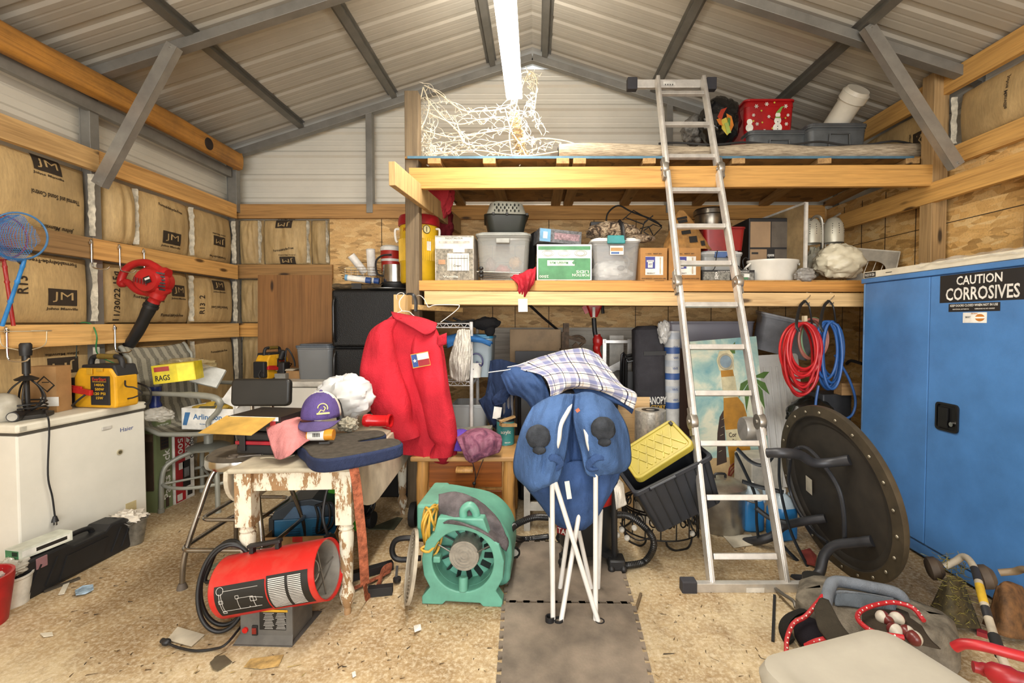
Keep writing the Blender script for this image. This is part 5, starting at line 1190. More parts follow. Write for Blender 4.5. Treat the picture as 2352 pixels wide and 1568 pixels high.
def cyltext(m, t, r, w, h, z, a0=0, mi=0, bold=True):
    vs, fs = textmesh(t, bold); bx = [min(p.x for p in vs), max(p.x for p in vs), min(p.y for p in vs), max(p.y for p in vs)]; q = []
    for p in vs:
        a = -PI/2+a0+((p.x-(bx[0]+bx[1])/2)/(bx[1]-bx[0]))*w/r; q.append((r*math.cos(a), r*math.sin(a), z+((p.y-(bx[2]+bx[3])/2)/(bx[3]-bx[2]))*h))
    m.add(q, fs, mi)
cyltext(m, 'acrylic', rc_+.0014, .07, .03, hc*.55, .1); cyltext(m, 'MINWAX', rc_+.0014, .055, .014, hc*.84, 0); cyltext(m, 'SEMI-GLOSS', rc_+.0014, .04, .008, hc*.14, .3)
m.build('lettering', white(), pc_)
m = MB(); m.lathe([(0, hc), (rc_+.002, hc), (rc_+.002, hc+.006), (rc_-.006, hc+.006), (rc_-.008, hc+.002), (0, hc+.002)], 32); m.build('lid', plain('#2b2e30', .35, .5), pc_)
m = MB(); m.bar(at(1148, 968, 3.05), at(1182, 956, 3.1), .03, .012); m.bar(at(1150, 975, 3.05), at(1184, 975, 3.1), .05, .02); o = m.build('wood_scrap', wood('#a98a5e', '#74572f', 0, .7)); tag(o, 'rough splintered wood scrap behind the paint can', 'wood scrap')
m = MB(); m.bar(at(1036, 992, 3.0), at(1130, 984, 3.0), .10, .025); o = m.build('barn_board', plain('#77746a', .8, 0., .4, 30.)); tag(o, 'weathered grey board lying on the dresser behind the sacks', 'board')
# ================================================================ white wire rack
rk = T('wire_rack', 'white wire shelving rack between the red jacket and the navy bags', 'shelf', (at(1075, 1000, 3.4).x, 3.4, 0))
wx0, wx1 = at(1030, 900, 3.4).x-rk.location.x, at(1083, 900, 3.4).x-rk.location.x; zt2 = at(0, 745, 3.4).z
WW = plain('#d9d9d8', .35)
wl = wx1-.42
for x in (wl, wx1):
    for y in (0, .36):
        m = MB(); m.cyl((x, y, 0), (x, y, zt2+.02), .0135); m.build('post', WW, rk)
for i, v in enumerate((752, 885, 1000, 1120)):
    z = at(0, v, 3.4).z; m = MB()
    for dz_ in (0, .03):
        m.tube([(x, y, z+dz_) for x, y in ((wl, 0), (wx1, 0), (wx1, .36), (wl, .36))], .004, 6, closed=True)
    for k in range(17): x = wl+(wx1-wl)*k/16; m.tube([(x, 0, z+(.03 if k % 2 else 0)), (x+(wx1-wl)/16, 0, z+(0 if k % 2 else .03))] if k < 16 else [(x, 0, z), (x, 0, z+.03)], .0025, 5); m.tube([(x, 0, z+.03), (x, .36, z+.03)], .002, 5)
    for k in range(14): y = .36*k/14; m.tube([(wx1, y, z+(.03 if k % 2 else 0)), (wx1, y+.36/14, z+(0 if k % 2 else .03))], .0025, 5)
    m.build('wire_shelf', WW, rk)
cloth('mesh_sack', 'white mesh sack hanging on the rack post beside the red jacket', 'bag', grid([[(1052, 758, 3.34), (1060, 756, 3.33), (1068, 756, 3.33), (1080, 758, 3.33)], [(1042, 790, 3.36), (1058, 795, 3.29), (1070, 795, 3.28), (1082, 795, 3.32)], [(1032, 830, 3.38), (1052, 838, 3.26), (1068, 838, 3.25), (1080, 835, 3.3)], [(1036, 868, 3.38), (1052, 876, 3.29), (1064, 877, 3.29), (1077, 870, 3.32)]], .02, 26., 4.), 44, 30, fabric('#d6d2c9', .9, .1), .006)
t_ = tote('storage_tote', 'clear tote with teal lid on the white wire rack', 1058, 768, 1130, 868, 3.44, .3, glassy('#9fb0ba', .55, .3), plain('#1f6f95', .4), 1.08, at(0, 878, 3.4).z+.034)
cloth('folded_tarp', 'blue and white folded cloth under the black stand on the rack', 'cloth', grid([[(1025, 772, 3.45), (1060, 765, 3.45), (1100, 772, 3.45), (1132, 790, 3.4)], [(1025, 782, 3.36), (1060, 777, 3.36), (1100, 778, 3.36), (1130, 785, 3.36)], [(1028, 800, 3.36), (1060, 785, 3.36), (1100, 786, 3.36), (1126, 795, 3.36)]], .01, 8., 2.), 24, 12, fabric('#2e5f96'), .008)
tp = T('light_stand', 'folded black stand with black bag lying on top of the white rack', 'stand', at(1080, 745, 3.5))
m = MB()
for k, (a, b) in enumerate((((1010, 748), (1085, 738)), ((1015, 735), (1080, 750)), ((1030, 742), (1090, 735)), ((1040, 730), (1075, 745)))): m.tube([inv(tp, at(a[0], a[1], 3.45+.03*k)), inv(tp, at(b[0], b[1], 3.48+.03*k))], .009, 8)
m.ell(inv(tp, at(1078, 745, 3.46)), (.04, .03, .03), 0, 12, 8); m.build('legs', BLK, tp)
m = MB(); m.ell(inv(tp, at(1118, 743, 3.48)), (.105, .06, .05), 0, 26, 16, lambda d: 1+.15*N3(d, 2.)+.1*N3(d, 6.)); m.ell(inv(tp, at(1125, 758, 3.46)), (.04, .03, .05), 0, 16, 10); m.build('bag', fabric('#1b1b1d'), tp)
cb = T('bucket', 'small white bucket with purple rim on the rack middle shelf', 'bucket', (at(1092, 840, 3.44).x, 3.44, at(0, 878, 3.4).z+.034))
m = MB(); m.lathe([(0, 0), (.04, 0), (.05, .11), (.046, .11), (.038, .01), (0, .01)], 24); m.build('tub', white(), cb)
m = MB(); m.tube([(.01, -.03+.0*k, .12+.0*k) for k in (0,)]+[(.05*math.cos(a)+.01, -.04, .12+.06*math.sin(a)) for a in [PI*k/12-.6 for k in range(20)]], .006, 8); m.build('ring_handle', plain('#2d2a5a', .4), cb)
tote('storage_tote', 'clear low drawer bin on the bottom rack shelf behind the dresser', 1036, 930, 1118, 985, 3.46, .3, glassy('#b7bdc0', .55, .25), None, 1.08)
# ================================================================ things on the long shelf (deck top at 1.652)
ZS = 1.652
def sx(u, Y=3.45): return at(u, 640, Y).x
yc = T('water_cooler', 'tall yellow beverage cooler with red lid behind the wooden post', 'cooler', (at(951, 560, 3.62).x, 3.66, FZ+.018))
yc.location.z = 1.652; hh = at(0, 487, 3.5).z-1.652; k_ = hh/.50
yc.location.x = at(951, 560, 3.5).x
YEL = plain('#d9b021', .4, 0., .08)
m = MB(); m.lathe([(0, 0), (.135, 0), (.148, .02), (.148, .14*k_), (.152, .15*k_), (.152, .33*k_), (.148, .34*k_), (.148, .43*k_), (0, .43*k_)], 44)
for k in range(30): a = PI+PI*k/30; m.bar((.153*math.cos(a), .153*math.sin(a), .16*k_), (.153*math.cos(a), .153*math.sin(a), .32*k_), .006, .006)
m.build('body', YEL, yc)
m = MB(); m.lathe([(.152, .42*k_), (.160, .425*k_), (.160, .47*k_), (.15, .495*k_), (0, .5*k_)], 44); m.build('lid', plain('#9c1a22', .4), yc)
m = MB(); cyltext(m, 'IGLOO', .1495, .16, .03, .385*k_, -.12, 0); cyltext(m, 'INDUSTRIAL', .1545, .07, .012, .27*k_, -.25, 0); cyltext(m, 'SERIES', .1545, .05, .01, .255*k_, -.25, 0); m.build('lettering', plain('#8f2a1e', .5), yc)
m = MB()
for r0, mi in ((.033, 0), (.028, 1)):
    X = M.Rotation(.62, 4, 'Z') @ face((0, -.1505-(.001 if mi else 0), .385*k_)); m.prism(circ(24, r0*.9, r0), 0, .001, mi, X)
m.quad(.006, .04, M.Rotation(.62, 4, 'Z') @ face((0, -.153, .385*k_)), 0); X = M.Rotation(.72, 4, 'Z') @ face((0, -.156, .265*k_)); m.quad(.035, .07, X, 2)
m.build('round_badge', [plain('#2a2416', .6), plain('#d9cf9a', .5), white()], yc)
for sg in (-1, 1):
    m = MB(); m.tube([(sg*.145, -.05, .40*k_), (sg*.172, -.06, .39*k_), (sg*.168, -.06, .32*k_), (sg*.155, -.06, .30*k_)], .009, 8, k=4); m.build('handle', white(), yc)
blob('red_bag', 'red padded cloth hanging down behind the slanted beam at the loft corner', 'cloth', at(1008, 450, 3.8), (.12, .08, .16), fabric('#a8313a'), .25, 2., 3.)
blob('red_jacket', 'dark red bundled jacket behind the yellow cooler and wooden post', 'garment', at(1012, 520, 4.0), (.11, .10, .16), fabric('#6b1d24'), .25, 2., 4.)
SIL = plain('#b5b0a6', .5, 0., .3, 30.)
carton('carton', 'silver carton picturing a wooden ice cream bucket beside the wooden post', 'box', 999, 541, 1088, 639, 3.42, .28, [SIL, plain('#4b4943', .6), plain('#dad6cc', .5), plain('#b58a66', .6), plain('#8d8779', .6, 0., .4, 60.)], .0,
       [(None, 0, .5, .96, .97, 4), (None, 0, .84, .96, .26, 2), ('NOSTALGIA', 0, .94, .45, .04, 1), (None, .1, .42, .56, .38, 2), (None, .0, .855, .8, .05, 0), (None, .1, .5, .50, .012, 1), (None, .1, .22, .46, .012, 1), (None, .12, .7, .3, .14, 2), ('Cream', .08, .34, .2, .05, 1), (None, -.32, .42, .18, .1, 3), ('Vanilla', -.1, .1, .4, .05, 2)]
       +[(None, .1-.24+.08*k, .4, .006, .34, 1) for k in range(7)], z0=ZS)
CLR = glassy('#b9bab4', .24, .25)
t_ = tote('storage_tote', 'clear tote of party things with a grey lid under the pet carrier', 1094, 532, 1217, 632, 3.46, .42, CLR, plain('#93958f', .4), 1.13, ZS)
w, d_, h = t_['dims']; tz = t_.location.z+h+.03
m = MB(); m.box(-.05, .05, -d_/2-.05, -d_/2-.02, h*.82, h*.92); m.build('latch', plain('#9a9c96', .4), t_, .004)
for i, (x, y, z, r, c, n_, l) in enumerate(((-.02, .02, .10, (.06, .05, .05), '#b33a38', 'toy', 'red striped thing inside the clear tote under the pet carrier'), (.08, .03, .17, (.05, .05, .05), '#b98a4a', 'toy', 'orange thing inside the clear tote under the pet carrier'), (-.12, .05, .14, (.045, .05, .07), '#8a6a62', 'toy', 'faded pink thing at the left inside the clear tote'), (.06, .06, .07, (.08, .06, .055), '#7d8577', 'toy', 'greenish bundle at the bottom inside the clear tote'))):
    blob(n_, l, 'toy', t_.matrix_basis @ V((x, y, z)), r, plain(c, .5), .2, 2.5, i)
pcr = T('pet_carrier', 'grey and black pet carrier standing on the clear tote', 'pet carrier', (at(1158, 500, 3.5).x, 3.68, tz+.002), R(6))
m = MB()
def shell(m, rows, mi=0):
    P_ = [[(x, y, z) for x, y in rrect(w_, d__, r_, 5)] for w_, d__, r_, z in rows]; n = len(P_[0]); vs = [p for q in P_ for p in q]
    fs = [tuple(reversed(range(n))), tuple(range((len(P_)-1)*n, len(P_)*n))]
    for j in range(len(P_)-1): fs += [(j*n+i, j*n+(i+1) % n, (j+1)*n+(i+1) % n, (j+1)*n+i) for i in range(n)]
    return m.add(vs, fs, mi, True)
hc_ = at(0, 458, 3.46).z-tz
shell(m, [(.25, .36, .05, 0), (.27, .38, .05, .02), (.31, .43, .05, hc_*.52), (.34, .46, .05, hc_*.54)]); m.build('base', plain('#242925', .45), pcr)
m = MB(); shell(m, [(.32, .44, .05, hc_*.545), (.30, .42, .05, hc_*.6), (.25, .36, .05, hc_*.93), (.21, .32, .05, hc_)]); m.build('top', plain('#9fa095', .45), pcr)
m = MB()
for j in range(3):
    for i in range(7 if j != 1 else 6):
        x = -.09+.03*i+(.015 if j == 1 else 0); z = hc_*(.66+.1*j); y = -(.21-.03*((z/hc_-.6)/.33))-.0025
        m.prism(circ(12, .005+.002*((i+j) % 2), .009+.003*((i+j) % 2)), 0, .002, 0, face((x, y, z), 0, -.16))
for i in range(6):
    for j in range(2): m.prism(circ(10, .008), 0, .002, 0, face((.155-.02*j-.004, -.12+.05*i, hc_*(.66+.14*j)), PI/2, -.2))
m.build('air_holes', plain('#1d1f1b', .8), pcr)
m = MB()
for x in (-.1, .0, .15): m.box(x-.01, x+.01, -.235, -.215, hc_*.5, hc_*.58)
m.build('clip', BLK, pcr, .003)
# red folding stool with drooping red bag
fs_ = T('camp_stool', 'folded black and grey camp stool lying under the clear tote edge', 'stool', V((sx(1135, 3.36), 3.36, ZS+.012)))
m = MB()
for k in range(4): m.tube([inv(fs_, at(1095+4*k, 624+5*k, 3.345+.012*k)), inv(fs_, at(1195-3*k, 627+3*k, 3.36))], .007, 8)
for k in range(3): m.ell(inv(fs_, at(1105, 616+9*k, 3.34)), (.018, .014, .014), 1, 10, 6)
m.build('legs', [steel(), BLK], fs_)
cloth('red_stuff_bag', 'red drawstring bag drooping over the shelf edge with white tag', 'bag', grid([[(1170, 634, 3.38), (1195, 628, 3.36), (1215, 620, 3.34), (1231, 613, 3.36)], [(1178, 640, 3.30), (1196, 636, 3.28), (1214, 632, 3.27), (1230, 628, 3.3)], [(1190, 655, 3.25), (1200, 655, 3.23), (1214, 653, 3.22), (1226, 650, 3.25)], [(1189, 676, 3.25), (1197, 680, 3.24), (1206, 682, 3.24), (1214, 668, 3.25)]], .02, 10., 6.), 26, 26, fabric('#a8202f', .6, .2), .008)
m = MB(); m.quad(.065, .09, face((0, 0, 0), 0, 0, .02)); o = m.build('paper_tag', white()); o.location = at(1201, 701, 3.225); tag(o, 'white paper tag hanging under the red drawstring bag', 'tag')
# green and white box, upside down print
GRN = plain('#4f8a60', .6)
o = carton('carton', 'white and green portion lids box standing upside down on the shelf', 'box', 1233, 561, 1359, 641, 3.40, .30, [white(), GRN, plain('#cfd6cc', .6), plain('#8a938a', .6)], 0,
       [(None, 0, .33, .95, .58, 1), (None, 0, .90, .95, .10, 1), (None, -.06, .49, .5, .15, 2), ("Member's Mark", -.1, .49, .34, .08, 1, PI), ('PORTION', .30, .16, .31, .075, 2, PI), ('LIDS', .33, .25, .23, .075, 2, PI), ('2500', -.37, .12, .17, .07, 2, PI), (None, .18, .51, .07, .07, 1, PI/4)], z0=ZS)
m = MB()
dm = o['dims']
for k in range(3):
    for rr in (1., .7): m.tube([(-.12+.12*k+.045*rr*math.cos(a)-.0, -dm[1]/2-.002, dm[2]*.76+.022*rr*math.sin(a)) for a in [2*PI*j/24 for j in range(24)]], .0012, 4, closed=True)
l = m.build('lid_drawings', plain('#8a938a', .6), o)
bz = at(0, 561, 3.4).z
o = carton('carton', 'blue and grey toy box lying tilted on the green portion lids box', 'box', 1230, 533, 1330, 560, 3.47, .22, [plain('#6a6c70', .5, 0., .5, 40.), plain('#6fa5cc', .5), white(), plain('#9a7f86', .5, 0., .4, 60.)], .25, [(None, -.36, .5, .25, .95, 1), (None, .15, .5, .6, .5, 3), (None, -.36, .5, .1, .5, 2)], z0=bz+.004)
o.rotation_euler = (0, .06, .2); o.location.z += .018
m = MB(); m.tube([at(1216, 640, 3.75), at(1218, 580, 3.75), at(1228, 548, 3.75), at(1250, 545, 3.75)], .05, 10, k=4); o = m.build('black_bag', fabric('#1c1a19')); tag(o, 'black bag strip standing between the clear tote and the green box', 'bag')
# second clear tote with teal latch
t_ = tote('storage_tote', 'clear tote with white lid and teal latch holding white cloth', 1361, 545, 1470, 641, 3.42, .42, glassy('#c6c8c8', .22, .2), plain('#d6d7d4', .4), 1.13, ZS)
w, d_, h = t_['dims']; m = MB(); m.box(-.07, .06, -.245, -.215, h*.93, h+.04); m.build('latch', plain('#2f8f93', .4), t_, .006)
m = MB(); X = face((.0, -d_/2-.02, h*.77)); m.quad(.10, .065, X, 0); m.quad(.09, .025, M.Translation((0, -.001, .006)) @ X, 1); m.quad(.06, .014, M.Translation((-.012, -.001, -.02)) @ X, 2); m.build('paper_label', [white(), plain('#b58b55', .5), plain('#3b5f96', .5)], t_)
blob('white_cloth', 'white cloth bundle with grey toy inside the teal latched tote', 'cloth', t_.matrix_basis @ V((-.01, 0, .085)), (.155, .12, .09), plain('#d8d6d0', .8), .25, 2., 8.)
m = MB(); p = t_.matrix_basis @ V((.08, -.13, .15)); m.tube([p+V((.03*math.cos(a), -.0, .04*math.sin(a))) for a in (-1.4, -.6, .3, 1.2, 2.0)], .010, 8, k=4); m.ell(p+V((-.03, 0, -.045)), (.03, .015, .02), 0, 12, 8); o = m.build('toy', plain('#6d6a66', .6)); tag(o, 'small grey hooked toy inside the teal latched tote', 'toy')
lz = t_.location.z+h+.03
# camouflage bag on top
cbg = T('camouflage_bag', 'camouflage bag with black straps lying on the teal latched tote', 'bag', V((at(1410, 530, 3.5).x, 3.52, lz+.004)))
m = MB(); m.ell((.0, .02, .055), (.20, .12, .075), 0, 36, 22, lambda d: 1+.22*N3(d, 2.2, 3)+.12*N3(d, 6, 1)); m.ell((.20, -.03, .0), (.11, .05, .03), 0, 20, 12, lambda d: 1+.2*N3(d, 3)); m.build('body', camo(), cbg)
m = MB(); m.tube([(.03, -.05, .13), (.045, -.11, .08), (.05, -.125, .02), (.06, -.13, -.03)], .018, 8, k=5, flat=.3); m.box(-.17, -.05, .03, .10, .06, .14); m.build('strap', BLK, cbg, .004)
blob('black_bag', 'black bag bulging between the toy box and the camouflage bag', 'bag', V((at(1355, 560, 3.75).x, 3.85, ZS+.13)), (.06, .1, .13), fabric('#1b1a19'), .2, 2., 3.)
# black wire frame behind
m = MB(); m.tube([at(u, v, 3.95) for u, v in ((1392, 520), (1396, 490), (1420, 472), (1450, 486), (1500, 505), (1520, 520))], .007, 8, k=5)
for q in (((1430, 505), (1455, 483), (1490, 503), (1520, 518)), ((1438, 500), (1478, 515), (1490, 503)), ((1470, 545), (1480, 510), (1500, 495)), ((1478, 530), (1500, 515), (1520, 522), (1498, 545), (1478, 532)), ((1500, 540), (1490, 520), (1470, 525))): m.tube([at(u, v, 3.93) for u, v in q], .005, 7)
o = m.build('stand_frame', plain('#1c1b1b', .5)); tag(o, 'folded black wire frame standing behind the camouflage bag', 'frame')
# two hot sauce cartons
for i, (u0, u1, l) in enumerate(((1471, 1532, 'brown sauce carton left of the ladder, its blue label fully seen'), (1537, 1609, 'brown sauce carton behind the ladder under the brown paper bag'))):
    cm = plain('#a87a45', .8, 0., .1)
    carton('carton', l, 'box', u0, 569, u1, 641, 3.40, .26, [cm, white(), plain('#3a3f8e', .5), INK, plain('#b9a78c', .6)], 0,
        [(None, .02, .46, .66, .56, 1), (None, -.13, .55, .36, .36, 2), (None, -.13, .60, .26, .06, 1), (None, -.13, .5, .18, .2, 1), ('HOT', -.13, .50, .13, .06, 2), ('CRAWFISH', -.13, .6, .22, .03, 2), (None, .24, .46, .04, .5, 4), ('PRODUCT', -.1, .23, .3, .04, 3), ('FOOD PRODUCTS - HANDLE WITH CARE', 0, .07, .9, .035, 3), ('1 GAL  BEST BY', 0, .82, .6, .035, 3)], 'brown sauce cartons on the shelf', z0=ZS)
bz = at(0, 569, 3.4).z
pb_ = T('paper_bag', 'crumpled brown paper bag printed with black figures on the sauce carton', 'bag', V((at(1580, 560, 3.52).x, 3.54, bz+.003)))
m = MB()
def pbag(u, v):
    a = 2*PI*u; k = 1+.12*N3((math.cos(a)*1.5, math.sin(a)*1.5, v*3), 1.6)
    w_ = (.155*(1-v)**.8+.02)*k; x = w_*math.copysign(abs(math.cos(a))**.7, math.cos(a))-.05*v; y = (.09*(1-v*.8))*k*math.copysign(abs(math.sin(a))**.7, math.sin(a))
    return (x, y, .30*v+.0)
m.sheet(pbag, 40, 24, 0, True, None, True); m.build('body', plain('#a1763f', .8, 0., .25, 14.), pb_)
m = MB()
for (x, z, w_, h_, r_) in ((-.055, .235, .08, .02, .2), (-.05, .21, .07, .025, .2), (-.045, .17, .06, .04, .15), (-.03, .125, .07, .03, .15), (.02, .07, .06, .05, .1), (.09, .04, .03, .04, .1)):
    m.quad(w_, h_, face((x, -.097+.22*z, z), 0, -.25, r_))
m.build('printing', INK, pb_)
# metal pot, red bin, clear tote behind ladder
m = MB(); m.lathe([(0, 0), (.11, 0), (.12, .02), (.12, .11), (.132, .115), (.132, .15), (.12, .165), (0, .165)], 40); o = m.build('steel_pot', plain('#8a8378', .28, .9, .2, 10.)); pr_ = at(1632, 500, 3.9); o.location = (pr_.x, 3.92, at(0, 520, 3.9).z-.02); tag(o, 'dark stainless pot with lid standing behind the red bin', 'pot')
tot2 = tote('storage_tote', 'small clear tote with blue latches under the red bin', 1612, 575, 1705, 638, 3.5, .30, glassy('#b9bcba', .5, .25), plain('#c9cac8', .4), 1.08, ZS)
w, d_, h = tot2['dims']; m = MB(); m.box(-.06, .04, -.165, -.14, h*.88, h+.02); m.build('latch', plain('#49669b', .4), tot2, .004)
rz_ = tot2.location.z+h+.032
tote('plastic_bin', 'dark red plastic bin standing on the small clear tote', 1618, 521, 1713, 574, 3.5, .30, plain('#8e1a1d', .35), None, 1.1, rz_, 0, None, True, .03)
for o_ in list(bpy.data.objects):
    if o_.name.startswith('plastic_bin'): o_['category'] = 'bin'
m = MB(); m.lathe([(0, 0), (.12, 0), (.12, .012), (0, .012)], 32); o = m.build('pot_stand', BLK); o.location = (pr_.x, 3.92, at(0, 520, 3.9).z-.034); tag(o, 'round black board under the dark stainless pot', 'board')
# black and white box at shelf front
carton('carton', 'low black and white patterned carton lying at the shelf edge behind the ladder', 'box', 1612, 620, 1733, 642, 3.42, .12, [BLK, plain('#8d8c84', .6, 0., .5, 60.), white(), plain('#4a7a52', .5)], 0, [(None, -.22, .45, .5, .8, 1), (None, .28, .4, .42, .75, 1), ('&', -.22, .5, .08, .7, 2), ('CONCEALED & DISCREET', .1, .88, .6, .10, 2), (None, .35, .5, .1, .3, 2), (None, .3, .25, .15, .2, 3)], z0=ZS)
m = MB(); m.tube([at(u, v, 3.46) for u, v in ((1612, 632), (1640, 618), (1645, 590), (1648, 575))], .004, 6, k=4); m.tube([at(u, v, 3.46) for u, v in ((1668, 588), (1700, 615), (1720, 632))], .004, 6, k=3); o = m.build('black_wire', BLK); tag(o, 'thin black wires standing in front of the small clear tote', 'wire')
# coffee maker / toaster oven
ov = T('toaster_oven', 'black toaster oven with tan printed film and flame label', 'oven', V((at(1770, 570, 3.62).x, 3.78, at(0, 600, 3.6).z)))
ow = at(1824, 550, 3.62).x-at(1723, 550, 3.62).x; oh = at(0, 500, 3.62).z-ov.location.z
m = MB(); m.box(-ow/2, ow/2, -.16, .17, 0, oh); m.build('case', BLK, ov, .006)
ov.location.z = 1.652+.0; oh2 = at(0, 500, 3.62).z-1.652
m = MB(); FT = plain('#9a7f60', .5, 0., .08); FD = plain('#5d554c', .4)
for (z0_, z1_) in ((.55, .94), (.08, .52)):
    m.quad(ow*.46, oh*(z1_-z0_)*1.0, face((-ow*.24, -.162, oh*(z0_+z1_)/2)), 0); m.quad(ow*.46, oh*(z1_-z0_), face((ow*.24, -.162, oh*(z0_+z1_)/2)), 1)
m.quad(ow*.18, oh*.44, face((0, -.1635, oh*.30)), 2); m.text('cayenne', ow*.15, oh*.05, face((0, -.1645, oh*.42)), 3)
for k in range(5): m.prism([(-.012, -.0), (.012, 0), (.004, .03+.02*((k+1) % 3)), (-.002, .045+.015*(k % 2))], 0, .001, 4, face((-.024+.012*k, -.1642, oh*.16)))
m.quad(ow*.15, oh*.03, face((-ow*.36, -.163, oh*.46)), 2); m.build('front_film', [FT, FD, BLK, white(), plain('#c4451f', .5)], ov)
ov.children[0].location.z = 0
for c_ in ov.children: c_.scale = (1, 1, oh2/oh)
# white roaster pan
rp = T('roaster_pan', 'oval white roaster pan at the shelf edge in front of the toaster oven', 'pan', V((at(1777, 640, 3.48).x, 3.50, ZS)))
rw = (at(1838, 620, 3.48).x-at(1722, 620, 3.48).x)/2; rh = at(0, 598, 3.48).z-ZS
m = MB(); m.lathe([(0, 0), (rw*.84, 0), (rw*.90, .02), (rw*.93, rh*.8), (rw, rh*.9), (rw, rh), (rw*.95, rh), (rw*.9, rh*.8), (rw*.85, .02), (0, .02)], 48, 0, None, 1, .68); m.build('body', plain('#dcd9cf', .3, 0., .05), rp)
for sg in (-1, 1):
    m = MB(); m.tube([(sg*rw*.95, -.03, rh*.86), (sg*rw*1.07, -.02, rh*.7), (sg*rw*1.07, .02, rh*.6), (sg*rw*.95, .03, rh*.6)], .008, 8, k=4); m.build('handle', plain('#dcd9cf', .3, 0., .05), rp)
m = MB(); m.tube([at(1712, 628, 3.6), at(1706, 600, 3.6), at(1714, 592, 3.6), at(1722, 605, 3.6), at(1716, 635, 3.6)], .006, 8, k=5); o = m.build('appliance_cord', BLK); tag(o, 'black appliance cord loop between the clear tote and white pan', 'cord')
# white framed board edge on
bd = T('framed_board', 'tall board with white frame standing edge-on beside the toaster oven', 'board', V((at(1848, 640, 3.42).x, 3.42, ZS)))
bh = at(0, 465, 3.42).z-ZS
m = MB(); m.box(-.006, .006, 0, .55, 0, bh); m.build('panel', plain('#9c855f', .7, 0., .2), bd)
m = MB(); m.box(-.011, .011, -.012, .004, 0, bh); m.box(-.011, .011, 0, .55, bh-.012, bh+.004); m.build('frame', plain('#cfcdc6', .4), bd)
bd.rotation_euler = (0, 0, R(-8))
bd.rotation_euler = (0, 0, R(6))
# heat lamps
hl = T('food_warmer_lamp', 'pair of pale domed food warmer lamps on a curved arm at the shelf right end', 'lamp', V((at(1885, 640, 3.72).x, 3.74, ZS)))
DM = plain('#c3bfae', .35, .3, .06)
for i, (u, v) in enumerate(((1862, 560), (1913, 558))):
    c = inv(hl, at(u, v, 3.70)); m = MB(); r0 = .075
    m.lathe([(r0-.003, 0), (r0, 0), (r0+.001, .10), (r0*.9, .15), (r0*.6, .19), (r0*.2, .205), (0, .206)], 32, 0, M.Translation(c)); s_ = m.build('dome', DM, hl)
    m = MB()
    for a in (-2.2, -1.57, -.9):
        for k in range(5): d = V((math.cos(a), math.sin(a), 0)); m.prism(circ(8, .0035), 0, .002, 0, M.Translation(c+d*(r0*(.99-.03*max(0, k-2)))+V((0, 0, .07+.018*k))) @ M.Rotation(a+PI/2, 4, 'Z') @ M.Rotation(PI/2, 4, 'X'))
    m.build('vent_holes', BLK, s_)
m = MB(); m.tube([inv(hl, at(u, v, 3.66)) for u, v in ((1862, 508), (1872, 497), (1884, 500), (1888, 520), (1888, 570), (1886, 625))], .013, 10, k=5, flat=.6); m.tube([inv(hl, at(u, v, 3.72)) for u, v in ((1895, 570), (1900, 530), (1890, 510))], .006, 8, k=4); m.bar(inv(hl, at(1913, 500, 3.72)), inv(hl, at(1930, 490, 3.72)), .014, .014); m.build('arm', plain('#8b867b', .35, .6), hl)
m = MB(); m.lathe([(0, 0), (.1, 0), (.1, .015), (0, .015)], 24, 0, M.Translation((.0, 0, 0))); m.build('base', plain('#8b867b', .35, .6), hl)
blob('plastic_bag', 'large crumpled off-white plastic bag on the shelf right end below the lamps', 'bag', at(1926, 601, 3.52), (.185, .13, .13), plain('#d4cdb4', .4, 0., .05), .3, 1.9, 3., None, 60, 40, .128, True)
blob('plastic_bag', 'small grey plastic bag drooping over the shelf edge beside the white pan', 'bag', at(1849, 633, 3.34), (.072, .05, .055), plain('#8f8d88', .3), .4, 2.6, 9., None, 40, 26, None, True)
blob('plastic_bag', 'pale bag squeezed between the framed board and the lamp arm', 'bag', at(1872, 600, 3.72), (.06, .05, .12), plain('#bdb7a2', .4), .25, 2., 7.)
# leaning steel lids
sl = T('sheet_metal_lid', 'square brushed metal panel with oval cut-out leaning right of the plastic bag', 'panel', V((at(2000, 642, 3.6).x, 3.62, ZS)), 0, None, (R(-10), R(10), R(-32)))
m = MB(); W_, H_ = .30, .27; oc = [(p[0], p[1]+H_/2) for p in rrect(W_, H_, .01, 9)]
ic = [(q[0]*.62, q[1]*.8) for q in []]
n = len(oc); inn = [(.085*math.cos(PI/4-PI/4+2*PI*k/n+.0), .06*math.sin(2*PI*k/n)+H_*.45) for k in range(n)]
m.ring(oc, inn, -.002, .002, 0, M.Rotation(PI/2, 4, 'X')); m.build('plate', plain('#8d867a', .35, .8), sl)
m = MB(); m.box(W_/2-.004, W_/2+.004, -.01, .006, 0, H_); m.box(-W_/2, W_/2, -.008, .006, H_-.004, H_+.004); m.build('folded_edge', plain('#b8b2a6', .3, .8), sl)
m = MB()
for k in range(3): m.bar((-.05+.05*k, .03, .05), (-.03+.05*k, .03, H_*.75), .008, .004)
m.build('grille_bar', plain('#c9c5bb', .3, .8), sl)
# ================================================================ things on the loft (deck top 2.513)
ZL = 2.515
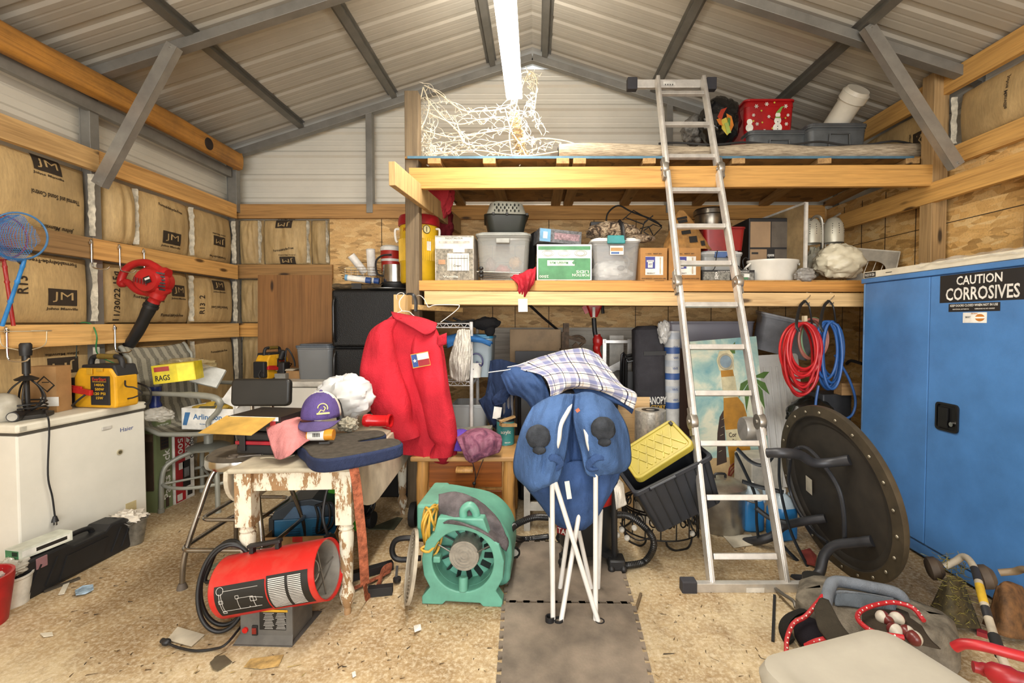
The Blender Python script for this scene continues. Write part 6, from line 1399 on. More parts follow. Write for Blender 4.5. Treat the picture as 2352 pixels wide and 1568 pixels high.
# light-up deer of wire and fairy lights
dl = T('christmas_light_figure', 'tangled white wire reindeer figure with fairy lights on the loft edge', 'decoration', V((at(1090, 372, 3.45).x, 3.45, ZL)))
def Ld(u, v, Y=3.45): return inv(dl, at(u, v, Y))
WV = plain('#e3d9bf', .5, 0., .15); OLDW = plain('#b59a6d', .6)
body = []
def tubeskel(m, pts, r=.0042, k=6): m.tube([Ld(*p) for p in pts], r, 6, k=k)
m = MB()
for dy in (0, .14):
    Y = 3.40+dy
    tubeskel(m, [(975, 196, Y), (1005, 212, Y), (1060, 252, Y), (1110, 255, Y), (1160, 248, Y), (1190, 222, Y), (1205, 185, Y), (1218, 164, Y), (1232, 180, Y), (1232, 220, Y), (1225, 262, Y)])
    tubeskel(m, [(972, 200, Y), (985, 240, Y), (975, 280, Y), (960, 300, Y)])
    tubeskel(m, [(985, 260, Y), (1050, 285, Y), (1100, 275, Y), (1160, 268, Y)])
    tubeskel(m, [(975, 300, Y), (1040, 315, Y), (1110, 305, Y), (1170, 295, Y)])
    tubeskel(m, [(1050, 285, Y), (1065, 325, Y), (1110, 335, Y), (1180, 320, Y)])
    tubeskel(m, [(978, 225, Y), (1010, 262, Y), (1050, 300, Y), (1070, 330, Y)])
    tubeskel(m, [(955, 330, Y), (960, 260, Y), (972, 200, Y)])
    tubeskel(m, [(1160, 250, Y), (1175, 300, Y), (1200, 340, Y), (1210, 368, Y)])
    tubeskel(m, [(1190, 222, Y), (1180, 270, Y), (1170, 310, Y), (1175, 350, Y), (1182, 370, Y)])
    tubeskel(m, [(1225, 262, Y), (1235, 290, Y), (1245, 310, Y)], .003)
    tubeskel(m, [(1190, 330, Y), (1240, 318, Y), (1290, 322, Y), (1320, 330, Y)])
    tubeskel(m, [(985, 355, Y), (1090, 345, Y), (1200, 358, Y), (1300, 345, Y)])
for (u, v) in ((975, 196), (1060, 252), (1160, 248), (1205, 185), (1218, 164), (985, 260), (1110, 305)): m.tube([Ld(u, v, 3.40), Ld(u, v, 3.54)], .0035, 6)
m.build('wire_frame', WV, dl)
m = MB(); tips = []
rr = random.Random(5)
paths = [[(975, 196), (1060, 252), (1160, 248), (1205, 185), (1230, 178)], [(965, 230), (1000, 300), (960, 330), (1000, 360), (1050, 350)], [(985, 260), (1100, 278), (1180, 270), (1225, 250)], [(970, 300), (1060, 318), (1170, 300), (1215, 320)], [(960, 340), (1080, 335), (1190, 330), (1240, 318)], [(1190, 222), (1180, 300), (1200, 368)], [(975, 225), (1030, 270), (1070, 330)], [(990, 350), (1090, 348), (1200, 355), (1290, 330)], [(955, 270), (975, 330), (985, 370), (1020, 395), (1000, 400)], [(1215, 170), (1225, 210), (1220, 250), (1240, 300)], [(960, 250), (965, 300), (995, 345), (960, 365)], [(1165, 255), (1205, 290), (1190, 340), (1215, 370)]]
for pth in paths:
    for rep in range(3 if len(pth) > 3 else 2):
        base = [V((u+rr.uniform(-9, 9), v+rr.uniform(-9, 9), 3.4+rr.uniform(-.02, .2))) for u, v in pth]
        sm = smoothpath(base, 9); q = []
        for i, p in enumerate(sm):
            a = i*1.15+rep*2
            q.append(Ld(p.x+7*math.cos(a)+rr.uniform(-3, 3), min(402, p.y+8*math.sin(a)+rr.uniform(-3, 3)), p.z))
            if i % 2 == 0: tips.append(q[-1])
        m.tube(q, .0021, 4, k=3)
m.build('light_string', plain('#e8e0cc', .5), dl)
m = MB()
for p in tips:
    d = V((rr.uniform(-1, 1), rr.uniform(-1, 1), rr.uniform(-.6, 1))).normalized(); m.cyl(p, p+d*.014, .0034, .003, 6); m.cyl(p+d*.014, p+d*.031, .0028, .0008, 6)
b_ = m.build('bulbs', plain('#f0ead8', .35), dl); b_['kind'] = 'stuff'
m = MB()
for rep in range(5):
    q = []
    for i in range(26):
        t = i/25; a = i*1.9+rep; q.append(Ld(1180+20*t+12*math.cos(a)+rr.uniform(-4, 4), 258+105*t+5*math.sin(a), 3.42+.05*math.sin(a*1.3)+.02*rep))
    m.tube(q, .0024, 5, k=3)
m.build('tan_wiring', OLDW, dl)
# rolled rug
rg = T('rolled_rug', 'long rolled beige woven rug lying along the front of the loft', 'rug', V((at(1690, 350, 3.40).x, 3.42, ZL)))
x0 = at(1283, 350, 3.40).x-rg.location.x; x1 = at(2097, 350, 3.40).x-rg.location.x
m = MB()
def rug(u, v):
    x = x0+(x1-x0)*u; a = 2*PI*v; w_ = 1+.10*math.sin(u*9)+.07*math.sin(u*23+1)
    sag = .012*math.sin(u*14)
    return (x, -.0+.105*math.cos(a), max(.0, .062+.062*w_*math.sin(a)+(sag if math.sin(a) > 0 else 0)))
m.sheet(rug, 90, 24); 
for xx in (x0, x1):
    m.sheet(lambda u, v: (xx, .103*v*math.cos(2*PI*u), .062+.062*v*math.sin(2*PI*u)), 24, 6)
m.build('roll', uvmat('rug'), rg)
m = MB(); m.tube([(x0+(x1-x0)*(.28+.72*k/40), -.045+.02*math.sin(k*.5), .121+.014*math.sin(k*.55)+.006) for k in range(41)], .008, 8); m.tube([(x0-.002, .08*math.cos(a), .062+.05*math.sin(a)) for a in [2*PI*k/24 for k in range(24)]], .006, 6); m.tube([(x1+.002, (.085-.0015*k)*math.cos(.35*k), .062+(.055-.001*k)*math.sin(.35*k)) for k in range(44)], .004, 6); m.build('bound_edge', plain('#2b2a2a', .8), rg)
m = MB(); m.box(-.035, .035, -.045, .045, 0, .085); o = m.build('rug_remnant', plain('#5a5148', .9)); o.location = V((at(1275, 350, 3.45).x, 3.47, ZL)); tag(o, 'short dark rolled remnant at the left end of the beige rug', 'rug')
# turkey print bag, grey bag, christmas bin, grey totes, tube
blob('black_plastic_bag', 'shiny black plastic bag with a turkey print on the loft right of the ladder', 'bag', at(1652, 283, 3.72), (.165, .13, .20), plain('#161617', .15), .16, 2.2, 4., None, 56, 36, .19, True)
m = MB()
tb0 = at(1660, 278, 3.53)
for (pts, mi) in (([(-.05, .02), (-.02, .08), (.03, .10), (.0, .05), (-.02, -.01)], 0), ([(-.02, .0), (.02, .02), (.05, -.09), (.02, -.12), (-.02, -.07)], 1), ([(.02, .05), (.06, .03), (.075, -.04), (.05, -.09), (.03, -.02)], 2), ([(-.06, .0), (-.03, .01), (-.01, -.05), (-.04, -.04)], 2), ([(.03, .02), (.05, .01), (.045, -.05), (.025, -.03)], 3), ([(.0, -.03), (.03, -.02), (.05, -.1), (.02, -.11)], 4)):
    m.prism(pts, 0, .001, mi, face((tb0.x, tb0.y-.002*mi-.02, tb0.z), .1, -.1))
o = m.build('printed_picture', [plain('#a83420', .5), plain('#c9b64a', .5), plain('#c9782a', .5), plain('#4f7d3a', .5), plain('#9fb05a', .5)])
src = [q for q in bpy.data.objects if q.name == 'black_plastic_bag'][0]; o.parent = src; o.matrix_parent_inverse = M.Translation(-src.location)
blob('grey_bag', 'grey patterned bag slumped behind the ladder on the loft', 'bag', at(1600, 300, 3.85), (.12, .12, .12), plain('#6c6a66', .6, 0., .5, 40.), .2, 2.2, 6., None, 40, 26, .115)
xb_ = tote('storage_tote', 'red christmas tub painted with snowmen and snowflakes on the loft', 1712, 228, 1825, 322, 3.66, .34, plain('#a8161b', .3), None, 1.16, ZL+.02)
xb_.name = 'christmas_tub'; xb_['category'] = 'tub'
w, d_, h = xb_['dims']; m = MB()
def fx(x, z, e=.004): return face((x, -.1465*(1+.16*z/h)-e-.003, z), 0, .08)
for (x, z, r_) in ((-.11, .9, .016), (-.03, .93, .016), (.12, .9, .016), (-.1, .66, .014), (.13, .66, .014), (-.04, .57, .012), (-.01, .76, .013), (.14, .78, .012), (-.13, .78, .013)):
    for k in range(3): m.quad(r_*2, .005, fx(x, h*z) @ M.Rotation(k*PI/3, 4, 'Z'), 0)
for (x, z) in ((-.07, .84), (.03, .95), (.12, .74), (-.13, .7), (-.06, .68), (.02, .6)): m.prism(circ(12, .007), 0, .001, 1, fx(x, h*z))
sx_, zb = .06, h*.5
for (z, r_) in ((.06, .036), (.115, .028), (.158, .02)): m.prism(circ(20, r_), 0, .0015, 0, fx(sx_, zb+z))
m.prism([(-.018, 0), (.018, 0), (.03, .035), (.05, .05), (.02, .045)], 0, .002, 2, fx(sx_, zb+.173, .006)); m.quad(.045, .01, fx(sx_, zb+.138, .007), 2)
for z in (.05, .07, .105): m.prism(circ(8, .0035), 0, .002, 3, fx(sx_, zb+z, .007))
for sg in (-1, 1): m.bar(fx(sx_+sg*.025, zb+.12, .006) @ V((0, 0, 0)), fx(sx_+sg*.06, zb+.135, .006) @ V((0, 0, 0)), .003, .002, mi=3)
for (z, r_) in ((.06, .03), (.105, .022)): m.prism(circ(20, r_), 0, .0015, 0, fx(-.16, zb+z))
m.build('painted_decoration', [plain('#e6e2d6', .5), plain('#c2b33c', .5), plain('#6f9a3c', .5), plain('#222222', .5)], xb_)
m = MB(); m.sheet(lambda u, v: (-.11+.24*u, -.1+.2*v, .0+.06*math.sin(PI*u)**.6*math.sin(PI*v)**.6), 20, 14); o = m.build('striped_cushion', uvmat('redwhite'), None, 0, 0, .01); o.location = V((xb_.location.x+.05, xb_.location.y, xb_.location.z+h-.01)); tag(o, 'red and white striped cloth bulging out of the christmas tub', 'cloth')
GT = plain('#55585a', .45)
t1 = tote('storage_tote', 'low grey lidded tote in front of the christmas tub on the loft', 1722, 296, 1855, 330, 3.62, .16, GT, plain('#4c4f51', .4), 1.1, ZL)
t2 = tote('storage_tote', 'larger grey lidded tote with the white tube on top on the loft', 1860, 280, 1992, 328, 3.55, .30, GT, plain('#4c4f51', .4), 1.1, ZL)
for t__ in (t1, t2):
    w, d_, h = t__['dims']; m = MB(); m.tube([(-.09, -d_/2-.012, .0), (-.075, -d_/2-.016, h*.8), (.075, -d_/2-.016, h*.8), (.09, -d_/2-.012, 0)], .006, 6); m.build('moulded_frame', GT, t__)
wt = T('white_tube', 'thick white plastic tube with cap pointing up from the grey tote', 'tube', at(1935, 260, 3.62))
p0, p1 = inv(wt, at(1915, 292, 3.70)), inv(wt, at(1966, 214, 3.50)); m = MB(); d = (p1-p0).normalized()
m.cyl(p0, p1, .085, n=32); m.build('tube', plain('#d3cdbe', .4, 0., .05), wt)
m = MB(); m.cyl(p1-d*.05, p1+d*.004, .098, n=32); m.cyl(p1+d*.004, p1+d*.03, .092, .082, n=32); m.build('cap', plain('#d9d4c6', .4, 0., .05), wt)
cloth('pale_cap', 'flat pale plastic flap leaning behind the white tube', 'plastic', grid([[(1923, 228, 3.7), (1940, 212, 3.7)], [(1928, 240, 3.7), (1945, 228, 3.7)]]), 4, 4, plain('#c9c4b5', .5), .006)
# ================================================================ foam mats
FM = plain('#7d7264', .85, 0., .3, 5., .4, 90.)
def mat_tile(label, quadpx):
    p = [onz(u, v, 0) for u, v in quadpx]     # near left, near right, far right, far left
    m = MB(); out = []
    for a, b in ((0, 1), (1, 2), (2, 3), (3, 0)):
        A_, B_ = p[a], p[b]; d = (B_-A_); L_ = d.length; d = d/L_; nrm = V((d.y, -d.x, 0)); n = 9
        for k in range(n):
            s0, s1 = L_*k/n, L_*(k+1)/n; w_ = L_/n
            out += [A_+d*s0, A_+d*(s0+w_*.28), A_+d*(s0+w_*.22)+nrm*.018, A_+d*(s0+w_*.78)+nrm*.018, A_+d*(s0+w_*.72)]
    c = sum(p, V())/4; m.prism([(q.x-c.x, q.y-c.y) for q in out], .0, .012)
    o = m.build('foam_mat', FM); o.location = (c.x, c.y, .001); return tag(o, label, 'mat', 'interlocking grey foam floor tiles')
mat_tile('far grey foam floor tile under the wet vacuum', ((1162, 1384), (1448, 1387), (1408, 1250), (1184, 1248)))
mat_tile('near grey foam floor tile running out of the frame bottom', ((1148, 1610), (1500, 1610), (1451, 1392), (1161, 1389)))
# ================================================================ green air mover
am = T('air_mover', 'green plastic air mover fan with yellow cord on the floor beside the mats', 'fan', V((at(1063, 1400, 2.15).x, 2.15, 0)), R(-3))
TQ = plain('#619f8b', .42, 0., .12, 8.)
cz, n = .215, 80
px_ = [(1005, 1205), (1112, 1205), (1124, 1240), (1148, 1264), (1160, 1305), (1157, 1345), (1141, 1374), (1156, 1396), (1156, 1412), (1112, 1412), (1104, 1404), (1022, 1402), (1014, 1410), (966, 1410), (966, 1392), (985, 1370), (971, 1342), (966, 1303), (976, 1262), (996, 1240)]
pm = [((u-1063)*.00204, (1411-v)*.00204) for u, v in px_]; outp = []; innp = []
for k in range(n):
    t = k*len(pm)/n; i = int(t); a, b = pm[i], pm[(i+1) % len(pm)]; t -= i; x, z = a[0]+(b[0]-a[0])*t, a[1]+(b[1]-a[1])*t
    outp.append((x, z)); q = math.atan2(z-cz, x); innp.append((.148*math.cos(q), cz+.148*math.sin(q)))
m = MB(); m.ring(outp, innp, 0, .06, 0, M.Translation((0, .06, 0)) @ M.Rotation(PI/2, 4, 'X')); m.build('front_plate', TQ, am, .010, seg=3)
m = MB(); m.ring([(x*1.0, z*1.0) for x, z in [(.152*math.cos(-PI/2+2*PI*k/n), cz+.150*math.sin(-PI/2+2*PI*k/n)) for k in range(n)]], [(.147*math.cos(-PI/2+2*PI*k/n), cz+.147*math.sin(-PI/2+2*PI*k/n)) for k in range(n)], 0, .24, 0, M.Translation((0, .29, 0)) @ M.Rotation(PI/2, 4, 'X')); m.build('intake_duct', TQ, am)
m = MB(); tri = lambda w: [(-w, 0), (w, 0)]
m.tube([(0, .02, cz-.085), (0, .01, cz-.15)], .022, 12); m.build('motor_strut', TQ, am, .006)
m = MB(); m.bar((-.145, .03, cz+.0), (-.11, .03, cz), .05, .03); m.build('bracket', TQ, am, .006)
m = MB(); m.lathe([(0, 0), (.072, 0), (.075, .01), (.075, .13), (0, .13)], 40, 0, M.Translation((.0, .03, cz+.01)) @ M.Rotation(-PI/2, 4, 'X'))
for k in range(4): m.lathe([(.016+.014*k, -.002), (.021+.014*k, -.002), (.021+.014*k, .001)], 36, 0, M.Translation((0, .03, cz+.01)) @ M.Rotation(-PI/2, 4, 'X'))
m.build('motor', plain('#a39f97', .45, .6, .15, 30.), am)
m = MB()
for k in range(14): a = 2*PI*k/14; X = M.Translation((0, .15, cz-.01)) @ M.Rotation(a, 4, 'Y'); m.box(.085, .135, -.05, .05, -.003, .003, 0, X @ M.Rotation(.5, 4, 'X'))
m.lathe([(0, 0), (.146, 0), (.146, .004), (0, .004)], 40, 0, M.Translation((0, .24, cz)) @ M.Rotation(-PI/2, 4, 'X'))
m.build('impeller', plain('#1d2322', .6), am)
for a in (.5, PI-.5):
    m = MB(); m.tube([(.075*math.cos(a), .02, cz+.075*math.sin(a)), (.15*math.cos(a), .03, cz+.14*math.sin(a))], .004, 6); m.build('guard_wire', steel(), am)
# scroll housing behind
m = MB(); sp_ = []
for k in range(40):
    a = -PI/2+2*PI*k/40*.78; r = .17+.012*k/4; sp_.append((-.0+r*math.cos(a), cz+.02+r*math.sin(a)))
sc2 = smoothpath([(x, z, 0) for x, z in ((-.16, .03), (.15, .02), (.195, .12), (.195, .24), (.155, .33), (.07, .40), (-.06, .43), (-.22, .44), (-.24, .33), (-.19, .2))], 5, True)
m.prism([(p.x, p.y) for p in sc2], 0, .27, 0, M.Translation((.02, .40, 0)) @ M.Rotation(PI/2, 4, 'X'), True); m.build('scroll_housing', TQ, am, .02, seg=3)
m = MB(); m.box(-.25, -.16, .09, .42, .27, .445); m.build('outlet', TQ, am, .015, seg=3)
m = MB(); m.tube([(-.0, .03, cz+.19), (-.0, .03, cz+.235), (.03, .035, cz+.255), (.055, .04, cz+.225), (.06, .04, cz+.19)], .02, 12, k=4); m.build('carry_handle', TQ, am)
m = MB(); yp = []
for k in range(60):
    a = 2*PI*k/12; t = k/59
    yp.append((-.185+.055*math.cos(a)*.55+.02*math.sin(k*.4)+.03*t, .06+.03*math.sin(k*.9)+.03*(math.sin(a) > .8), .33+.11*math.sin(a)))
m.tube(yp+[(-.17, .02, .28), (-.2, .0, .27), (-.16, -.005, .26), (-.12, .02, .30)], .0062, 7, k=3); m.build('power_cord', plain('#c79a35', .5, 0., .12), am)
# grey cloth on the blower
cloth('grey_rag', 'grey wool cloth draped over the green air mover', 'cloth', grid([[(1008, 1135, 2.25), (1050, 1130, 2.26), (1100, 1150, 2.26), (1135, 1182, 2.26)], [(1008, 1158, 2.21), (1050, 1160, 2.21), (1095, 1172, 2.21), (1152, 1205, 2.21)], [(1010, 1185, 2.22), (1045, 1195, 2.16), (1100, 1205, 2.18), (1163, 1230, 2.22)], [(1012, 1200, 2.18), (1040, 1202, 2.13), (1105, 1215, 2.15), (1168, 1248, 2.2)], [(1012, 1204, 2.17), (1045, 1196, 2.12), (1118, 1228, 2.12), (1162, 1266, 2.18)]], .010, 12., 3.), 36, 36, fabric('#5c5658', .95, .3, 12.), .008)
# round vent grille leaning
vg = T('vent_grille', 'round pale vent grille leaning on the left side of the green air mover', 'grille', V((at(940, 1390, 2.16).x, 2.17, .003)), 0)
vX = basis(V((.0, .03, .165)), V((-.93, -.30, .16)), (0, 0, 1))
m = MB(); GP = plain('#a59c8a', .6, 0., .2)
for k in range(8): r = .04+.017*k; m.lathe([(r, -.004), (r+.006, -.004), (r+.006, .004), (r, .004), (r, -.004)], 44, 0, vX)
m.lathe([(.160, -.008), (.168, -.008), (.168, .008), (.160, .008), (.16, -.008)], 44, 0, vX); m.lathe([(0, -.004), (.04, -.004), (.04, .004), (0, .004)], 30, 0, vX)
m.build('concentric_rings', GP, vg)
m = MB()
for k in range(8): a = 2*PI*k/8; m.bar(vX @ V((.03*math.cos(a), .03*math.sin(a), 0)), vX @ V((.162*math.cos(a), .162*math.sin(a), 0)), .006, .006)
m.build('spokes', GP, vg)
# chainsaw
cw = T('chainsaw', 'chainsaw lying behind the green air mover with bar tip at right', 'chainsaw', V((at(1060, 1270, 2.5).x, 2.52, 0)), R(-2))
m = MB(); m.box(-.20, .05, -.05, .06, .03, .16); m.build('body', plain('#33302c', .5), cw, .02, seg=3)
m = MB(); m.tube([(-.19, -.04, .16), (-.30, -.05, .17), (-.36, -.05, .15), (-.375, -.05, .09), (-.34, -.05, .05), (-.22, -.04, .055)], .015, 10, k=5); m.build('rear_handle', BLK, cw)
m = MB(); m.prism([(.0, -.03), (.28, -.026), (.31, -.015), (.318, 0), (.31, .015), (.28, .026), (0, .03)], -.003, .003, 0, M.Translation((0, -.03, .09)) @ M.Rotation(PI/2, 4, 'X')); m.build('guide_bar', plain('#c9c6bd', .35, .6), cw)
m = MB(); lp_ = [(x, z) for x, z in ((.05, -.032), (.28, -.029), (.313, -.017), (.322, 0), (.313, .017), (.28, .029), (.05, .032))]
sm = smoothpath([(x, -.03, .09+z) for x, z in lp_], 8)
for i, p in enumerate(sm): m.box(p.x-.004, p.x+.004, p.y-.005, p.y+.005, p.z-.004, p.z+.004)
c_ = m.build('saw_chain', plain('#3c3a36', .4, .7), cw)
m = MB(); p0 = onz(952, 1155, .08); m.lathe([(0, -.02), (.075, -.02), (.08, 0), (.075, .02), (0, .02)], 28, 0, M.Translation(V((at(950, 1150, 3.0).x, 3.0, .081))) @ M.Rotation(PI/2, 4, 'Y')); o = m.build('tire', rubber()); tag(o, 'black rubber wheel standing in the shadow beside the dresser leg', 'wheel')
# ================================================================ folded blue camp chair
cc = T('camp_chair', 'folded blue camp chair with white legs standing on the foam mats', 'chair', V((at(1322, 1440, 2.12).x, 2.12, .013)))
def C(u, v, Y): return inv(cc, at(u, v, Y))
WP = plain('#d6d4cf', .4, 0., .06)
legs = [((1268, 1065, 2.10), (1270, 1430, 2.02)), ((1262, 1065, 2.10), (1378, 1440, 2.02)), ((1330, 1180, 2.18), (1288, 1430, 2.02)), ((1368, 1080, 2.10), (1368, 1425, 2.03)), ((1262, 1080, 2.30), (1270, 1385, 2.26)), ((1380, 1170, 2.3), (1372, 1390, 2.27)), ((1312, 1170, 2.32), (1282, 1382, 2.27)), ((1325, 1200, 2.3), (1366, 1388, 2.27)), ((1298, 905, 2.22), (1270, 1070, 2.10)), ((1338, 960, 2.22), (1372, 1075, 2.10))]
for i, (a, b) in enumerate(legs):
    m = MB(); pa, pb2 = C(*a), C(*b)
    if i == 8: m.tube([C(1310, 908, 2.24), C(1308, 935, 2.16), C(1288, 975, 2.07), C(1283, 1010, 2.05), C(1272, 1045, 2.07), C(1268, 1070, 2.09)], .0115, 12, k=5)
    elif i == 9: m.tube([C(1330, 950, 2.2), C(1345, 985, 2.07), C(1352, 1020, 2.05), C(1362, 1050, 2.07), C(1370, 1080, 2.09)], .0115, 12, k=5)
    else: m.tube([pa, pb2], .0115, 12)
    m.build('leg', WP, cc)
for (u, v, Y) in ((1263, 1432, 2.02), (1283, 1438, 2.02), (1378, 1442, 2.02), (1366, 1438, 2.04), (1272, 1388, 2.26), (1372, 1394, 2.27)):
    m = MB(); p = C(u, v, Y); m.lathe([(0, -.004), (.021, -.004), (.021, .034), (.015, .034), (.015, .01), (0, .01)], 16, 0, M.Translation(p)); m.build('foot', BLK, cc)
BL = fabric('#44608c', .85, .18, 5., 800., .4); BLD = fabric('#38507c', .85, .2, 5.)
def panel(name, rows, mtl, s=.01, fs=10., seed=0., th=.006, nu=30, nv=34):
    m = MB(); g = grid(rows, s, fs, seed); m.sheet(lambda u, v: tuple(inv(cc, g(u, v))), nu, nv); return m.build(name, mtl, cc, solid=th)
panel('left_wing', [[(1222, 935, 2.22), (1255, 915, 2.2), (1290, 905, 2.18), (1318, 905, 2.22)], [(1198, 985, 2.18), (1235, 975, 2.08), (1270, 975, 2.05), (1310, 965, 2.14)], [(1182, 1045, 2.2), (1225, 1050, 2.05), (1258, 1055, 2.03), (1300, 1040, 2.1)], [(1182, 1088, 2.2), (1215, 1110, 2.08), (1250, 1105, 2.04), (1285, 1095, 2.08)], [(1205, 1115, 2.2), (1225, 1128, 2.12), (1245, 1120, 2.08), (1275, 1110, 2.1)]], BL, .022, 11., 1.)
panel('right_wing', [[(1322, 905, 2.22), (1350, 900, 2.18), (1392, 915, 2.18), (1418, 940, 2.22)], [(1318, 965, 2.14), (1355, 975, 2.06), (1400, 975, 2.06), (1440, 985, 2.18)], [(1335, 1040, 2.1), (1370, 1050, 2.04), (1415, 1045, 2.06), (1448, 1050, 2.2)], [(1345, 1085, 2.09), (1380, 1075, 2.05), (1415, 1080, 2.08), (1440, 1075, 2.2)], [(1365, 1095, 2.1), (1385, 1090, 2.08), (1405, 1088, 2.1), (1425, 1085, 2.2)]], BL, .022, 11., 2.)
panel('seat_sling', [[(1225, 1090, 2.2), (1270, 1075, 2.14), (1310, 1060, 2.2), (1350, 1060, 2.2), (1385, 1075, 2.14), (1425, 1085, 2.2)], [(1205, 1110, 2.2), (1265, 1115, 2.13), (1310, 1110, 2.18), (1345, 1110, 2.18), (1380, 1115, 2.13), (1418, 1105, 2.2)], [(1235, 1150, 2.22), (1270, 1155, 2.15), (1310, 1160, 2.17), (1345, 1160, 2.17), (1375, 1155, 2.14), (1395, 1145, 2.2)], [(1265, 1190, 2.24), (1285, 1200, 2.19), (1312, 1205, 2.18), (1342, 1205, 2.18), (1362, 1195, 2.18), (1375, 1180, 2.2)], [(1280, 1205, 2.26), (1295, 1212, 2.22), (1315, 1216, 2.21), (1340, 1216, 2.21), (1352, 1208, 2.2), (1362, 1198, 2.22)]], BLD, .022, 12., 3., .006, 44, 30)
panel('back_sling', [[(1285, 910, 2.26), (1322, 905, 2.3), (1360, 910, 2.26)], [(1290, 990, 2.2), (1322, 980, 2.26), (1355, 990, 2.2)], [(1295, 1070, 2.18), (1322, 1065, 2.24), (1350, 1070, 2.18)]], BLD, .015, 8., 4.)
for (u, v, l) in ((1236, 1003, 'a'), (1385, 985, 'b')):
    c = C(u, v, 2.03); m = MB(); m.ell(c, (.055, .03, .055), 0, 24, 14, lambda d: 1+.1*N3(d, 2., u)); m.ell(c+V((.005, -.012, -.055)), (.03, .018, .02), 0, 14, 8, lambda d: 1+.2*N3(d, 3.)); m.build('mesh_cup_holder', fabric('#33373d', .8, .3, 20.), cc)
for (rows) in ([(1250, 1062, 2.06), (1268, 1050, 2.03), (1288, 1062, 2.05), (1275, 1078, 2.07), (1255, 1072, 2.06)], [(1352, 1068, 2.06), (1370, 1050, 2.03), (1392, 1052, 2.05), (1385, 1070, 2.07), (1360, 1078, 2.06)]):
    m = MB(); m.tube([C(*q) for q in rows], .011, 8, k=4, closed=True, flat=1.6); m.build('fabric_strap', BLD, cc)
m = MB(); m.quad(.018, .016, face(C(1327, 942, 2.12), 0, 0, .6)); m.build('orange_tag', plain('#b5603f', .6), cc)
m = MB(); m.bar(C(1302, 1105, 2.08), C(1308, 1145, 2.09), .022, .004, (0, -1, 0)); m.build('reflective_patch', WP, cc)
# ================================================================ wet/dry vacuum behind the chair
vc = T('wet_dry_vacuum', 'black and red shop vacuum standing behind the folded blue camp chair', 'vacuum', V((at(1345, 1250, 2.62).x, 2.62, .013)))
m = MB(); m.lathe([(0, .05), (.135, .05), (.15, .07), (.165, .36), (0, .36)], 40); m.build('drum', plain('#1f2022', .45), vc)
m = MB(); m.lathe([(.172, .33), (.178, .345), (.178, .38), (.15, .42), (0, .44)], 40); m.box(.12, .19, -.05, .03, .32, .42); m.build('red_lid', plain('#b22b26', .4), vc)
m = MB(); m.text('TASK', .10, .03, face((-.13, -.165, .20), -.7)); m.quad(.14, .06, face((-.117, -.150, .20), -.7), 1); m.build('red_label', [white(), plain('#8e1f22', .5)], vc)
for k in range(4):
    a = PI/4+PI/2*k; m = MB(); m.bar((.10*math.cos(a), .10*math.sin(a), .06), (.20*math.cos(a), .20*math.sin(a), .05), .05, .03); m.ell((.20*math.cos(a), .20*math.sin(a), .025), .025, 0, 14, 10); m.build('caster', BLK, vc)
def hose(pts, label, r=.019):
    m = MB(); sm = smoothpath(pts, 22); L_ = 0; out = []; rad = []
    for i, p in enumerate(sm): out.append(p); rad.append(r if i % 2 else r*.86)
    m.tube(out, rad, 12); o = m.build('vacuum_hose', plain('#19191a', .35)); return tag(o, label, 'hose')
hose([at(1262, 1188, 2.55), at(1225, 1188, 2.5), at(1185, 1205, 2.46), at(1172, 1222, 2.42), onz(1195, 1238, .03), onz(1260, 1232, .03)], 'black corrugated vacuum hose looping left of the camp chair')
hose([at(1405, 1182, 2.45), at(1445, 1185, 2.5), at(1485, 1215, 2.5), at(1502, 1250, 2.45), onz(1482, 1288, .03), onz(1440, 1298, .03), onz(1418, 1298, .035)], 'black corrugated vacuum hose looping right of the camp chair')
vp = T('vacuum_wand', 'upright black vacuum tube with floor nozzle right of the camp chair', 'tube', onz(1418, 1310, 0))
m = MB(); m.tube([inv(vp, at(1412, 1080, 2.46)), inv(vp, at(1411, 1200, 2.44)), (-.01, .03, .06)], .0165, 12); m.build('tube', BLK, vp)
m = MB(); m.box(-.05, .04, -.03, .06, .01, .07); m.ell((-.035, -.02, .02), (.02, .022, .022), 0, 12, 8); m.ell((.03, -.02, .02), (.02, .022, .022), 0, 12, 8); m.build('nozzle', BLK, vp, .01)
# white table frame behind the vacuum
ws = T('side_table', 'small white wooden side table frame behind the vacuum hose', 'table', V((at(1260, 1190, 2.95).x, 2.95, 0)))
for x in (-.14, .14):
    m = MB(); m.box(x-.02, x+.02, -.02, .02, 0, .55); m.build('leg', plain('#bdb9b0', .6), ws)
m = MB(); m.box(-.14, .14, -.012, .012, .13, .18); m.build('rail', plain('#bdb9b0', .6), ws)
m = MB(); m.box(-.16, .16, -.03, .2, .55, .57); m.build('top', plain('#bdb9b0', .6), ws)
# white frayed cloth
cloth('frayed_rag', 'white frayed rag hanging beside the vacuum tube', 'cloth', grid([[(1408, 1105, 2.45), (1420, 1100, 2.47), (1432, 1110, 2.5)], [(1412, 1135, 2.42), (1424, 1138, 2.42), (1436, 1142, 2.45)], [(1415, 1170, 2.42), (1425, 1165, 2.42), (1440, 1158, 2.44)]], .01, 8., 2.), 12, 14, fabric('#cfcac0'), .004)
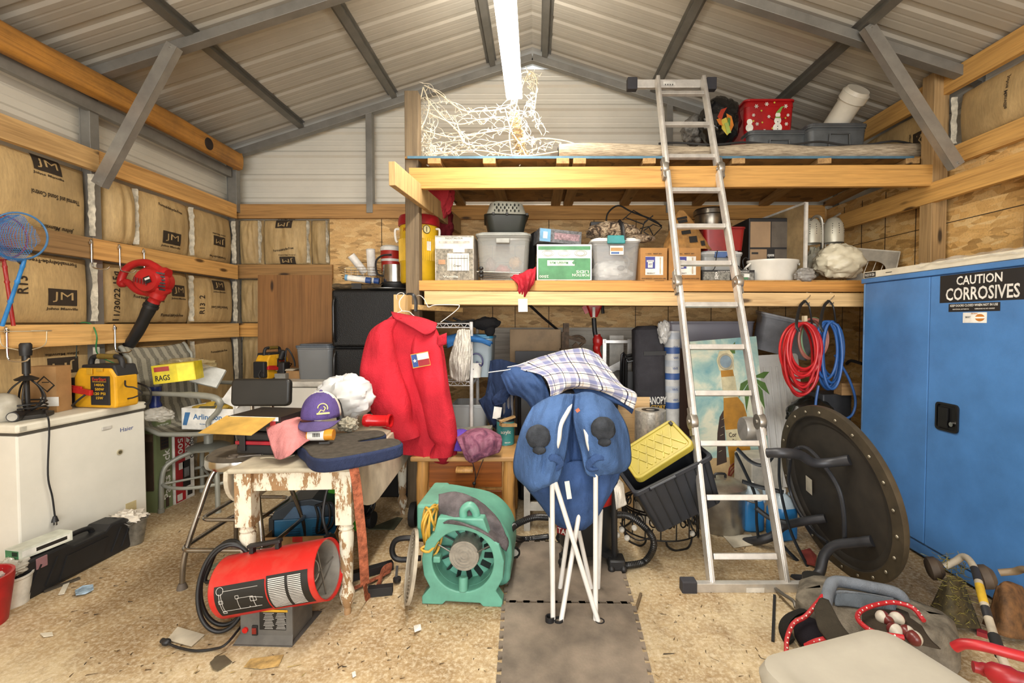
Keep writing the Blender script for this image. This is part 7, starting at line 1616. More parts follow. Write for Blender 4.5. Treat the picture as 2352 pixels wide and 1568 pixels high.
# ================================================================ tote with yellow lid on scroll fire basket
TB = plain('#2b2e34', .45, 0., .12, 8.)
tk = T('storage_tote', 'dark grey ribbed tote tilted on the scroll basket with a yellow lid inside', 'storage tote', at(1540, 1110, 2.66), 0, None, (R(6), R(-25), R(4)))
m = MB(); w_, d_, h_ = .46, .34, .30
def tshell(m, w, d, h, tap):
    shell(m, [(w/tap, d/tap, .03, 0), (w*.97, d*.97, .03, h*.9), (w*1.03, d*1.03, .03, h*.9), (w*1.03, d*1.03, .03, h)])
S = [(w_/1.16, d_/1.16, .03, -h_/2), (w_*.98, d_*.98, .03, h_*.42), (w_*1.05, d_*1.05, .03, h_*.42), (w_*1.05, d_*1.05, .03, h_*.5), (w_*.96, d_*.96, .03, h_*.5), (w_/1.16-.02, d_/1.16-.02, .03, -h_/2+.01)]
shell(m, S); m.build('bin', TB, tk, .003)
m = MB()
for k in range(7):
    x = -.18+.06*k; m.bar((x*.9, -d_/2/1.16-.002, -h_/2+.01), (x*1.02, -d_*.49-.002, h_*.41), .006, .012, (0, -1, 0))
m.build('moulded_rib', plain('#1e2024', .5), tk)
m = MB(); m.tube([(-.15, -d_*.525-.005, h_*.44), (-.15, -d_*.53-.02, h_*.5), (.0, -d_*.53-.02, h_*.5), (.0, -d_*.525-.005, h_*.44)], .008, 8); m.build('handle_lip', TB, tk)
yl = T('tote_lid', 'yellow diamond patterned tote lid sticking out of the tilted dark tote', 'lid', at(1507, 1036, 2.64), 0, None, (R(24), R(-32), R(2)))
YW = plain('#a4953a', .4, 0., .06)
m = MB(); m.prism(rrect(.36, .24, .03, 4), 0, .022); m.ring(rrect(.38, .26, .035, 4), rrect(.34, .22, .025, 4), -.012, .03); m.build('panel', YW, yl, .006)
m = MB()
for k in range(-2, 3):
    for sg in (-1, 1):
        m.bar((k*.055-.045*sg, -.09, .024), (k*.055+.045*sg, .09, .024), .007, .006, (0, 0, 1))
m.build('diamond_rib', plain('#b0a248', .4), yl)
m = MB(); m.box(.16, .18, .08, .11, .02, .034); m.build('latch', BLK, yl, .003)
# scroll basket
fb = T('scroll_basket', 'round black wrought iron scroll basket under the tilted dark tote', 'planter', V((at(1517, 1235, 2.86).x, 2.88, 0)))
IR = plain('#1d1b1a', .45, .4); rb = .235
m = MB()
for z in (.215, .20, .06): m.tube([(rb*math.cos(a), rb*math.sin(a)*.9, z) for a in [2*PI*k/48 for k in range(48)]], .006 if z != .06 else .005, 8, closed=True)
m.build('hoops', IR, fb)
m = MB()
for k in range(16):
    a0 = 2*PI*k/16; pts = []
    for j in range(26):
        t = j/25; r = .033*(1-.72*t); b = -.5+t*9.; pts.append((r*math.cos(b), .14+.02+r*math.sin(b)*1.25))
    q = []
    for x, z in [(-.03, .20)]+pts: a = a0+x/rb; q.append((rb*math.cos(a), rb*math.sin(a)*.9, z))
    m.tube(q, .0045, 6)
    m.tube([(rb*math.cos(a0+.18), rb*math.sin(a0+.18)*.9, z) for z in (.06, .2)], .004, 6)
m.build('scrolls', IR, fb)
for k in range(5):
    a0 = -PI/2+2*PI*k/5+.3; m = MB(); q = []
    for x, z in ((-.09, .06), (-.08, .03), (-.04, .006), (0, .004), (.05, .006), (.08, .03), (.09, .06)): a = a0+x/rb; q.append((rb*math.cos(a), rb*math.sin(a)*.9, z))
    m.tube(q, .006, 8, k=4); m.build('leg', IR, fb)
for i, (u, v, Y) in enumerate(((1533, 1200, 2.64), (1580, 1184, 2.66), (1608, 1170, 2.70), (1457, 1212, 2.62), (1428, 1216, 2.60), (1440, 1235, 2.58), (1590, 1225, 2.72), (1418, 1228, 2.62))):
    m = MB(); m.ell((0, 0, 0), .017, 0, 14, 10); m.cyl((0, .012, 0), (0, .03, 0), .009, n=10, mi=1); o = m.build('light_bulb', [glassy('#e9e4d8', .5, .08), BLK]); o.location = at(u, v, Y)
    tag(o, 'clear round patio string bulb on or beside the scroll basket', 'bulb', 'clear patio string bulbs around the scroll basket')
m = MB(); m.tube([at(u, v, 2.62) for u, v in ((1425, 1200), (1440, 1225), (1465, 1240), (1490, 1235), (1500, 1215))], .004, 6, k=5); o = m.build('string_wire', BLK); tag(o, 'black wire of the patio light string at the basket foot', 'wire')
# ================================================================ stock pot and jugs
sp2 = T('stock_pot', 'aluminium stock pot with lid on the floor behind the ladder', 'pot', V((at(1655, 1225, 2.98).x, 3.0, 0)))
ALP = plain('#a9a59d', .3, .85, .15, 12.)
m = MB(); m.lathe([(0, 0), (.148, 0), (.155, .012), (.155, .265), (.162, .27), (.162, .275), (0, .275)], 44); m.build('body', ALP, sp2)
m = MB(); m.lathe([(.165, .27), (.165, .285), (.12, .31), (.05, .325), (0, .328)], 44); m.build('lid', plain('#b3aa9c', .35, .8, .2, 10.), sp2)
m = MB(); m.tube([(-.035, 0, .325), (-.03, 0, .35), (.03, 0, .35), (.035, 0, .325)], .008, 8, k=3); m.build('lid_handle', BLK, sp2)
m = MB(); m.tube([(.12, -.11, .22), (.16, -.14, .215), (.19, -.08, .215), (.15, -.04, .22)], .006, 8, k=4); m.build('handle', steel(), sp2)
for i, (u, Y, l) in enumerate(((1722, 2.98, 'blue fluid jug behind the ladder right rail, next to the stock pot'), (1795, 2.86, 'blue fluid jug nearest the round table, with white handle'))):
    j = T('fluid_jug', l, 'jug', V((at(u, 1200, Y).x, Y, 0)), .2*i, 'blue fluid jugs')
    m = MB(); shell(m, [(.13, .13, .04, 0), (.15, .15, .045, .012), (.15, .15, .045, .17), (.14, .14, .05, .2)]); m.build('body', plain('#2f7dbb', .25, 0., .08, 3., alpha=.9), j)
    m = MB(); shell(m, [(.14, .14, .05, .2), (.10, .10, .045, .25), (.04, .04, .018, .275), (.04, .04, .018, .285)]); m.build('clear_shoulder', plain('#b9c9d2', .25, alpha=.85), j)
    m = MB(); m.cyl((0, 0, .283), (0, 0, .305), .022); m.build('cap', white(), j)
    m = MB(); m.tube([(.03, -.02, .275), (.07, -.03, .27), (.08, -.03, .22), (.075, -.03, .18)], .011, 8, k=4); m.build('handle', plain('#b9c9d2', .25, alpha=.85), j)
scrap('paper_sheet', 'white stained paper under the ladder on the floor', 'paper', ((1660, 1230), (1725, 1228), (1742, 1250), (1685, 1258)), PAP)
scrap('red_netting', 'red rag lying on the floor by the round table rim', 'rag', ((1838, 1268), (1860, 1262), (1876, 1280), (1872, 1300), (1850, 1295)), plain('#7d2f26', .8), .008, .01, .01)
m = MB(); m.bar(onz(1461, 1398, .006), onz(1472, 1363, .006), .012, .012); o = m.build('short_stick', plain('#6b5a42', .8)); tag(o, 'short brown stick on the floor right of the foam mats', 'stick')
# ================================================================ behind the shirt, under the shelf
def slab(name, label, cat, u0, v0, u1, v1, Y, th, mtl, z0=0., tilt=0., yaw=0., bev=.002):
    x0, x1, a, b = rect(u0, v0, u1, v1, Y); a = z0 if z0 is not None else a
    m = MB(); m.box(-(x1-x0)/2, (x1-x0)/2, 0, th, 0, b-a); o = m.build(name, mtl, None, bev); o.location = ((x0+x1)/2, Y, a); o.rotation_euler = (tilt, 0, yaw); return tag(o, label, cat)
slab('folding_table', 'tan metal edged panel standing behind the dark slate board', 'panel', 1171, 756, 1288, 900, 3.98, .06, dusty('#8d7350', '#4b3a28', .6), 0)
slab('slate_board', 'dark grey board standing in front of the tan panel left of the shirt', 'board', 1183, 806, 1302, 900, 3.84, .02, plain('#3d3d40', .6, 0., .15), 0)
o = slab('black_case', 'tall glossy black case under the hanging blue jacket', 'case', 1188, 880, 1268, 1000, 3.42, .22, plain('#17181a', .3), 0, 0, 0, .03)
tb2 = tote('storage_tote', 'tall black ribbed tote behind the folded camp chair under the plaid shirt', 1268, 884, 1422, 1240, 3.2, .42, plain('#24262b', .45), None, 1.12, 0.)
w, d_, h = tb2['dims']; m = MB()
for k in range(5): m.bar((-w*.4+w*.2*k, -d_/2/1.12-.004, .05), (-w*.44+w*.22*k, -d_/2+.01, h*.85), .012, .012, (0, -1, 0))
m.build('moulded_rib', plain('#1b1d21', .5), tb2)
m = MB(); m.tube([at(1216, 700, 3.7), at(1246, 728, 3.9), at(1282, 758, 4.1)], .011, 8); o = m.build('black_pole', BLK); tag(o, 'black pole slanting down from behind the paper tag', 'pole')
iv = T('bench_vise', 'rusty old iron vise and wood block behind the plaid shirt', 'vise', V((at(1318, 800, 3.95).x, 3.98, 0)))
def Iv(u, v, Y=3.95): return inv(iv, at(u, v, Y))
RU = plain('#5c4a3a', .7, .3, .35, 30.)
m = MB(); m.bar(Iv(1298, 805), Iv(1298, 762), .09, .06); m.bar(Iv(1292, 770), Iv(1345, 785), .05, .03); m.bar(Iv(1300, 742), Iv(1300, 765), .06, .05); m.bar(Iv(1318, 790), Iv(1332, 805), .04, .05); m.tube([Iv(1310, 775), Iv(1330, 772), Iv(1343, 782), Iv(1330, 795)], .012, 8, k=3); m.build('jaws', RU, iv)
m = MB(); m.box(-.12, .06, 0, .08, 0, Iv(1300, 800).z); m.build('stand', wood('#7a6246', '#4d3b28', 2, .7, 1., .3, 2.), iv)
rt = T('string_trimmer', 'red battery trimmer with black shaft standing upright against the back wall', 'trimmer', V((at(1368, 800, 3.9).x, 3.9, 0)))
def Rt(u, v, Y=3.88): return inv(rt, at(u, v, Y))
RM = plain('#b8201f', .35)
m = MB(); X = M.Translation(Rt(1364, 728)); shell(m, [(.055, .055, .015, 0), (.09, .08, .02, .04), (.125, .10, .02, .085), (.135, .10, .02, .125), (.12, .09, .02, .135)]); m.v = [X @ p for p in m.v]; m.bar(Rt(1342, 702), Rt(1350, 718), .03, .05); m.build('head', RM, rt)
m = MB(); m.bar(Rt(1364, 728, 3.83), Rt(1364, 705, 3.82), .022, .008); m.build('printing', white(), rt)
m = MB(); m.tube([Rt(1364, 730), Rt(1366, 760), Rt(1370, 780), Rt(1371, 800)], .020, 12, k=3); m.tube([Rt(1383, 696), Rt(1385, 720)], .014, 8); m.build('shaft', BLK, rt)
m = MB(); m.tube([Rt(1371, 768), Rt(1373, 785), Rt(1370, 800), Rt(1375, 815), Rt(1378, 830)], [.03, .042, .032, .024, .022], 14, k=4); m.build('grip', RM, rt)
m = MB(); m.tube([Rt(1376, 820), (0.02, 0, .01)], .016, 10); m.build('lower_shaft', BLK, rt)
sl2 = T('step_ladder', 'small grey aluminium step ladder standing behind the plaid shirt', 'ladder', V((at(1420, 800, 4.1).x, 4.1, 0)))
x0, x1, a, b = rect(1388, 778, 1445, 900, 4.1); x0 -= sl2.location.x; x1 -= sl2.location.x
for x in (x0, x1):
    m = MB(); m.box(x-.018, x+.018, -.02, .02, 0, b); m.build('rail', alu(), sl2, .003)
for z in (b-.01, b-.25, b-.5, b-.75):
    m = MB(); m.box(x0, x1, -.05, .03, z-.025, z); m.build('step', alu(), sl2)
m = MB(); m.bar((x0, -.03, b-.3), (x1, -.03, b-.18), .06, .015, (0, -1, 0)); m.build('brace', alu(), sl2)
slab('backing_sheet', 'pale plastic panel standing behind the step ladder', 'panel', 1400, 770, 1432, 900, 4.2, .01, plain('#c5c0b6', .5))
fc = T('folding_chair', 'stack of black metal folding chairs right of the plaid shirt', 'chair', V((at(1455, 900, 3.75).x, 3.75, 0)))
for i in range(3):
    m = MB(); Y = -.04*i; m.tube([(-.10+.012*i, Y, 0), (-.10+.012*i, Y, 1.0-.02*i), (-.06, Y, 1.07-.02*i), (.05, Y, 1.07-.02*i), (.12-.006*i, Y, .98-.02*i), (.125, Y, 0)], .012, 8, k=4); m.build('frame', plain('#1c1c1d', .3, .3), fc)
m = MB(); m.box(-.08, .1, -.06, -.05, .35, .95); m.build('backrest', BLK, fc)
slab('plywood_offcut', 'clean light plywood offcut between the shirt and the foil roll', 'plywood', 1418, 912, 1492, 1010, 3.3, .018, wood('#c9a878', '#a98450', 0, .6, .5), 0)
cbg = T('canopy_bag', 'tall charcoal canopy bag with yellow and white lettering', 'bag', V((at(1498, 850, 3.62).x, 3.66, 0)), 0, None, (0, R(-1.5), 0))
hh = at(0, 748, 3.62).z
m = MB(); shell(m, [(.20, .14, .03, 0), (.24, .17, .04, .04), (.24, .17, .04, hh-.22), (.215, .16, .04, hh-.03), (.15, .1, .04, hh)])
m.v = [p+V((.02*N3(p*5), -.014*N3(p*7, 1, 3), 0)) for p in m.v]; m.build('body', fabric('#3b3a3e'), cbg)
m = MB(); z = at(0, 812, 3.6).z; m.box(-.05, .124, -.094, -.088, z-.012, z+.02); m.build('strap', BLK, cbg)
m = MB(); z = at(0, 918, 3.6).z; m.text('CANOPY', .17, .06, face((.035, -.0925, z)), 0); m.text('FACTORY', .15, .03, face((.035, -.0925, z-.052)), 1); m.build('lettering', [white(), plain('#d0a52e', .5)], cbg)
m = MB(); z = at(0, 912, 3.6).z; 
m = MB(); m.cyl((0, 0, 0), (0, 0, at(0, 760, 3.6).z), .062, n=28)
zt_ = at(0, 760, 3.6).z
for i, z in enumerate((.95, .86, .78, .70, .62, .52)): m.lathe([(.0628, zt_*z), (.0628, zt_*z+.05)], 28, 1 if i % 2 else 2)
for k in range(6): cyltext(m, 'VINYL', .0636, .05, .018, zt_*(.9-.065*k), .2+.1*(k % 2), 1)
o = m.build('vinyl_roll', [plain('#c9c9c7', .3), plain('#3f5f9c', .4), plain('#b9bfc9', .4)]); o.location = V((at(1548, 850, 3.6).x, 3.66, 0)); tag(o, 'white plastic wrapped roll with blue print beside the canopy bag', 'roll')
blob('plastic_wrap', 'loose clear plastic end flopping on the wrapped roll', 'packaging', at(1525, 762, 3.55), (.045, .04, .09), glassy('#d5d5d2', .7), .3, 2., 2.)
m = MB(); m.lathe([(0, 0), (.105, 0), (.105, .50), (0, .50)], 36); m.lathe([(.03, .5005), (.06, .5005)], 24, 1); o = m.build('foil_insulation_roll', [plain('#cdc8be', .3, .5, .2, 60., .3, 200.), BLK]); o.location = V((at(1495, 1000, 3.12).x, 3.14, at(0, 945, 3.12).z-.5)); o.location.z = 0; o.scale = (1, 1, at(0, 942, 3.12).z/.5); tag(o, 'roll of silver bubble foil insulation behind the yellow tote lid', 'roll')
slab('dark_frame', 'dark brown wooden frame strip standing left of the painted board', 'board', 1556, 800, 1592, 960, 3.9, .03, wood('#4b2f20', '#2e1b12', 2, .5))
gt = tote('storage_tote', 'wide pale grey translucent bin turned on its rim high behind the ladder', 1536, 738, 1734, 800, 4.1, .35, glassy('#9a97a0', .85, .3), None, 1.06, at(0, 812, 4.1).z)
slab('stacked_panel', 'grey panel carrying the wide translucent bin behind the painting', 'panel', 1560, 808, 1720, 900, 4.12, .25, plain('#8d8a86', .6))
gt2 = T('storage_tote', 'grey tote with pale rim tipped toward the ladder above the white ribbed panel', 'storage tote', at(1800, 772, 3.95), 0, None, (R(4), R(14), R(-16)))
m = MB(); shell(m, [(.40, .26, .04, -.15), (.46, .30, .04, .13), (.49, .33, .04, .13), (.49, .33, .04, .155), (.45, .29, .04, .155), (.39, .25, .03, -.12)]); m.build('bin', plain('#85878d', .4), gt2)
m = MB(); m.ring(rrect(.50, .34, .04, 4), rrect(.455, .295, .03, 4), .15, .165); m.build('rim', plain('#b9b9bb', .4), gt2, .003)
wp = T('ribbed_panel', 'white ribbed plastic panel leaning under the grey tipped tote', 'panel', V((at(1800, 950, 3.7).x, 3.72, 0)), 0, None, (R(-6), R(-4), R(-6)))
zt_ = at(0, 815, 3.7).z
m = MB(); m.prism([(x, y+zt_/2) for x, y in rrect(.46, zt_, .03)], -.02, .02, 0, M.Rotation(PI/2, 4, 'X')); m.build('panel', plain('#e6e4de', .4, 0., .05), wp, .006)
m = MB()
for k in range(7): m.bar((-.15+.05*k, -.022, .1), (-.15+.05*k, -.022, zt_-.1), .02, .014, (0, -1, 0))
m.build('rib', plain('#e6e4de', .4, 0., .05), wp, .004)
# painted board
pt = T('painted_board', 'hand painted beach board with a bottle, palm and crab behind the ladder', 'painting', V((at(1698, 1105, 3.42).x, 3.44, at(0, 1110, 3.42).z)), 0, None, (R(-5), R(-4.5), R(2)))
pw_, ph_ = .52, 1.09
m = MB(); m.box(-pw_/2, pw_/2, 0, .018, 0, ph_); m.build('board', sky_paint(), pt)
m = MB(); FP = lambda e=0: face((0, -.0006-e, 0))
def cutx(poly, mi, e): m.prism(poly, 0, .0006, mi, FP(e))
cutx([(-pw_/2, 0), (pw_/2, 0), (pw_/2, .18), (.1, .19), (-pw_/2, .2)], 0, 0)
cutx([(pw_/2, .30), (pw_/2, .34), (.02, .33), (.02, .30)], 5, 0)
cutx([(-.045, .12), (.12, .12), (.12, .50), (.105, .58), (.065, .64), (.05, .85), (-.045, .85), (-.045, .64), (-.05, .58), (-.06, .5)], 1, .001)
cutx([(-.045, .64), (.065, .64), (.06, .80), (-.045, .80)], 2, .002); cutx([(-.055, .28), (.12, .28), (.12, .40), (-.055, .40)], 2, .002)
cutx([(-.055, .85), (.06, .85), (.065, .96), (.04, 1.0), (-.04, 1.0), (-.07, .93)], 2, .002); cutx([(.0, .98), (.09, 1.06), (.08, .97)], 4, .001)
m.tube([FP(.003) @ V((.052*math.cos(a), .915+.055*math.sin(a), 0)) for a in [2*PI*k/24 for k in range(24)]], .008, 6, 7, True); cutx([(x, y+.915) for x, y in circ(20, .045, .05)], 8, .003)
m.text('Cor', .06, .035, FP(.004) @ M.Translation((-.005, .36, 0)), 3); m.text('Ex', .03, .025, FP(.004) @ M.Translation((.005, .315, 0)), 3)
cutx([(-.15, .14), (-.07, .16), (-.055, .55), (-.09, .5), (-.12, .38)], 3, .001)
for k in range(5): m.bar(FP(.003) @ V((-.125+.012*k, .24+.06*k, 0)), FP(.003) @ V((-.10+.012*k, .25+.06*k, 0)), .004, .001, mi=2)
for a in (-.5, -1.0, -1.5, -2.1, -2.6, .1): 
    c, s_ = math.cos(a), math.sin(a); cutx([(.19, .78), (.19+.10*c-.02*s_, .78+.14*s_+.02*c), (.19+.14*c, .78+.3*s_), (.19+.09*c+.03*s_, .78+.13*s_-.03*c)], 4, .002)
cutx([(x+.09, y+.12) for x, y in circ(14, .06, .045)], 6, .003)
for k in range(3): m.tube([FP(.003) @ V(p) for p in ((.05, .12-.015*k, 0), (.0, .15-.02*k, 0), (-.05, .12-.03*k, 0), (-.07, .06-.02*k, 0))], .005, 5, 6, k=3)
cutx([(x+.05, y+.2) for x, y in circ(12, .03)], 1, .003)
m.build('painted_scene', [plain('#c0a579', .6), plain('#b07d22', .5), plain('#cfc6a0', .5), plain('#3a2a20', .6), plain('#4b6b2c', .6), plain('#7fa596', .6), plain('#7a3426', .6), plain('#b5ad93', .5), plain('#7f94a0', .4)], pt)
slab('black_console', 'low black appliance with pale trim on the floor behind the table back leg', 'appliance', 868, 1045, 946, 1112, 3.5, .2, BLK, 0, 0, 0, .01)
# navy folded chair, tag
nv = T('camp_chair', 'folded navy camp chair with grey poles right of the white wire rack', 'chair', V((at(1150, 990, 3.3).x, 3.3, 0)))
def Nv(u, v, Y): return inv(nv, at(u, v, Y))
NVY = fabric('#22304c', .9, .2, 6.)
def npan(name, rows, seed):
    m = MB(); g = grid(rows, .02, 9., seed); m.sheet(lambda u, v: tuple(inv(nv, g(u, v))), 20, 24); m.build(name, NVY, nv, solid=.006)
npan('back_cloth', [[(1126, 828, 3.4), (1150, 825, 3.36), (1190, 835, 3.4)], [(1120, 880, 3.36), (1150, 885, 3.28), (1185, 890, 3.34)], [(1112, 930, 3.34), (1140, 940, 3.26), (1175, 945, 3.3)], [(1125, 965, 3.3), (1140, 985, 3.26), (1170, 990, 3.3)]], 1.)
npan('wing_cloth', [[(1128, 870, 3.28), (1120, 900, 3.24), (1100, 920, 3.3)], [(1140, 905, 3.26), (1128, 925, 3.22), (1112, 945, 3.26)], [(1150, 960, 3.26), (1138, 975, 3.22), (1130, 985, 3.26)]], 2.)
npan('pouch', [[(1138, 905, 3.22), (1160, 890, 3.2), (1180, 882, 3.24)], [(1130, 918, 3.2), (1155, 908, 3.17), (1178, 895, 3.2)], [(1136, 932, 3.2), (1158, 925, 3.17), (1172, 905, 3.2)]], 3.)
for (a, b) in (((1158, 925), (1150, 1000)), ((1167, 900), (1168, 1010)), ((1175, 890), (1176, 1010))):
    m = MB(); p0, p1 = Nv(*a, 3.27), Nv(*b, 3.27); m.tube([p0, V((p1.x, p1.y+.15, 0.01))], .011, 8); m.build('pole', plain('#8f9299', .4, .3), nv)
m = MB(); m.quad(.055, .085, face(Nv(1142, 948, 3.19), .1, 0, -.15)); m.build('paper_tag', white(), nv)
# blue jacket under the plaid shirt, and the shirt
cloth('blue_jacket', 'worn blue denim jacket draped left of the plaid shirt on its hanger', 'jacket', grid([[(1150, 862, 3.16), (1172, 845, 3.12), (1205, 845, 3.1), (1240, 858, 3.06)], [(1160, 885, 3.08), (1185, 872, 3.0), (1220, 872, 2.98), (1252, 880, 3.0)], [(1172, 905, 3.04), (1200, 900, 2.95), (1235, 900, 2.95), (1262, 910, 2.98)], [(1200, 905, 3.02), (1222, 935, 2.96), (1245, 945, 2.94), (1264, 950, 2.97)], [(1218, 910, 3.02), (1232, 965, 2.97), (1250, 985, 2.95), (1264, 975, 2.97)]], .03, 10., 5.), 40, 40, BLD, .008)
cloth('navy_sleeve', 'navy jacket hem showing below the plaid shirt at right', 'jacket', grid([[(1312, 890, 3.1), (1350, 880, 3.06), (1400, 895, 3.04), (1450, 915, 3.04)], [(1320, 900, 3.08), (1352, 898, 3.02), (1405, 918, 3.0), (1455, 935, 3.02)], [(1318, 908, 3.1), (1360, 918, 3.04), (1420, 928, 3.02), (1452, 950, 3.02)]], .015, 10., 7.), 36, 16, BLD, .01)
cloth('plaid_shirt', 'white and blue plaid shirt draped over the dark totes behind the camp chair', 'shirt', grid([[(1170, 845, 3.2), (1240, 820, 3.25), (1290, 806, 3.25), (1340, 800, 3.25), (1375, 815, 3.22)], [(1195, 848, 3.08), (1255, 832, 3.1), (1300, 825, 3.1), (1350, 828, 3.12), (1400, 845, 3.12)], [(1245, 862, 2.98), (1280, 855, 2.98), (1320, 855, 2.98), (1375, 862, 3.02), (1430, 885, 3.04)], [(1262, 890, 2.93), (1290, 885, 2.9), (1325, 882, 2.93), (1390, 892, 2.98), (1462, 905, 3.02)], [(1264, 918, 2.92), (1285, 905, 2.9), (1312, 892, 2.96), (1385, 900, 2.99), (1455, 940, 3.0)]], .022, 11., 8.), 60, 50, uvmat('plaid'), .006)
m = MB(); m.tube([at(1122, 855, 3.1), at(1160, 850, 3.1), at(1185, 846, 3.1)], .003, 6); m.tube([at(1165, 843, 3.14), at(1190, 838, 3.14), at(1215, 830, 3.16)], .003, 6); o = m.build('wire_hanger', white()); tag(o, 'white wire hanger ends poking out left of the plaid shirt', 'hanger')
# ================================================================ hung hoses
def hk(u, v, label):
    p = at(u, v, 3.235); r = T('s_hook', label, 'hook', p); m = MB(); m.tube([(0, .012, .02), (.012, 0, .03), (.02, -.015, .01), (0, -.02, -.01), (-.018, -.02, -.03), (-.005, -.02, -.05), (.015, -.02, -.04)], .004, 7, k=5); m.build('wire', chrome(), r); return p
hk(1851, 682, 'steel hook on the shelf beam holding the red hose'); hk(1906, 682, 'steel hook on the shelf beam holding the blue hose')
def coil(label, loops, col, r, seed, shape):
    rr = random.Random(seed); m = MB(); pts = []
    for k in range(loops):
        j = shape(k, rr)
        for i in range(14):
            a = PI/2+2*PI*i/14; pts.append(at(j[0]+j[2]*math.cos(a), j[1]-j[3]*math.sin(a), j[4]+.01*math.sin(a+k)))
    m.tube(pts, r, 8, k=4); o = m.build('hose', plain(col, .4, 0., .1)); return tag(o, label, 'hose', None)
coil('thick coil of red air hose hanging under the shelf right end', 15, '#bf1f22', .0088, 3, lambda k, q: (lambda h: (1842+q.uniform(-8, 8), 742+h, 28+q.uniform(0, 18), h, 3.10+.010*k))(q.uniform(52, 88)))
coil('coil of red and green twin hose behind the red air hose', 7, '#a8695a', .008, 4, lambda k, q: (1860+1.5*k, 778, 26+1.2*k, 46, 3.26))
coil('pale green edged hose strand behind the red hose coil', 2, '#7fa579', .007, 5, lambda k, q: (1868+2*k, 778, 29, 48, 3.29))
coil('coil of blue air hose hanging beside the blue cabinet', 9, '#2b5a9b', .0092, 6, lambda k, q: (lambda h: (1906+q.uniform(-8, 8), 738+h, 16+q.uniform(0, 14), h, 3.16+.012*k))(q.uniform(60, 82)))
m = MB(); m.tube([at(u, v, 3.18) for u, v in ((1880, 885), (1874, 920), (1872, 960))], .0085, 8, k=4); m.tube([at(u, v, 3.2) for u, v in ((1918, 815), (1950, 870), (1965, 920), (1955, 955), (1925, 962), (1905, 958))], .0085, 8, k=4); o = m.build('hose_end', plain('#2b5a9b', .4)); tag(o, 'loose ends of blue hose curling down beside the cabinet', 'hose')
for (u, l) in ((1849, 'black strap loop tying the red hose to its hook'), (1904, 'black strap loop tying the blue hose to its hook')):
    m = MB(); m.tube([at(u, 690, 3.21), at(u-12, 705, 3.17), at(u-20, 745, 3.06), at(u-14, 762, 3.05)], .010, 8, k=4, flat=.4); m.tube([at(u, 690, 3.21), at(u+10, 705, 3.17), at(u+16, 745, 3.2)], .006, 8, k=4); o = m.build('strap', BLK); tag(o, l, 'strap')
m = MB(); m.bar(at(1848, 725, 3.05), at(1848, 738, 3.05), .03, .02); o = m.build('hose_tag', plain('#b9a98c', .6)); tag(o, 'small tan tag on the black strap of the red hose', 'tag')
slab('wood_block', 'short sawn wood block behind the blue hose against the cabinet', 'wood scrap', 1934, 880, 1976, 908, 3.3, .09, wood('#a98458', '#7a5833', 0, .7), None)
slab('battery_charger', 'black and grey boxy charger under the wood block behind the round table', 'charger', 1888, 905, 1958, 1010, 3.35, .2, plain('#38393c', .5), 0, 0, .1, .01)
blob('black_plastic_bag', 'black plastic bag behind the top of the round table', 'bag', at(1862, 950, 3.35), (.17, .12, .12), plain('#23221e', .25), .2, 2., 6., None, 40, 26, None, True)
m = MB(); m.tube([at(1945, 835, 3.6), at(1955, 828, 3.5), at(1980, 835, 3.4)], .012, 8, k=3); o = m.build('cart_handle', BLK); tag(o, 'black rubber handle grip sticking out behind the cabinet edge', 'handle')
# ================================================================ blue cabinet
cbn = T('safety_cabinet', 'large blue steel corrosives safety cabinet against the right wall', 'cabinet', (2.20, 1.99, 0))
BC = plain('#4a7db8', .38, 0., .13, 3., .25, 160.)
D_ = 3.078-1.99; ZC = 1.635
m = MB(); m.box(0, .46, 0, D_, .02, ZC); m.build('body', BC, cbn, .006)
ym = 2.553-1.99
for i, (a, b) in enumerate(((.02, ym-.002), (ym+.002, D_-.02))):
    m = MB(); m.box(-.014, .0, a, b, .10, ZC-.035); dr_ = m.build('door', BC, cbn, .004)
    if i == 0:
        FC = lambda y, z, e=.0: face((-.0146-e, y, z), -PI/2)
        yh, zh = 2.425-1.99, .845; m = MB(); m.ring(rrect(.135, .15, .02), rrect(.115, .13, .015), 0, .008, 0, FC(yh, zh)); m.quad(.12, .13, FC(yh, zh), 0); m.box(-.045, .01, -.055, .05, .004, .012, 0, FC(yh, zh)); m.build('paddle_handle', plain('#131314', .35), dr_, .002)
        m = MB(); m.cyl(FC(yh, zh) @ V((.035, -.03, 0)), FC(yh, zh) @ V((.035, -.03, .014)), .012); m.build('key_lock', chrome(), dr_)
m = MB(); y0 = D_-.012; m.cyl((-.008, y0, .10), (-.008, y0, ZC-.035), .007, n=10); m.build('piano_hinge', plain('#5e86b3', .35, .3), cbn)
m = MB(); m.box(-.02, .47, -.01, D_+.01, ZC-.03, ZC); m.build('top_cap', BC, cbn, .004)
sy = (2.49+2.035)/2-1.99; sw = 2.49-2.035
z0s, z1s = 1.452, 1.598
m = MB(); m.quad(sw, z1s-z0s, FC(sy, (z0s+z1s)/2), 0)
def tx(t, yc_, zc, w, h, mi=1): m.text(t, w, h, FC(yc_-1.99, zc, .0012), mi)
tx('CAUTION', 2.275, 1.563, .235, .046); tx('CORROSIVES', 2.265, 1.495, .375, .066); m.build('caution_sign', [BLK, white()], cbn)
m = MB(); m.quad(.27, .042, FC(2.30-1.99, 1.424), 0); tx('KEEP DOORS CLOSED WHEN NOT IN USE', 2.30, 1.435, .25, .012); tx('MANTENGA LAS PUERTAS', 2.365, 1.416, .09, .006); tx('CERRADAS AL NO USARSE', 2.24, 1.416, .1, .006); m.build('small_sign', [BLK, white()], cbn)
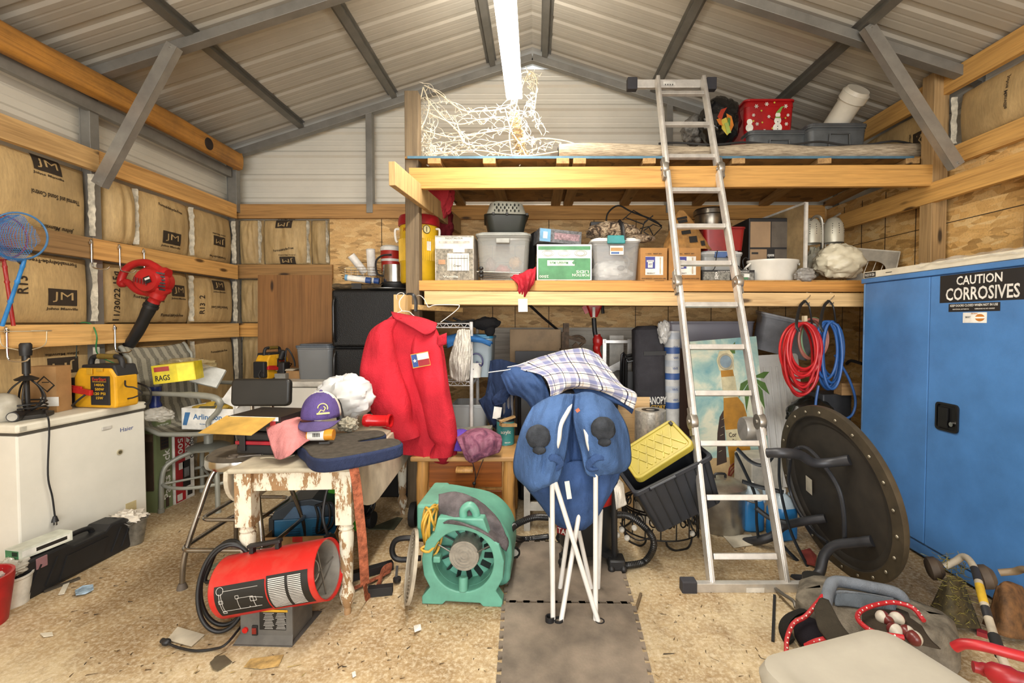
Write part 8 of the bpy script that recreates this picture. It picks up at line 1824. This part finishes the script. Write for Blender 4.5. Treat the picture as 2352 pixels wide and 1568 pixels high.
m = MB(); m.quad(.125, .052, FC(2.29-1.99, 1.372), 0); tx('SMART', 2.325, 1.375, .03, .01, 2); tx('SECURALL', 2.29, 1.393, .035, .007, 1); m.prism(circ(20, .024, .018), 0, .0006, 1, FC(2.262-1.99, 1.372, .0008)); m.quad(.055, .008, FC(2.262-1.99, 1.372, .0016), 0); m.build('maker_label', [white(), plain('#b5722c', .5), plain('#777777', .5)], cbn)
pk = T('cardboard_sheet', 'flat white carton wrapped in clear plastic lying on top of the blue cabinet', 'carton', (2.19, 1.2, ZC+.003))
m = MB(); m.box(0, .44, 0, 1.88, 0, .042); m.build('carton', plain('#d3ccb8', .6, 0., .08), pk, .003)
m = MB(); FK = lambda y, z: face((-.0012, y, z), -PI/2); m.quad(.10, .032, FK(1.82, .02), 0); m.text('MADE IN USA', .085, .018, FK(1.82, .02) @ M.Translation((0, 0, .0012)), 1); m.quad(.05, .004, FK(1.66, .02), 0); m.build('printing', [INK, white()], pk)
m = MB(); m.sheet(lambda u, v: (-.012+.46*v, .0+1.45*u, .048+.018*N3((u*22, v*9, 1))+.01-.05*max(0, .1-v)*6), 60, 14); m.build('plastic_wrap', glassy('#dcd9d0', .4, .12), pk)
# ================================================================ ladder
LN = V((0, 1, -.38)).normalized(); LP = V((0, 2.30, .03)); LD = V((0, .38, 1)).normalized()
ld = T('folding_ladder', 'tall aluminium folding ladder leaning against the loft beam', 'ladder', (1.08, 2.30, 0))
def On(u, v): return onplane(u, v, LP, LN)
AL = alu()
zr = [On(1640, v) for v in (1350, 968, 648, 388, 180)]
xs = (.905, 1.255)
def lw(s): return 0.0
for x in xs:
    sg = 1 if x > 1 else -1
    for i in range(4):
        a, b = zr[i], zr[i+1]; a = V((x-.0+ sg*.014*(1-i/3), a.y, a.z)); b = V((x+sg*.014*(1-(i+1)/3), b.y, b.z))
        m = MB(); d = (b-a).normalized(); o_ = (a+d*.03)-ld.location; e_ = (b-d*(.03 if i < 3 else 0))-ld.location; m.bar(o_, e_, .026, .062, (0, 1, 0))
        m.bar(o_+V((0, -.033, 0)), e_+V((0, -.033, 0)), .012, .006, (0, 1, 0)); m.build('rail', AL, ld, .003)
    for i in (1, 2, 3):
        c = V((x+sg*.016, zr[i].y, zr[i].z))-ld.location; m = MB()
        m.lathe([(0, -.02), (.045, -.02), (.048, -.01), (.048, .01), (.045, .02), (0, .02)], 28, 0, M.Translation(c) @ M.Rotation(PI/2, 4, 'Y')); m.bar(c-LD*.08, c+LD*.08, .034, .05, (0, 1, 0)); m.cyl(c+V((-.026, 0, 0)), c+V((.026, 0, 0)), .012); m.build('hinge', plain('#a9a49c', .35, .8, .15), ld, .002)
for v in (215, 286, 360, 437, 520, 605, 700, 797, 903, 1018, 1142, 1277):
    p = On(1640, v)-ld.location; m = MB(); X = basis(p, LD, (1, 0, 0))
    m.bar(V((xs[0]+.012-ld.location.x, p.y, p.z)), V((xs[1]-.012-ld.location.x, p.y, p.z)), .030, .028, (0, 1, -.38)); m.build('rung', AL, ld, .003)
for (ul, ur, v, h) in ((1575, 1880, 1349, .075), (1452, 1640, 187, .06)):
    a, b = On(ul, v)-ld.location, On(ur, v)-ld.location; b.y = a.y; b.z = a.z
    m = MB(); off = V((0, -.015 if v > 500 else .045, 0)); m.bar(a+off, b+off, .035, h, (0, 0, 1)); s_ = m.build('stabiliser_bar', AL, ld, .002)
    for q in (a, b):
        sg = -1 if q is a else 1; m = MB(); m.bar(q+off-V((sg*.045, 0, 0)), q+off+V((sg*.03, 0, 0)), .055, h+.03, (0, 0, 1)); m.build('rubber_foot', plain('#33333a', .7), s_, .006)
    m = MB(); m.quad(.09, .038 if v > 500 else .025, face((a+b)*.5+off+V((-.0 if v > 500 else -.02, -.019, .0))), 0)
    for k in range(4): m.quad(.006, .01, face((a+b)*.5+off+V((-.03+.018*k-(0 if v > 500 else .02), -.0202, -.01))), 1)
    m.build('sticker', [white(), INK], s_)
# ================================================================ round table on its side
tc_, tn, tr = V((1.605, 2.45, .449)), V((-.9855, -.0489, -.1625)).normalized(), .451
rt_ = T('round_table', 'round metal table lying on its side against the blue cabinet, legs toward the ladder', 'table', (tc_.x, tc_.y, 0))
TXm = basis(tc_-rt_.location, tn, (0, 1, 0)); BRZ = plain('#4a4234', .5, .3, .25, 9.)
m = MB(); m.lathe([(0, -.02), (tr-.01, -.02), (tr, -.015), (tr, .012), (tr-.055, .016), (tr-.06, .004), (tr-.09, .002), (tr-.1, -.006), (0, -.008)], 72, 0, TXm); m.build('tabletop', plain('#2f2a24', .65, 0., .3, 8.), rt_)
m = MB(); m.lathe([(tr+.001, -.018), (tr+.004, -.01), (tr+.004, .012), (tr-.05, .0185), (tr-.055, .014)], 72, 0, TXm); rim = m.build('rim_band', BRZ, rt_)
for k in range(22):
    a = 2*PI*k/22; m = MB(); m.ell((0, 0, 0), (.009, .009, .006), 0, 10, 6, None, TXm @ M.Translation(((tr-.028)*math.cos(a), (tr-.028)*math.sin(a), .018))); m.build('rivet', plain('#8d8574', .35, .7), rim)
LG = plain('#3b3c40', .45, .4)
def Tp(u, v, e): return onplane(u, v, tc_+tn*e, tn)-rt_.location
for px_ in ([(1952, 1056, .0), (1905, 1062, .06), (1868, 1062, .13), (1838, 1045, .2), (1800, 1040, .3), (1762, 1040, .36)], [(2004, 1242, .0), (1960, 1246, .05), (1918, 1252, .1), (1893, 1275, .15), (1882, 1315, .2), (1860, 1330, .26), (1822, 1330, .31)], [(1896, 1190, .0), (1850, 1196, .08), (1800, 1208, .16), (1775, 1230, .24), (1745, 1240, .31), (1712, 1244, .36)]):
    m = MB(); m.tube([Tp(*q) for q in px_], [.026, .024, .024, .025, .026, .025], 14, k=5); m.build('leg', LG, rt_)
m = MB(); m.tube([Tp(*q) for q in [(1812, 1052, .2), (1830, 1030, .08), (1855, 1030, .05), (1890, 1065, .05), (1925, 1120, .05), (1938, 1180, .05), (1940, 1240, .05)]], .011, 8, k=5); m.tube([Tp(*q) for q in [(1816, 1050, .1), (1812, 1110, .03), (1830, 1165, .03), (1870, 1220, .03), (1900, 1245, .03)]], .009, 8, k=5); m.build('curved_brace', LG, rt_)
m = MB(); m.quad(.055, .10, M.Translation(Tp(1858, 1114, .002)) @ basis((0, 0, 0), tn, (0, 1, 0)) @ M.Rotation(PI/2-.2, 4, 'Z')); m.build('paper_label', plain('#c9c2b0', .7), rt_)
ps = T('pedestal_frame', 'black bent strap iron frame standing between the ladder and round table', 'frame', onz(1780, 1240, 0))
for pts in ([(1690, 1040, 2.7), (1712, 1085, 2.7), (1735, 1140, 2.7), (1738, 1200, 2.7), (1742, 1238, 2.72)], [(1790, 1045, 2.6), (1790, 1100, 2.6), (1800, 1160, 2.58), (1820, 1230, 2.56), (1860, 1310, 2.5)], [(1760, 1080, 2.65), (1768, 1160, 2.62), (1790, 1240, 2.6), (1855, 1310, 2.55)], [(1693, 1030, 2.7), (1725, 1060, 2.68), (1755, 1068, 2.64), (1775, 1050, 2.6), (1780, 1035, 2.6)], [(1705, 1105, 2.7), (1745, 1118, 2.68), (1800, 1130, 2.6)], [(1735, 1165, 2.7), (1770, 1190, 2.64), (1810, 1200, 2.58)]):
    m = MB(); m.tube([inv(ps, at(*q)) for q in pts], .014, 8, k=5, flat=.45); m.build('strap', plain('#2f3338', .45, .4), ps)
m = MB(); m.lathe([(0, 0), (.07, 0), (.075, .02), (.07, .09), (0, .1)], 28, 0, M.Rotation(PI/2, 4, 'Y')); m.lathe([(.02, .1), (.04, .12), (.02, .14), (0, .14)], 20, 0, M.Rotation(PI/2, 4, 'Y')); o = m.build('headlamp_unit', plain('#b5b3ae', .3, .4, .2)); o.location = at(1705, 985, 2.75); tag(o, 'round chrome lamp unit hanging beside the ladder right rail', 'lamp')
slab('white_carton', 'pale plastic crate piece behind the black frame by the jugs', 'crate', 1722, 1050, 1805, 1115, 3.2, .2, plain('#bdb8aa', .5), 0, 0, .2, .01)
# ================================================================ bag, lid and trimmers at the lower right
gb2 = T('sports_bag', 'dirty grey and black sports bag with red bungee rope at the lower right', 'bag', onz(2010, 1480, 0)+V((.02, .05, 0)), R(-32))
GB = fabric('#716b60', .9, .35, 12.)
m = MB(); shell(m, [(.54, .28, .06, 0), (.57, .31, .08, .04), (.56, .30, .08, .12), (.50, .26, .1, .155), (.38, .18, .1, .165)]); m.v = [p+V((.02*N3(p*6), .02*N3(p*6, 1, 4), .02*N3(p*5, 1, 7) if p.z > .03 else 0)) for p in m.v]; m.build('body', GB, gb2)
def Gb(u, v, z): return inv(gb2, onz(u, v, z*.75))
def gz(*r): return [[(u, v, onz(u, v, z).y) for u, v, z in q] for q in r]
m = MB(); m.tube([Gb(1895, 1400, .2), Gb(1905, 1350, .27), Gb(1925, 1335, .28), Gb(2000, 1348, .27), Gb(2060, 1362, .25), Gb(2078, 1385, .2)], .024, 10, k=5); m.tube([Gb(1918, 1385, .21), Gb(1922, 1362, .25), Gb(1990, 1368, .24), Gb(2050, 1378, .22)], .012, 8, k=5); m.build('carry_handle', fabric('#6f7680'), gb2)
m = MB(); g = grid(gz([(1922, 1362, .2), (1985, 1364, .2), (2060, 1378, .2)], [(1918, 1390, .17), (1985, 1396, .17), (2055, 1402, .17)]), .01, 6., 2.); m.sheet(lambda u, v: tuple(inv(gb2, g(u, v))), 14, 8); m.build('blue_panel', fabric('#5d6670'), gb2, solid=.006)
m = MB(); g = grid(gz([(1870, 1400, .17), (1885, 1375, .19), (1905, 1380, .19)], [(1880, 1440, .17), (1905, 1420, .18), (1925, 1425, .18)], [(1900, 1470, .17), (1930, 1470, .18), (1955, 1465, .18)]), .01, 6., 2.); m.sheet(lambda u, v: tuple(inv(gb2, g(u, v))), 14, 14); m.build('webbing', fabric('#3b362e'), gb2, solid=.008)
m = MB(); m.tube([Gb(1850, 1400, .12), Gb(1815, 1415, .10), Gb(1800, 1440, .06), Gb(1815, 1475, .02)], .035, 8, k=5, flat=.35); m.build('shoulder_strap', fabric('#242321'), gb2)
m = MB(); m.ell(Gb(1860, 1455, .07), (.06, .07, .06), 0, 16, 10); m.build('side_pocket', fabric('#1e1b22'), gb2)
m = MB(); g = grid(gz([(1978, 1402, .17), (2020, 1392, .17), (2070, 1400, .17), (2110, 1420, .16)], [(1985, 1440, .18), (2035, 1435, .18), (2085, 1440, .18), (2130, 1460, .16)], [(2010, 1470, .18), (2050, 1475, .18), (2100, 1478, .17), (2160, 1490, .15)]), .006, 6., 2.); m.sheet(lambda u, v: tuple(inv(gb2, g(u, v))), 20, 14); m.build('mesh_pocket', fabric('#3c352c', .8), gb2, solid=.003)
for i, (u, v) in enumerate(((2028, 1418), (2060, 1420), (2055, 1447), (2083, 1452), (2100, 1465), (2040, 1425))):
    m = MB(); c = inv(gb2, onz(u, v, .19)); m.ell((0, 0, 0), .026 if i != 5 else .02, 0, 18, 12); m.f = list(m.f); m.m = [1 if (sum(m.v[j].x for j in f) < 0) else 0 for f in m.f]; o = m.build('ball', [plain('#6b2a28', .3), plain('#c9c3b5', .4)]); o.location = gb2.matrix_basis @ c; o.rotation_euler = (0, 0, i*.8); tag(o, 'maroon and white practice ball held in the mesh pocket of the grey bag', 'ball', 'practice balls in the mesh pocket')
RO = plain('#b3222a', .5, 0., .15, 60.)
for pts, l in (([(1890, 1368, .22), (1872, 1390, .2), (1850, 1415, .16), (1822, 1432, .12), (1808, 1465, .06), (1806, 1500, .01)], 'red bungee rope running down the left side of the grey bag'), ([(1850, 1483, .12), (1880, 1470, .17), (1935, 1462, .19), (1990, 1470, .22), (2075, 1463, .26)], 'red rope along the near side of the grey bag'), ([(2075, 1463, .262), (2010, 1452, .262), (1975, 1428, .255), (1972, 1408, .25), (2000, 1392, .25), (2050, 1383, .25), (2095, 1395, .245), (2122, 1425, .23)], 'red rope looped around the mesh ball pocket')):
    m = MB(); p = smoothpath([onz(q[0], q[1], q[2]*.8+.01) for q in pts], 6); m.tube(p, .009, 8)
    for k in range(2, len(p)-1, 2): m.ell(p[k]+V((0, -.006, .006)), .0035, 1, 6, 4)
    o = m.build('bungee_rope', [RO, white()]); tag(o, l, 'rope')
m = MB(); m.tube([onz(1782, 1352, .02), onz(1800, 1365, .05), onz(1822, 1380, .06), onz(1828, 1395, .05)], .008, 8, k=4); o = m.build('bent_rod', steel()); tag(o, 'bent steel rod on the floor in front of the ladder foot', 'rod')
m = MB(); m.bar(onz(1779, 1366, .004), onz(1775, 1472, .004), .012, .006); o = m.build('rubber_strip', rubber()); tag(o, 'thin black rubber strip lying on the floor below the ladder foot', 'strip')
m = MB(); m.lathe([(0, 0), (.05, 0), (.052, .12), (0, .12)], 24); o = m.build('black_cylinder', plain('#1e1d1b', .6)); o.location = onz(1878, 1388, 0)+V((0, .03, 0)); tag(o, 'short black cylinder standing between ladder foot and grey bag', 'canister')
bl = T('plastic_tub', 'white plastic tub with rounded lid cut off by the lower right frame edge', 'tub', (.885, 1.03, 0), R(17)); PLW = plain('#a19c8f', .45, 0., .04)
m = MB(); shell(m, [(.40, .46, .05, 0), (.44, .50, .05, .40)]); m.build('bin', PLW, bl)
m = MB(); shell(m, [(.47, .53, .06, .39), (.48, .54, .06, .42), (.46, .52, .06, .445), (.40, .46, .05, .45), (.37, .43, .04, .444)]); m.build('lid', PLW, bl)
def trimmer(label, head, col, grass, shaft, px_):
    r = T('string_trimmer', label, 'trimmer', V((head.x, head.y, 0)))
    m = MB(); g = grid([[(u, v, onz(u, v, z).y) for u, v, z in q] for q in px_], .006, 8.); m.sheet(lambda u, v: tuple(inv(r, g(u, v))), 22, 18)
    m.build('guard', plain(col, .8, 0., .4, 25., .8, 90.), r, solid=.012)
    m = MB(); X = M.Translation((-.06, .02, head.z+.0)) @ M.Rotation(R(75), 4, 'Y') @ M.Rotation(.4, 4, 'X'); m.lathe([(0, -.03), (.035, -.03), (.05, -.02), (.05, .01), (.03, .03), (0, .03)], 28, 0, X); m.build('spool_head', plain('#4a3d30', .7, 0., .3), r)
    m = MB(); m.tube([inv(r, q) for q in shaft], .0145, 12, k=6); s_ = m.build('shaft', plain('#b5ab98' if grass else '#7a6850', .5, 0., .2), r)
    return r, s_
G1 = [[(2168, 1328, .2), (2186, 1322, .215), (2206, 1326, .2)], [(2152, 1370, .11), (2188, 1375, .15), (2226, 1378, .11)], [(2128, 1415, .012), (2185, 1438, .05), (2252, 1444, .012)]]
G2 = [[(2288, 1345, .2), (2312, 1336, .22), (2345, 1345, .2)], [(2278, 1395, .11), (2318, 1395, .16), (2368, 1400, .11)], [(2258, 1432, .012), (2310, 1462, .05), (2405, 1470, .012)]]
h1 = at(2185, 1310, 2.10)
sh = [h1+V((-.03, .0, .02)), at(2195, 1288, 2.08), at(2216, 1278, 2.05), at(2238, 1305, 1.98), at(2256, 1370, 1.86), at(2275, 1435, 1.76), at(2297, 1500, 1.66), at(2318, 1545, 1.60)]
r1, s1 = trimmer('grass caked string trimmer with white curved shaft leaning in front of the blue cabinet', h1, '#4a4128', True, sh, G1)
sm = smoothpath([inv(r1, q) for q in sh], 8)
m = MB(); m.tube(sm[24:29], .0152, 12, 0); m.tube(sm[29:35], .0153, 12, 1); m.tube(sm[35:39], .0152, 12, 0); m.build('decal', [plain('#26262a', .5), plain('#c9a52c', .5)], s1)
m = MB()
for k, i in enumerate(range(25, 39)): m.ell(sm[i]+V((-.002, -.014, .002)), (.005, .004, .006), 0, 8, 6)
m.build('decal_lettering', white(), s1)
m = MB(); m.tube(sm[43:50], .019, 12); m.build('foam_grip', rubber(), s1)
m = MB(); rr = random.Random(2); gg = grid([[(u, v, onz(u, v, z).y) for u, v, z in q] for q in G1])
for k in range(150):
    p = inv(r1, gg(rr.random(), rr.random()))+V((0, -.012, .008)); d = V((rr.uniform(-1, 1), rr.uniform(-1, 1), rr.uniform(-.2, .4))).normalized()*rr.uniform(.01, .035); m.tube([p, p+d], .0012, 3)
for k in range(70):
    p = V((rr.uniform(-.05, .07), rr.uniform(-.03, .06), h1.z+rr.uniform(-.02, .05))); d = V((rr.uniform(-1, 1), rr.uniform(-1, 1), rr.uniform(-.4, .6))).normalized()*rr.uniform(.02, .07); m.tube([p, p+d], .0012, 3)
b_ = m.build('grass_clippings', plain('#7d7338', .9, 0., .4, 50.), r1); b_['kind'] = 'stuff'
h2 = at(2305, 1330, 1.98)
trimmer('rusty brown string trimmer guard cut off by the right frame edge', h2, '#6b4a2a', False, [h2+V((-.02, 0, .03)), at(2330, 1312, 1.95), at(2360, 1310, 1.9), at(2420, 1360, 1.8)], G2)
rh = T('trimmer_handle', 'red tubular handle and red housing crossing the white shaft at the lower right corner', 'handle', onz(2300, 1540, 0))
m = MB(); m.tube([inv(rh, at(u, v, Y)) for u, v, Y in ((2192, 1486, 1.52), (2215, 1478, 1.5), (2260, 1484, 1.47), (2320, 1500, 1.44), (2380, 1515, 1.42))], .016, 12, k=5); m.build('tube', plain('#b0252b', .4), rh)
m = MB(); m.tube([inv(rh, at(u, v, Y)) for u, v, Y in ((2235, 1530, 1.56), (2270, 1540, 1.54), (2300, 1550, 1.5), (2370, 1568, 1.46))], [.018, .022, .034, .026], 12, k=5); m.build('housing', plain('#a8242a', .4), rh)
m = MB(); m.bar(onz(2243, 1450, .01), onz(2268, 1458, .01), .03, .02); o = m.build('red_clip', plain('#8f2226', .5)); tag(o, 'small red plastic clip on the floor beside the black foam grip', 'clip')
# ---- tube light fixture
tf = T('ceiling_light', 'long glowing fluorescent strip light hung under the roof ridge', 'light', (-.163, 2.4, 3.09))
for y in (-1.0, 1.0):
    m = MB(); m.cyl((0, y, .05), (0, y, roofz(-.16)-3.09), .003, n=6); m.build('hanger_wire', steel(), tf)
m = MB(); m.box(-.055, .055, -1.2, 1.2, 0, .05); m.build('housing', white(), tf, .004)
m = MB(); m.box(-.062, .062, -1.2, 1.2, -.026, 0); m.build('diffuser', emit('#fff1da', 9.), tf, .01)
dup(tf, (-.163, -.6, 3.09), 0, 'added fill strip light behind the viewer under the ridge')  # unseen extra fixture, added to brighten the freezer and the front objects
# ---- loose straw, chips and dirt on the floor
m = MB(); rr = random.Random(11)
for i in range(520):
    v = 1180+380*rr.random()**.8; u = rr.uniform(150, 2150); p = onz(u, v, .002); a = rr.uniform(0, PI); l = rr.uniform(.002, .013)*(1 if rr.random() < .93 else 2.2)
    d = V((math.cos(a), math.sin(a), 0))*l; w_ = V((-math.sin(a), math.cos(a), 0))*rr.uniform(.0006, .0018); z = V((0, 0, .003))
    m.add([p-d-w_, p+d-w_, p+d*.7+w_, p-d*.8+w_+z], [(0, 1, 2, 3)], rr.choice((0, 0, 0, 1, 2)))
o = m.build('floor_debris', [plain('#4f3b22', .9), plain('#9a8554', .9), plain('#2f261b', .9)]); tag(o, 'scattered straw, wood chips and dirt over the concrete floor', 'debris', None, 'stuff')
# ================================================================ lights and camera
sc = bpy.context.scene
w = bpy.data.worlds.new('sky'); sc.world = w; w.use_nodes = True
bg = w.node_tree.nodes['Background']; bg.inputs[0].default_value = (.93, .97, 1.0, 1); bg.inputs[1].default_value = 1.0
def area(name, loc, sx, sy, power, col, rot):
    l = bpy.data.lights.new(name, 'AREA'); l.shape = 'RECTANGLE'; l.size = sx; l.size_y = sy; l.energy = power; l.color = col
    o = bpy.data.objects.new(name, l); COL.objects.link(o); o.location = loc; o.rotation_euler = rot; return o
area('daylight_through_open_door', (0, YF+.05, 1.5), 4.4, 2.4, 200, (1, .985, .96), (PI/2, 0, 0))
area('added_front_fill', (-.163, -.6, 3.062), .10, 2.3, 45, (1, .95, .87), (0, 0, 0))  # fill lamp for the added strip behind the viewer, lifts the front
area('tube_light', (-.163, 2.4, 3.062), .10, 2.3, 62, (1, .93, .82), (0, 0, 0))
l2 = area('tube_light_up', (-.163, 2.4, 3.2), .10, 2.3, 22, (1, .93, .82), (PI, 0, 0))
cam = bpy.data.cameras.new('camera'); co = bpy.data.objects.new('camera', cam); COL.objects.link(co)
cam.sensor_width = 36.; cam.lens = 36.*F/2352.; cam.shift_x = -(CX-1176)/2352.; cam.shift_y = (CY-784)/2352.
cam.clip_start = .01; co.location = (0, 0, CZ); co.rotation_euler = (PI/2-PT, 0, 0)
sc.camera = co
sc.view_settings.view_transform = 'Standard'; sc.view_settings.look = 'None'; sc.view_settings.gamma = 1
sc.view_settings.use_curve_mapping = False; sc.view_settings.exposure = 0.42
sc.cycles.use_denoising = True
sc.cycles.max_bounces = 8; sc.cycles.transparent_max_bounces = 12
